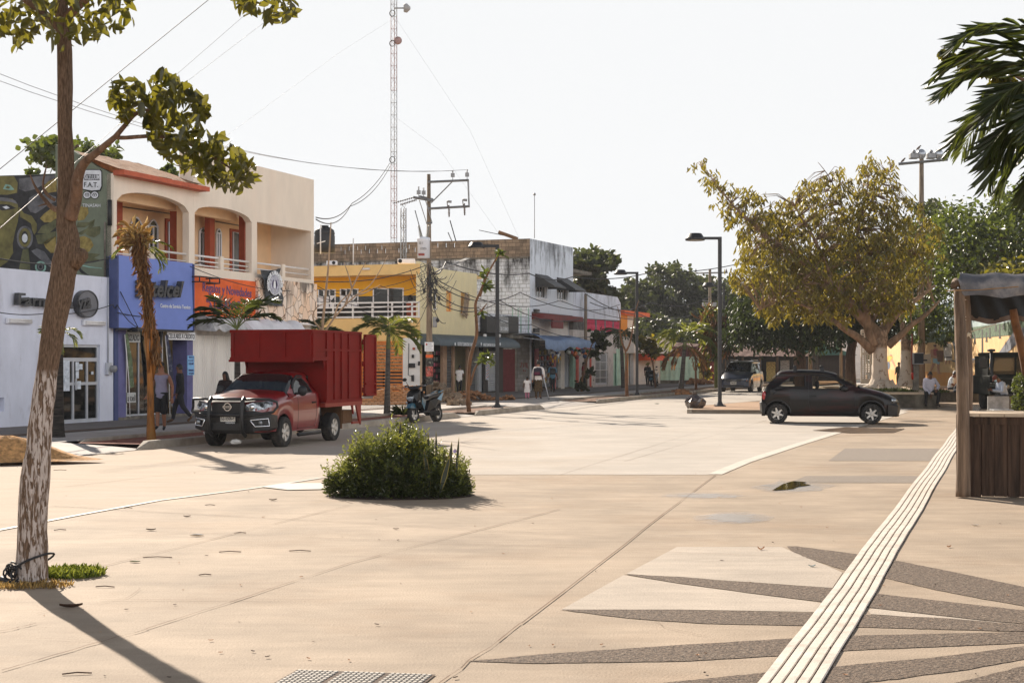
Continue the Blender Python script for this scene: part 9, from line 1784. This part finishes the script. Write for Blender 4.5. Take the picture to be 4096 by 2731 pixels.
def lamp(label,px,pyb,pyt,zb,headdx,Yf=None):
 b=g(px,pyb,zb); H_=at(px,pyt,b.y).z-zb; e=empty('lamp_post',b,0,label=label,cat='lamp post'); w_=.065
 mb=MB(); mb.box(-w_,w_,-w_,w_,.02,H_,post_m,ch=.01); mb.obj('post',e)
 mb=MB(); mb.box(-.2,.2,-.2,.2,0,.02,post_m); [mb.tube([(x*.16,y*.16,.02),(x*.16,y*.16,.07)],.015,galv,6) for x in(-1,1) for y in(-1,1)]; mb.hull([(x*a,y*a,z) for x in(-1,1) for y in(-1,1) for a,z in ((.12,.02),(w_+.005,.16))],post_m); mb.obj('base_plate',e)
 mb=MB(); mb.box(-headdx*.62,w_,-.04,.04,H_-.10,H_-.0,post_m,ch=.01); mb.obj('arm',e)
 mb=MB(); r_=headdx*.29; mb.lathe([(0,r_*.62),(r_*.62,r_*.62),(r_*.72,r_*.58),(r_,r_*.14),(r_*1.06,r_*.1),(r_*1.06,-r_*.15),(r_*.95,-r_*.17),(r_*.95,-.02)],post_m,24,T(-headdx*.78,0,H_-.08)); h_=mb.obj('lamp_head',e)
 mb=MB(); mb.lathe([(0,0),(r_*.93,0)],mat('lamp_diffuser',lin(190,180,160),.4) if 'lamp_diffuser' not in MATS else MATS['lamp_diffuser'],20,T(-headdx*.78,0,H_-.12)); mb.obj('diffuser',h_); return e
lamp('nearest black lamp post, standing in the kerb bed by the thin sapling',497.3,407.2,244.2,.17,.92)
lamp('tallest black lamp post, on the paved island right of the garbage bag',719.8,405.5,236.5,.14,1.15)
lamp('middle black lamp post, in the planter beside the forked sapling',637,395,271.5,.15,1.0)
lamp('far black lamp post just right of the tallest one before dark trees',723.8,385,284.5,.1,1.35)
isl=[(687,409.2),(690,406.8),(702,404.6),(760,400),(872,395.5),(872,410),(764,409.6)]
q=[g(a,b,.13) for a,b in isl]; tri=tessellate_polygon([q]); mb=MB(); mb.add([(p.x,p.y,.13) for p in q],[t if (q[t[1]]-q[t[0]]).cross(q[t[2]]-q[t[0]]).z>0 else t[::-1] for t in tri],blockmat('brick_paving',lin(180,150,124),lin(150,122,98),.2,.1,col_b=lin(168,138,112)))
for a,b in zip(q,q[1:]+q[:1]):
 d=(b-a).normalized(); nn_=Vector((d.y,-d.x,0))*.16; P_=[a,b,b+nn_,a+nn_]; mb.add([(p.x,p.y,.134) for p in P_]+[(p.x+ (nn_.x*.15 if i>1 else 0),p.y+(nn_.y*.15 if i>1 else 0),0) for i,p in enumerate(P_)],[(0,3,2,1),(3,7,6,2),(0,4,7,3),(1,2,6,5)],kerb_m)
mb.obj('traffic_island',None,kind='structure')
q=[g(a,b,.12) for a,b in ((832,383),(868,378.5),(868,374),(800,375.5),(790,379),(812,384))]; mb=MB(); mb.add([(p.x,p.y,.12) for p in q],[tuple(range(6))],sand_m); mb.obj('far_planter',None,kind='structure')
F5=Frame(g(845,382).x,g(845,382).y,(.45,.89)); kerb(0,22,0,.2,.2,.5,fr=F5)
p=g(694,411,.13) if 0 else g(694,411); gb=empty('garbage_bag',(p.x,p.y-.2,.0),0,label='full translucent grey garbage bag standing at the tip of the island',cat='garbage bag'); mb=MB(); rr=random.Random(6)
prof=[(.06,-.0),(.24,.10),(.34,.24),(.35,.36),(.27,.48),(.13,.58),(.07,.62),(.10,.68),(.03,.70)]; rows=[]
for r_,z in prof:
 row=[]
 for k in range(19): a=2*math.pi*k/18; q=r_*(1+.12*math.sin(3*a+z*6)+.09*math.sin(7*a-z*9)+rr.uniform(-.08,.08)); row.append((q*math.cos(a),q*math.sin(a),z+rr.uniform(-.015,.015)))
 row[-1]=row[0]; rows.append(row)
mb.grid(rows,mat('bag_film',lin(96,82,74),.2,var=.5,scale=5,col2=lin(40,32,30),spec=.8,coat=.4),smooth=False); mb.obj('bag',gb); gb.scale=(1,1,1.0)
brick_m=mat('clay_brick',lin(196,140,92),.9,var=.2,scale=8,isl=.25);
def brick_set(label,group,spots,size,m,cat='brick'):
 mb=MB(); a,b,c_=size; mb.box(-a/2,a/2,-b/2,b/2,0,c_,m,ch=.008); first=None
 for (x,y,z,rz_,rx_,ry_,s_) in spots:
  if first is None: o=mb.obj('brick',None); first=o
  else: o=first.copy(); C.objects.link(o)
  tag(o,label,cat,group); o.location=(x,y,z); o.rotation_euler=(rx_,ry_,rz_); o.scale=(s_,s_,s_)
rr=random.Random(21); sp=[]
o0=g(362,404.6,.12); d0=(g(417,403.6,.12)-o0); Ln=d0.length; d0.normalize(); az0=math.atan2(d0.y,d0.x); nrow=7
for j in range(nrow):
 k=0; x=(j%2)*.12
 while x<Ln+.3:
  if (x>.55 or j<3) and (x>1.1 or j<6) and not(j==6 and rr.random()<.35): p=o0+d0*x; sp.append((p.x,p.y+rr.uniform(-.02,.02),.12+j*.083,az0+rr.uniform(-.06,.06),0,0,1))
  x+=.245
brick_set('orange clay brick in the long neat stack in front of the louvred gate','bricks stacked before the louvred gate',sp,(.23,.12,.075),brick_m)
sp=[]
for k in range(26): x=rr.uniform(.5,Ln+.2); p=o0+d0*x; sp.append((p.x,p.y+rr.uniform(-.05,.2),.12+.083*nrow*(.8 if x<1.2 else 1)+rr.uniform(-.02,.06),rr.uniform(0,3),rr.uniform(-.5,.5),rr.uniform(-.6,.6),1))
brick_set('loose tilted brick lying on top of the long orange brick stack','loose bricks on top of the stack',sp,(.23,.12,.075),brick_m)
sp=[]
pa,pb2=g(448,398.2,.12),g(515,400.8,.12); pa=g(450,400,.12); pb2=g(514,399.6,.12)
for k in range(105): t=rr.random(); p=pa.lerp(pb2,t); hgt=.34*math.sin(math.pi*min(1,t*1.3+.15))**.6 if t<.85 else .12; sp.append((p.x,p.y+rr.uniform(-.35,.5),.12+rr.uniform(0,max(.02,hgt)),rr.uniform(0,3.1),rr.uniform(-.7,.7),rr.uniform(-.7,.7),rr.uniform(.8,1.15)))
brick_set('broken brick in the low rubble row on the pavement beside the nearest lamp post','bricks in the rubble row by the lamp',sp,(.24,.13,.08),mat('rubble_brick',lin(170,122,84),.9,var=.35,scale=8,isl=.4))
sp=[]
pa=g(436,398,.12); pc=g(460,405,.12)
for k in range(46): t=rr.random(); p=pa.lerp(pc,t); sp.append((p.x+rr.uniform(-.3,.3),p.y+rr.uniform(-.3,.3),.12+rr.uniform(0,.75*(1-t)+.02),rr.uniform(0,3.1),rr.uniform(-.6,.6),rr.uniform(-.6,.6),1.2))
brick_set('grey brown paving slab piece in the heap behind the scooter','slab pieces heaped behind the scooter',sp,(.34,.2,.08),mat('slab_piece',lin(150,128,104),.9,var=.3,scale=8,isl=.35),'paving slab')
sp=[]
for x0 in (878,964):
 b=g(610+x0/15.68,312.5+1105/15.68,.12)
 for k in range(13 if x0==878 else 16):
  for i in range(1 if x0==878 else 2): sp.append((b.x+i*.42+(.2 if x0==964 else 0)+rr.uniform(-.02,.02),b.y+2,.12+k*.072,rr.uniform(-.05,.05),0,0,1))
brick_set('square grey paver in the two tall stacks before the corrugated fence','pavers stacked before the corrugated fence',sp,(.46,.4,.065),mat('paver',lin(150,134,112),.9,var=.2,isl=.2),'paver')
sp=[]
for k in range(40): b=g(rr.uniform(688,728),rr.uniform(381.5,384.5),.12); sp.append((b.x,b.y,.12+rr.uniform(0,.25),rr.uniform(0,3),rr.uniform(-.5,.5),rr.uniform(-.5,.5),1.5))
for k in range(12): b=g(rr.uniform(672,688),rr.uniform(391,396),.1); sp.append((b.x,b.y,.1+rr.uniform(0,.1),rr.uniform(0,3),0,0,1.3))
brick_set('loose rubble block on the pavement round the leaning palm and shelter','loose blocks round the leaning palm',sp,(.3,.18,.1),MATS['rubble_brick'])
m2=copy_tree(sc_r); m2.location=g(652,386,.12); m2.rotation_euler=(rad(-4),0,rad(70)); m2['label']='motorcycle parked behind the walking man in black'; m2['category']='motorcycle'; m2.name='motorcycle'
pw=mat('planter_concrete',lin(112,104,90),.9,var=.3,scale=2.5,bump=.6,bscale=16,stain=lin(44,40,34),stain_scale=1.2,stain_amt=.75,stain_lo=.46); capm=mat('planter_cap',lin(190,170,146),.85,var=.15,scale=4)
def planter(label,X0,X1,Y0,Y1,h,t_=.32):
 e=empty('planter_bench',(X0,Y0,0),rad(-9),label=label,cat='planter'); W_,D_=X1-X0,Y1-Y0; mb=MB(); mb.prism([(0,0),(W_,0),(W_,D_),(0,D_)],0,h-.08,pw,[[(t_,t_),(W_-t_,t_),(W_-t_,D_-t_),(t_,D_-t_)]],plane='xy'); mb.obj('wall',e)
 mb=MB(); mb.prism([(-.04,-.04),(W_+.04,-.04),(W_+.04,D_+.04),(-.04,D_+.04)],h-.08,h,capm,[[(t_,t_),(W_-t_,t_),(W_-t_,D_-t_),(t_,D_-t_)]],plane='xy'); mb.obj('coping',e); mb=MB(); mb.box(t_,W_-t_,t_,D_-t_,.1,h-.1,soil_m); mb.obj('soil',e); return e
planter('long mossy concrete planter bench round the spreading tree',11.9,15.9,56.5,69.5,.60)
planter('second planter bench behind, where three men sit round the white trunk',16.9,21.0,65.2,76,.52)
grass('planter_grass',16.1,63,.5,1.9,4.5,2500,.16,lf_green,'patchy grass growing in the planter under the spreading tree',5)
lcX=at(866,361,78); e=empty('lattice_column',(lcX.x,78,0),0,label='tall white pierced concrete block column on a round base left of the big trunk',cat='column')
mb=MB(); wcol=mat('white_lattice',lin(206,190,170),.85,var=.1,stain=lin(150,110,80),stain_amt=.4); hb_=1.75-(382-361)/1500*78;
mb.lathe([(.0,0),(.42,0),(.42,.55),(0,.55)],wcol,16); mb.obj('base',e); mb=MB(); hs=[]
ht=1.75+(361-329)/1500*78
for i in range(3):
 for j in range(22):
  z=.85+j*.115
  if z<ht-.2 and j!=11: hs.append([(-.20+i*.15,z),(-.10+i*.15,z),(-.10+i*.15,z+.07),(-.20+i*.15,z+.07)])
mb.prism([(-.27,.6),(.27,.6),(.27,ht-.05),(.2,ht),(-.2,ht),(-.27,ht-.05)],-.06,.06,wcol,hs); mb.obj('pierced_panel',e)
ep=at(920,361,60.5); e=empty('electricity_cabinet',(ep.x,60.5,0),0,label='open grey electricity cabinet on a concrete post with a red conduit',cat='cabinet')
f_=lambda x,y:at(850+x/11.4,300+y/11.4,60.5)-e.location
mb=MB(); A=f_(720,975);B_=f_(778,700); mb.box(A.x,B_.x,-.1,.1,.3,B_.z,concrete_m); mb.obj('post',e)
A=f_(712,718);B_=f_(820,605); mb=MB(); mb.box(A.x,B_.x,-.25,-.1,A.z,B_.z,dark_m); mb.box(A.x-.03,A.x,-.27,-.08,A.z,B_.z,galv); mb.box(A.x-.03,B_.x,-.27,-.08,B_.z,B_.z+.03,galv); mb.box(A.x-.03,B_.x,-.27,-.08,A.z-.03,A.z,galv); mb.obj('box',e)
mb=MB(); q=f_(903,720); mb.box(B_.x,q.x,-.26,-.24,A.z,B_.z-.02,mat('cabinet_door',lin(150,132,110),.6,var=.1)); mb.box(q.x-.35,q.x-.15,-.265,-.26,A.z+.1,A.z+.16,dark_m); mb.obj('door',e)
mb=MB(); mb.tube([f_(712,860),f_(708,720),f_(706,600),f_(708,380)],.035,mat('red_conduit',lin(120,50,34),.7)); mb.tube([f_(718,900),f_(712,820)],.06,mat('red_pipe',lin(180,50,30),.6)); mb.obj('conduit',e)
fl=at(921.5,361,76); e=empty('floodlight_pole',(fl.x,76,0),0,label='tall concrete pole with two round floodlights and small birds on its cross bar',cat='floodlight pole')
f_=lambda x,y,dy=0:at(850+x/5.22,12.5+y/5.22,76+dy)-e.location
mb=MB(); mb.tube([(0,0,0),(0,0,f_(372,747).z)],[.2,.11],pole_m,12); mb.obj('pole',e); mb=MB(); mb.tube([f_(253,790,-.15),f_(510,766,-.15)],.07,galv,4,smooth=False); mb.obj('cross_bar',e)
for x,y in ((372,738),(462,738)):
 mb=MB(); p=f_(x,y,-.1); mb.ball(p,.26,mat('lamp_bell',lin(186,190,196),.25,metal=.5) if 'lamp_bell' not in MATS else MATS['lamp_bell'],16,(.9,.9,1)); q=f_(x-38,y+8,-.1); mb.box(q.x-.22,q.x+.2,q.y-.2,q.y+.2,q.z-.16,q.z+.12,galv,ch=.03); mb.ball(q+Vector((0,0,.2)),.1,galv,8); mb.obj('floodlight',e)
for x,y,lab in ((357,708,'small bird perched on top of the left floodlight'),(276,773,'small bird perched on the left end of the floodlight cross bar')):
 p=at(850+x/5.22,12.5+y/5.22,75.9); mb=MB(); bm_=MATS.get('bird_plumage') or mat('bird_plumage',lin(110,92,84),.8,var=.3); mb.tube([(-.12,0,-.09),(-.05,0,-.02),(.02,0,.03),(.07,0,.10),(.1,0,.12)],[.01,.045,.06,.035,.03],bm_,8); mb.ball((.1,0,.13),.035,bm_,8); mb.tube([(.13,0,.13),(.17,0,.12)],[.01,.002],dark_m,5); mb.tube([(.0,.015,-.02),(.0,.015,-.1)],.005,dark_m,4); mb.tube([(.0,-.015,-.02),(.0,-.015,-.1)],.005,dark_m,4); o=mb.obj('bird',None,label=lab,cat='bird'); o.location=p
for i,(x0,x1,yt_,yb_,Y,m_,lab) in enumerate(((808.5,811.3,230,384,98,pole_m,'grey concrete pole standing behind the hatchback roof'),(839.7,842.2,240,380,104,pole_m,'second grey concrete pole behind the hatchback windscreen'),(812.8,815,250,382,100,post_m,'thick black steel post close right of the concrete pole'),(816.6,817.8,300,380,110,post_m,'thin black steel post right of the thick one'),(795,796,260,380,120,pole_m,'thin far pole left of the concrete poles'),(584,587.2,294,387,93,pole_m,'grey concrete utility pole by the pink balustrade'),(708.4,711.4,269,385,118,pole_m,'far utility pole with a cross arm left of the tallest lamp'),(777,778.6,330,380,125,post_m,'far black post beside the shelter roof'),(854.3,855.3,330,378,110,post_m,'thin dark post left of the lattice column'))):
 X=at((x0+x1)/2,361,Y).x; w_=(x1-x0)/1500*Y/2; zt3=at(x0,yt_,Y).z; mb=MB(); mb.tube([(0,0,0),(0,0,zt3)],[w_*1.2,w_*.9],m_,10);
 e=empty('street_pole',(X,Y,0),0,label=lab,cat='pole'); mb.obj('pole',e)
 if i==6:
  mb=MB(); mb.tube([(-1.2,0,zt3-.3),(1.4,0,zt3-.25)],.06,galv,4); mb.obj('cross_arm',e); mb=MB(); [mb.lathe([(.02,0),(.08,.02),(.02,.25)],porc,8,T(x,0,zt3-.2)) for x in(-1.1,1.3)]; mb.obj('insulator',e); mb=MB(); mb.tube([(0,0,zt3-2.5),(-.6,0,zt3-2.45)],.03,galv); mb.box(-.6,.6,-.1,.1,zt3-2.9,zt3-2.6,galv); mb.obj('bracket',e)
 if i==0: mb=MB(); mb.lathe([(0,.15),(.5,.05),(.55,0),(0,-.02)],post_m,14,T(-.9,0,zt3-.1)); mb.tube([(0,0,zt3-.1),(-.9,0,zt3)],.05,post_m); mb.obj('lamp_arm',e)
fh=at(858,361,128); e=empty('far_house',(fh.x,140,0),0,label='pale far house with green shutters left of the lattice column',cat='house'); mb=MB(); mb.box(-2.2,3.5,0,5,0,5.2,wsh,ch=.0); mb.obj('wall',e); mb=MB(); mb.box(-.9,-.2,-.05,.02,2.6,4.4,mat('green_shutter',lin(70,96,60),.7)); mb.box(.5,1.1,-.05,.02,2.6,4.4,MATS['green_shutter']); mb.obj('shutter',e)
e=empty('green_roof_stall',(at(800,361,130).x,130,0),0,label='dark boarded stall with a green sheet roof behind the concrete poles',cat='stall'); mb=MB(); mb.box(-5,4.6,0,3,0,2.3,mat('dark_boards',lin(58,46,38),.9,var=.3,stretch=(6,1,.3))); mb.obj('wall',e); mb=MB(); mb.prism([(-5.2,2.3),(4.8,2.3),(4.2,2.5),(1.5,3.3),(-3,3.2)],-.8,3.2,mat('green_sheet',lin(50,90,76),.6,var=.2)); mb.obj('roof',e)
e=empty('far_building',(at(725,361,200).x,200,0),0,label='grey concrete building half hidden behind the far wood',cat='building'); mb=MB(); mb.box(-22,14,0,10,0,9.5,mat('far_grey',lin(120,118,112),.9,var=.2)); mb.obj('wall',e); mb=MB(); [mb.box(-20+k*4,-18.4+k*4,-.05,.02,6,8,dark_m) for k in range(8)]; mb.obj('window',e)
st=empty('market_stall',(5.79,19.4,0),0,label='rustic wooden market counter with a grey tarpaulin canopy on poles at the right edge',cat='market stall')
wd_=mat('weathered_boards',lin(84,64,50),.9,var=.35,scale=3,bump=.9,bscale=10,stretch=(5,5,.4),stain=lin(40,30,24),stain_amt=.6,stain_scale=2,isl=.22); top_m=mat('counter_boards',lin(196,176,152),.8,var=.12,scale=3,stretch=(1,4,1),isl=.1); polew=mat('debarked_pole',lin(134,112,92),.85,var=.35,scale=4,bump=1,bscale=8,stretch=(4,4,.3),stain=lin(70,52,40),stain_amt=.6,stain_scale=2.5)
sq=lambda x,y,dy=0: at(945+x/6.46,262.5+y/6.46,19.4+dy)-st.location
zt4=1.08; x=.13; rr=random.Random(9)
while x<2.6:
 w_=rr.uniform(.135,.16); mb=MB(); mb.box(x,x+w_-rr.uniform(.006,.02),.0,.025,rr.uniform(.0,.03),zt4-.06,wd_); mb.obj('board',st); x+=w_
x=-.04
for k in range(10): w_=.3 if k else .2; mb=MB(); mb.box(x+.09,x+.09+w_-.008,-.07,.95,zt4-.035+rr.uniform(-.004,.004),zt4+.005,top_m); mb.obj('top_board',st); x+=w_
mb=MB(); mb.box(.03,2.7,.12,.14,.02,zt4-.06,wd_); mb.box(.02,2.7,-.03,.0,zt4-.14,zt4-.04,wd_); mb.box(.0,.03,.03,.9,.5,.6,wd_); mb.box(-.02,.03,.85,.92,0,zt4-.04,wd_); mb.box(.1,2.7,.85,.9,.3,.4,wd_); mb.box(.0,.03,.0,.95,zt4-.12,zt4-.04,wd_); mb.obj('frame',st)
mb=MB(); mb.box(.88,1.0,-.02,.0,.4,.9,wd_) if 0 else mb.box(.95,2.7,-.08,-.03,zt4-.10,zt4-.0,mat('raw_wood',lin(140,100,66),.85,var=.3)); mb.box(.9,2.7,.1,.8,zt4+.01,zt4+.05,dark_m); mb.obj('counter_edge',st)
trunk_obj('pole',st,[sq(117,1508,-.12),sq(119,1250,-.12),sq(117,1000,-.12),sq(112,700,-.1),sq(103,500,-.08),sq(96,350,-.05),sq(92,165,-.03)],[.095,.085,.08,.078,.075,.07,.065],polew,14,.004)
trunk_obj('pole',st,[Vector((sq(132,1400,1).x,1.0,0)),sq(143,900,1.0),sq(138,600,1.0),sq(128,300,1.0),sq(122,185,1.0)],[.085,.075,.08,.078,.07],polew,14,.004)
trunk_obj('pole',st,[sq(530,720,.9),sq(490,520,.9),sq(455,385,.9),sq(440,300,.9)],[.06,.06,.055,.05],mat('pole_brown',lin(126,84,50),.85,var=.3),10,.003)
trunk_obj('pole',st,[sq(60,135,0),sq(200,130,0),sq(600,122,0)],[.05,.045,.045],polew,10); trunk_obj('pole',st,[sq(60,145,.0),sq(70,120,1.3)],[.05,.05],polew,10)
[setattr(o,'rotation_euler',(0,0,rad(-15))) for o in st.children if o.name.split('.')[0] in('board','top_board','frame','counter_edge')]
tarp_m=mat('grey_tarpaulin',lin(104,104,108),.5,var=.25,scale=2,bump=.5,bscale=5,stain=lin(170,160,150),stain_amt=.5,stain_scale=2); tblack=mat('black_tarpaulin',(.012,.012,.012,1),.6,var=.3)
mb=MB(); rows=[]; x0_,x1_=sq(20,150).x,sq(760,150).x; zc=sq(100,58).z
for i in range(26):
 t=i/25; x=x0_+(x1_-x0_)*t; row=[]; s_=min(1,t*9)
 zf_=sq(12+0,150+0).z*(1-s_)+ (sq(300,232-22*abs(math.sin(t*7))).z)*s_
 top=[(x+.12*(1-s_),-.12+.02*math.sin(t*23),zf_),(x+.08*(1-s_),-.16+.03*math.sin(t*17),zf_+(zc-zf_)*.45),(x+.1*(1-s_),-.12+.02*math.sin(t*31),zc-.10),(x+.16*(1-s_),-.0,zc-.02+.012*math.sin(t*19))]
 for j in range(6): v=.2+j*.24; top.append((x+.15*(1-s_)+.3*v,v,zc-.02-.03*math.sin(math.pi*j/5)-.02*math.sin(t*11+j)))
 top.append((x+.12*(1-s_)+.45,1.5,zc-.2)); rows.append(top)
mb.grid(rows,tarp_m); mb.obj('canopy',st)
mb=MB(); rows=[]
for i in range(22):
 t=i/21; x=sq(148,300,1.15).x+(x1_-sq(148,300,1.15).x)*t; zb=sq(150,358,1.15).z if i==0 else sq(300,382-14*math.cos(t*9),1.15).z; rows.append([(x,1.15+.03*math.sin(t*20+j),zb+(zc-.1-zb)*j/6) for j in range(7)])
mb.grid(rows,tblack);
rows=[[(a[0][0],a[0][1]-.01,a[0][2]+.05*0),(a[0][0],a[0][1]-.015,a[0][2]+.07)] for a in rows]; mb.grid(rows,mat('tarp_hem',lin(110,92,80),.8)); mb.obj('back_sheet',st)
mb=MB(); mb.tube([sq(140,455,.95),sq(160,445,.95),sq(330,395,1.15)],.007,mat('rope',lin(220,205,180),.9),5);
for k in range(7): mb.tube([sq(150,450,.92),sq(150+rr.uniform(-8,16),450+rr.uniform(8,34),.9)],.008,MATS['rope'],4)
mb.obj('rope',st); mb=MB()
for y in (240,350,370): mb.tube([sq(110+28*math.cos(a*.5),y+4*math.sin(a*.5),.96+.09*math.sin(a*.5)) for a in range(13)],.006,MATS['rope'],4); mb.obj('rope',st); mb=MB()
mb.tube([sq(10,180,-.15),sq(200,175,-.16),sq(511,150,-.16)],.005,mat('ochre_rope',lin(170,130,80),.9),4); mb.obj('rope',st)
tp_=at(1004,361,44); tr2=empty('goods_tray',(tp_.x,44,0),0,label='low slab stand with rows of small cards between the counter and the masked man',cat='display stand')
mb=MB(); zz=1.75-(407-361)/1500*44; mb.box(-.36,.32,-.1,.5,0,.32,concrete_m,ch=.01); mb.box(-.33,.3,.45,.5,.3,.72,mat('lid_grey',lin(150,148,146),.6,var=.3)); mb.obj('stand',tr2)
for k in range(8): mb=MB(); mb.box(-.3+.15*(k%4),-.17+.15*(k%4),.0+.25*(k//4),.2+.25*(k//4),.325,.34,wletter); mb.obj('card',tr2)
q=[g(a,b) for a,b in ((262,690),(297,669.8),(436,674.6),(424,690))]; e=empty('access_plate',((q[0]+q[2])/2)*Vector((1,1,0)) if 0 else Vector(((q[0].x+q[2].x)/2,(q[0].y+q[2].y)/2,0)),0,label='pale patterned access cover in the paving at the bottom edge',cat='access cover')
ux=(q[2]-q[1]); uy=(q[0]-q[1])*1.8; mb=MB(); o_=q[1]-e.location
def pl(a,b,z): v=o_+ux*a+uy*b; return (v.x,v.y,z)
mb.add([pl(0,0,.006),pl(1,0,.006),pl(1,1,.006),pl(0,1,.006)],[(0,1,2,3)],groove_m); mb.obj('frame',e); mb=MB()
for i in range(26):
 for j in range(20):
  if (i in (8,17)): continue
  a0,b0=.02+i*.0372,.02+j*.049; mb.add([pl(a0,b0,.008),pl(a0+.029,b0,.008),pl(a0+.029,b0+.036,.008),pl(a0,b0+.036,.008),pl(a0+.004,b0+.005,.013),pl(a0+.025,b0+.005,.013),pl(a0+.025,b0+.031,.013),pl(a0+.004,b0+.031,.013)],[(4,5,6,7),(0,1,5,4),(1,2,6,5),(2,3,7,6),(3,0,4,7)],white_m)
mb.obj('plate',e)
dl=mat('dead_leaf',lin(88,62,44),.8,var=.4,scale=30); wl=mat('white_scrap',lin(225,222,215),.7); gl_=mat('green_leaf_litter',lin(96,110,40),.6)
def litter(px,py,L_,m_,label,cat,rz=0,curl=.35,group=None):
 p=g(px,py); mb=MB(); rows=[]
 for i in range(7): t=i/6; w_=L_*.28*math.sin(math.pi*(t*.92+.04)); rows.append([(L_*(t-.5),-w_,.006+curl*L_*(2*t-1)**2*.5+w_*.5),(L_*(t-.5),0,.006+curl*L_*(2*t-1)**2*.3),(L_*(t-.5),w_,.006+curl*L_*(2*t-1)**2*.5+w_*.4)])
 mb.grid(rows,m_); o=mb.obj('fallen_leaf' if cat=='leaf' else 'litter',None,label=label,cat=cat,group=group); o.location=p; o.rotation_euler=(0,0,rz); return o
litter(71,607.5,.16,dl,'dark leaf lying in the trunk shadow near the bottom left','leaf',.2); litter(151,530,.1,dl,'curled dark leaf in the middle of the plaza left of the shrub','leaf',.1); litter(187,516.5,.08,dl,'smaller curled dark leaf just beyond the first one on the plaza','leaf',.3); litter(197,535.5,.14,wl,'flat white scrap on the plaza beside the curled leaves','paper scrap',.1,.1); litter(135,562,.09,gl_,'single green leaf on the plaza between two twigs','leaf',.2,.15); litter(396,529,.06,dl,'tiny dark leaf alone at the edge of the shrub shadow','leaf'); litter(273,500,.1,dl,'curled leaf lying left of the shrub','leaf',.4)
litter(812,566.5,.06,mat('blue_scrap',lin(110,150,165),.6),'small blue bottle cap on the pale paving between the dark rays','bottle cap',0,.6); litter(761,549.5,.07,mat('tan_scrap',lin(200,150,110),.8),'folded tan leaf above the uppermost dark ray tip','leaf',.3,.9); litter(949,547,.06,MATS['tan_scrap'],'tan leaf to the right of the tactile strip','leaf',.6,.6); litter(975,525.5,.08,wl,'white scrap on the paving below the wooden counter','paper scrap'); litter(657,403.5,.2,mat('bottle_green',lin(120,170,130),.2),'crushed green plastic bottle in the gutter by the middle lamp','bottle',.1,.2)
lm_=[dl,MATS['tan_scrap']]; rr=random.Random(31); tmpl=[]
for k in range(80):
 px=rr.uniform(5,1015); py=rr.uniform(440,680)
 if 325<px<480 and py<505: continue
 L_=.03
 if k<2: o=litter(px,py,.025,lm_[k],'',None,rr.uniform(0,6)); tmpl.append(o)
 else: o=rr.choice(tmpl).copy(); C.objects.link(o); o.location=g(px,py); o.rotation_euler=(0,0,rr.uniform(0,6)); s_=rr.uniform(.6,1.6); o.scale=(s_,s_,s_)
 tag(o,'tiny dry leaf scrap scattered on the sunlit paving','leaf scrap','tiny leaf scraps on the paving')
tmpl=None
for k,(px,py,l,az_) in enumerate(((157.5,557.5,.26,0.),(205,575,.1,.2),(240,533,.12,.1),(60,530,.12,.3),(105,587,.15,-.1),(230,552,.2,.05),(60,450+20,.2,.2),(300,551,.2,-.05),(77,674,.16,.2),(128,508,.1,.1),(210,505,.12,-.1))):
 mb=MB(); mb.tube([(-l/2,0,.008),(0,.004,.014),(l/2,0,.008)],.004,dl,5); o=mb.obj('twig',None,label='short brown twig lying on the sunlit paving near the tree',cat='twig',group='twigs on the paving'); o.location=g(px,py); o.rotation_euler=(0,0,az_)
for px,py,lab in ((208,434,'crumpled white paper in the red soil behind the truck wheel'),(236,443,'crumpled dark plastic in the gutter by the truck')) :
 p=g(px,py,.1); mb=MB(); mb.ball((0,0,.04),.08,wl,8,(1.6,1,.6),jit=.25,rr=rr); o=mb.obj('litter',None,label=lab,cat='litter'); o.location=p
hb_=MB().box(-420,520,-40,330,-1.,45,mat('haze_air',(1,1,1,1))).obj('haze',None,kind='stuff')
hm=MATS['haze_air']; nt=hm.node_tree; nt.nodes.clear(); vo=nt.nodes.new('ShaderNodeVolumePrincipled'); vo.inputs['Density'].default_value=.0002; vo.inputs['Color'].default_value=(.92,.95,1,1); vo.inputs['Anisotropy'].default_value=.2; om=nt.nodes.new('ShaderNodeOutputMaterial'); nt.links.new(vo.outputs[0],om.inputs['Volume'])
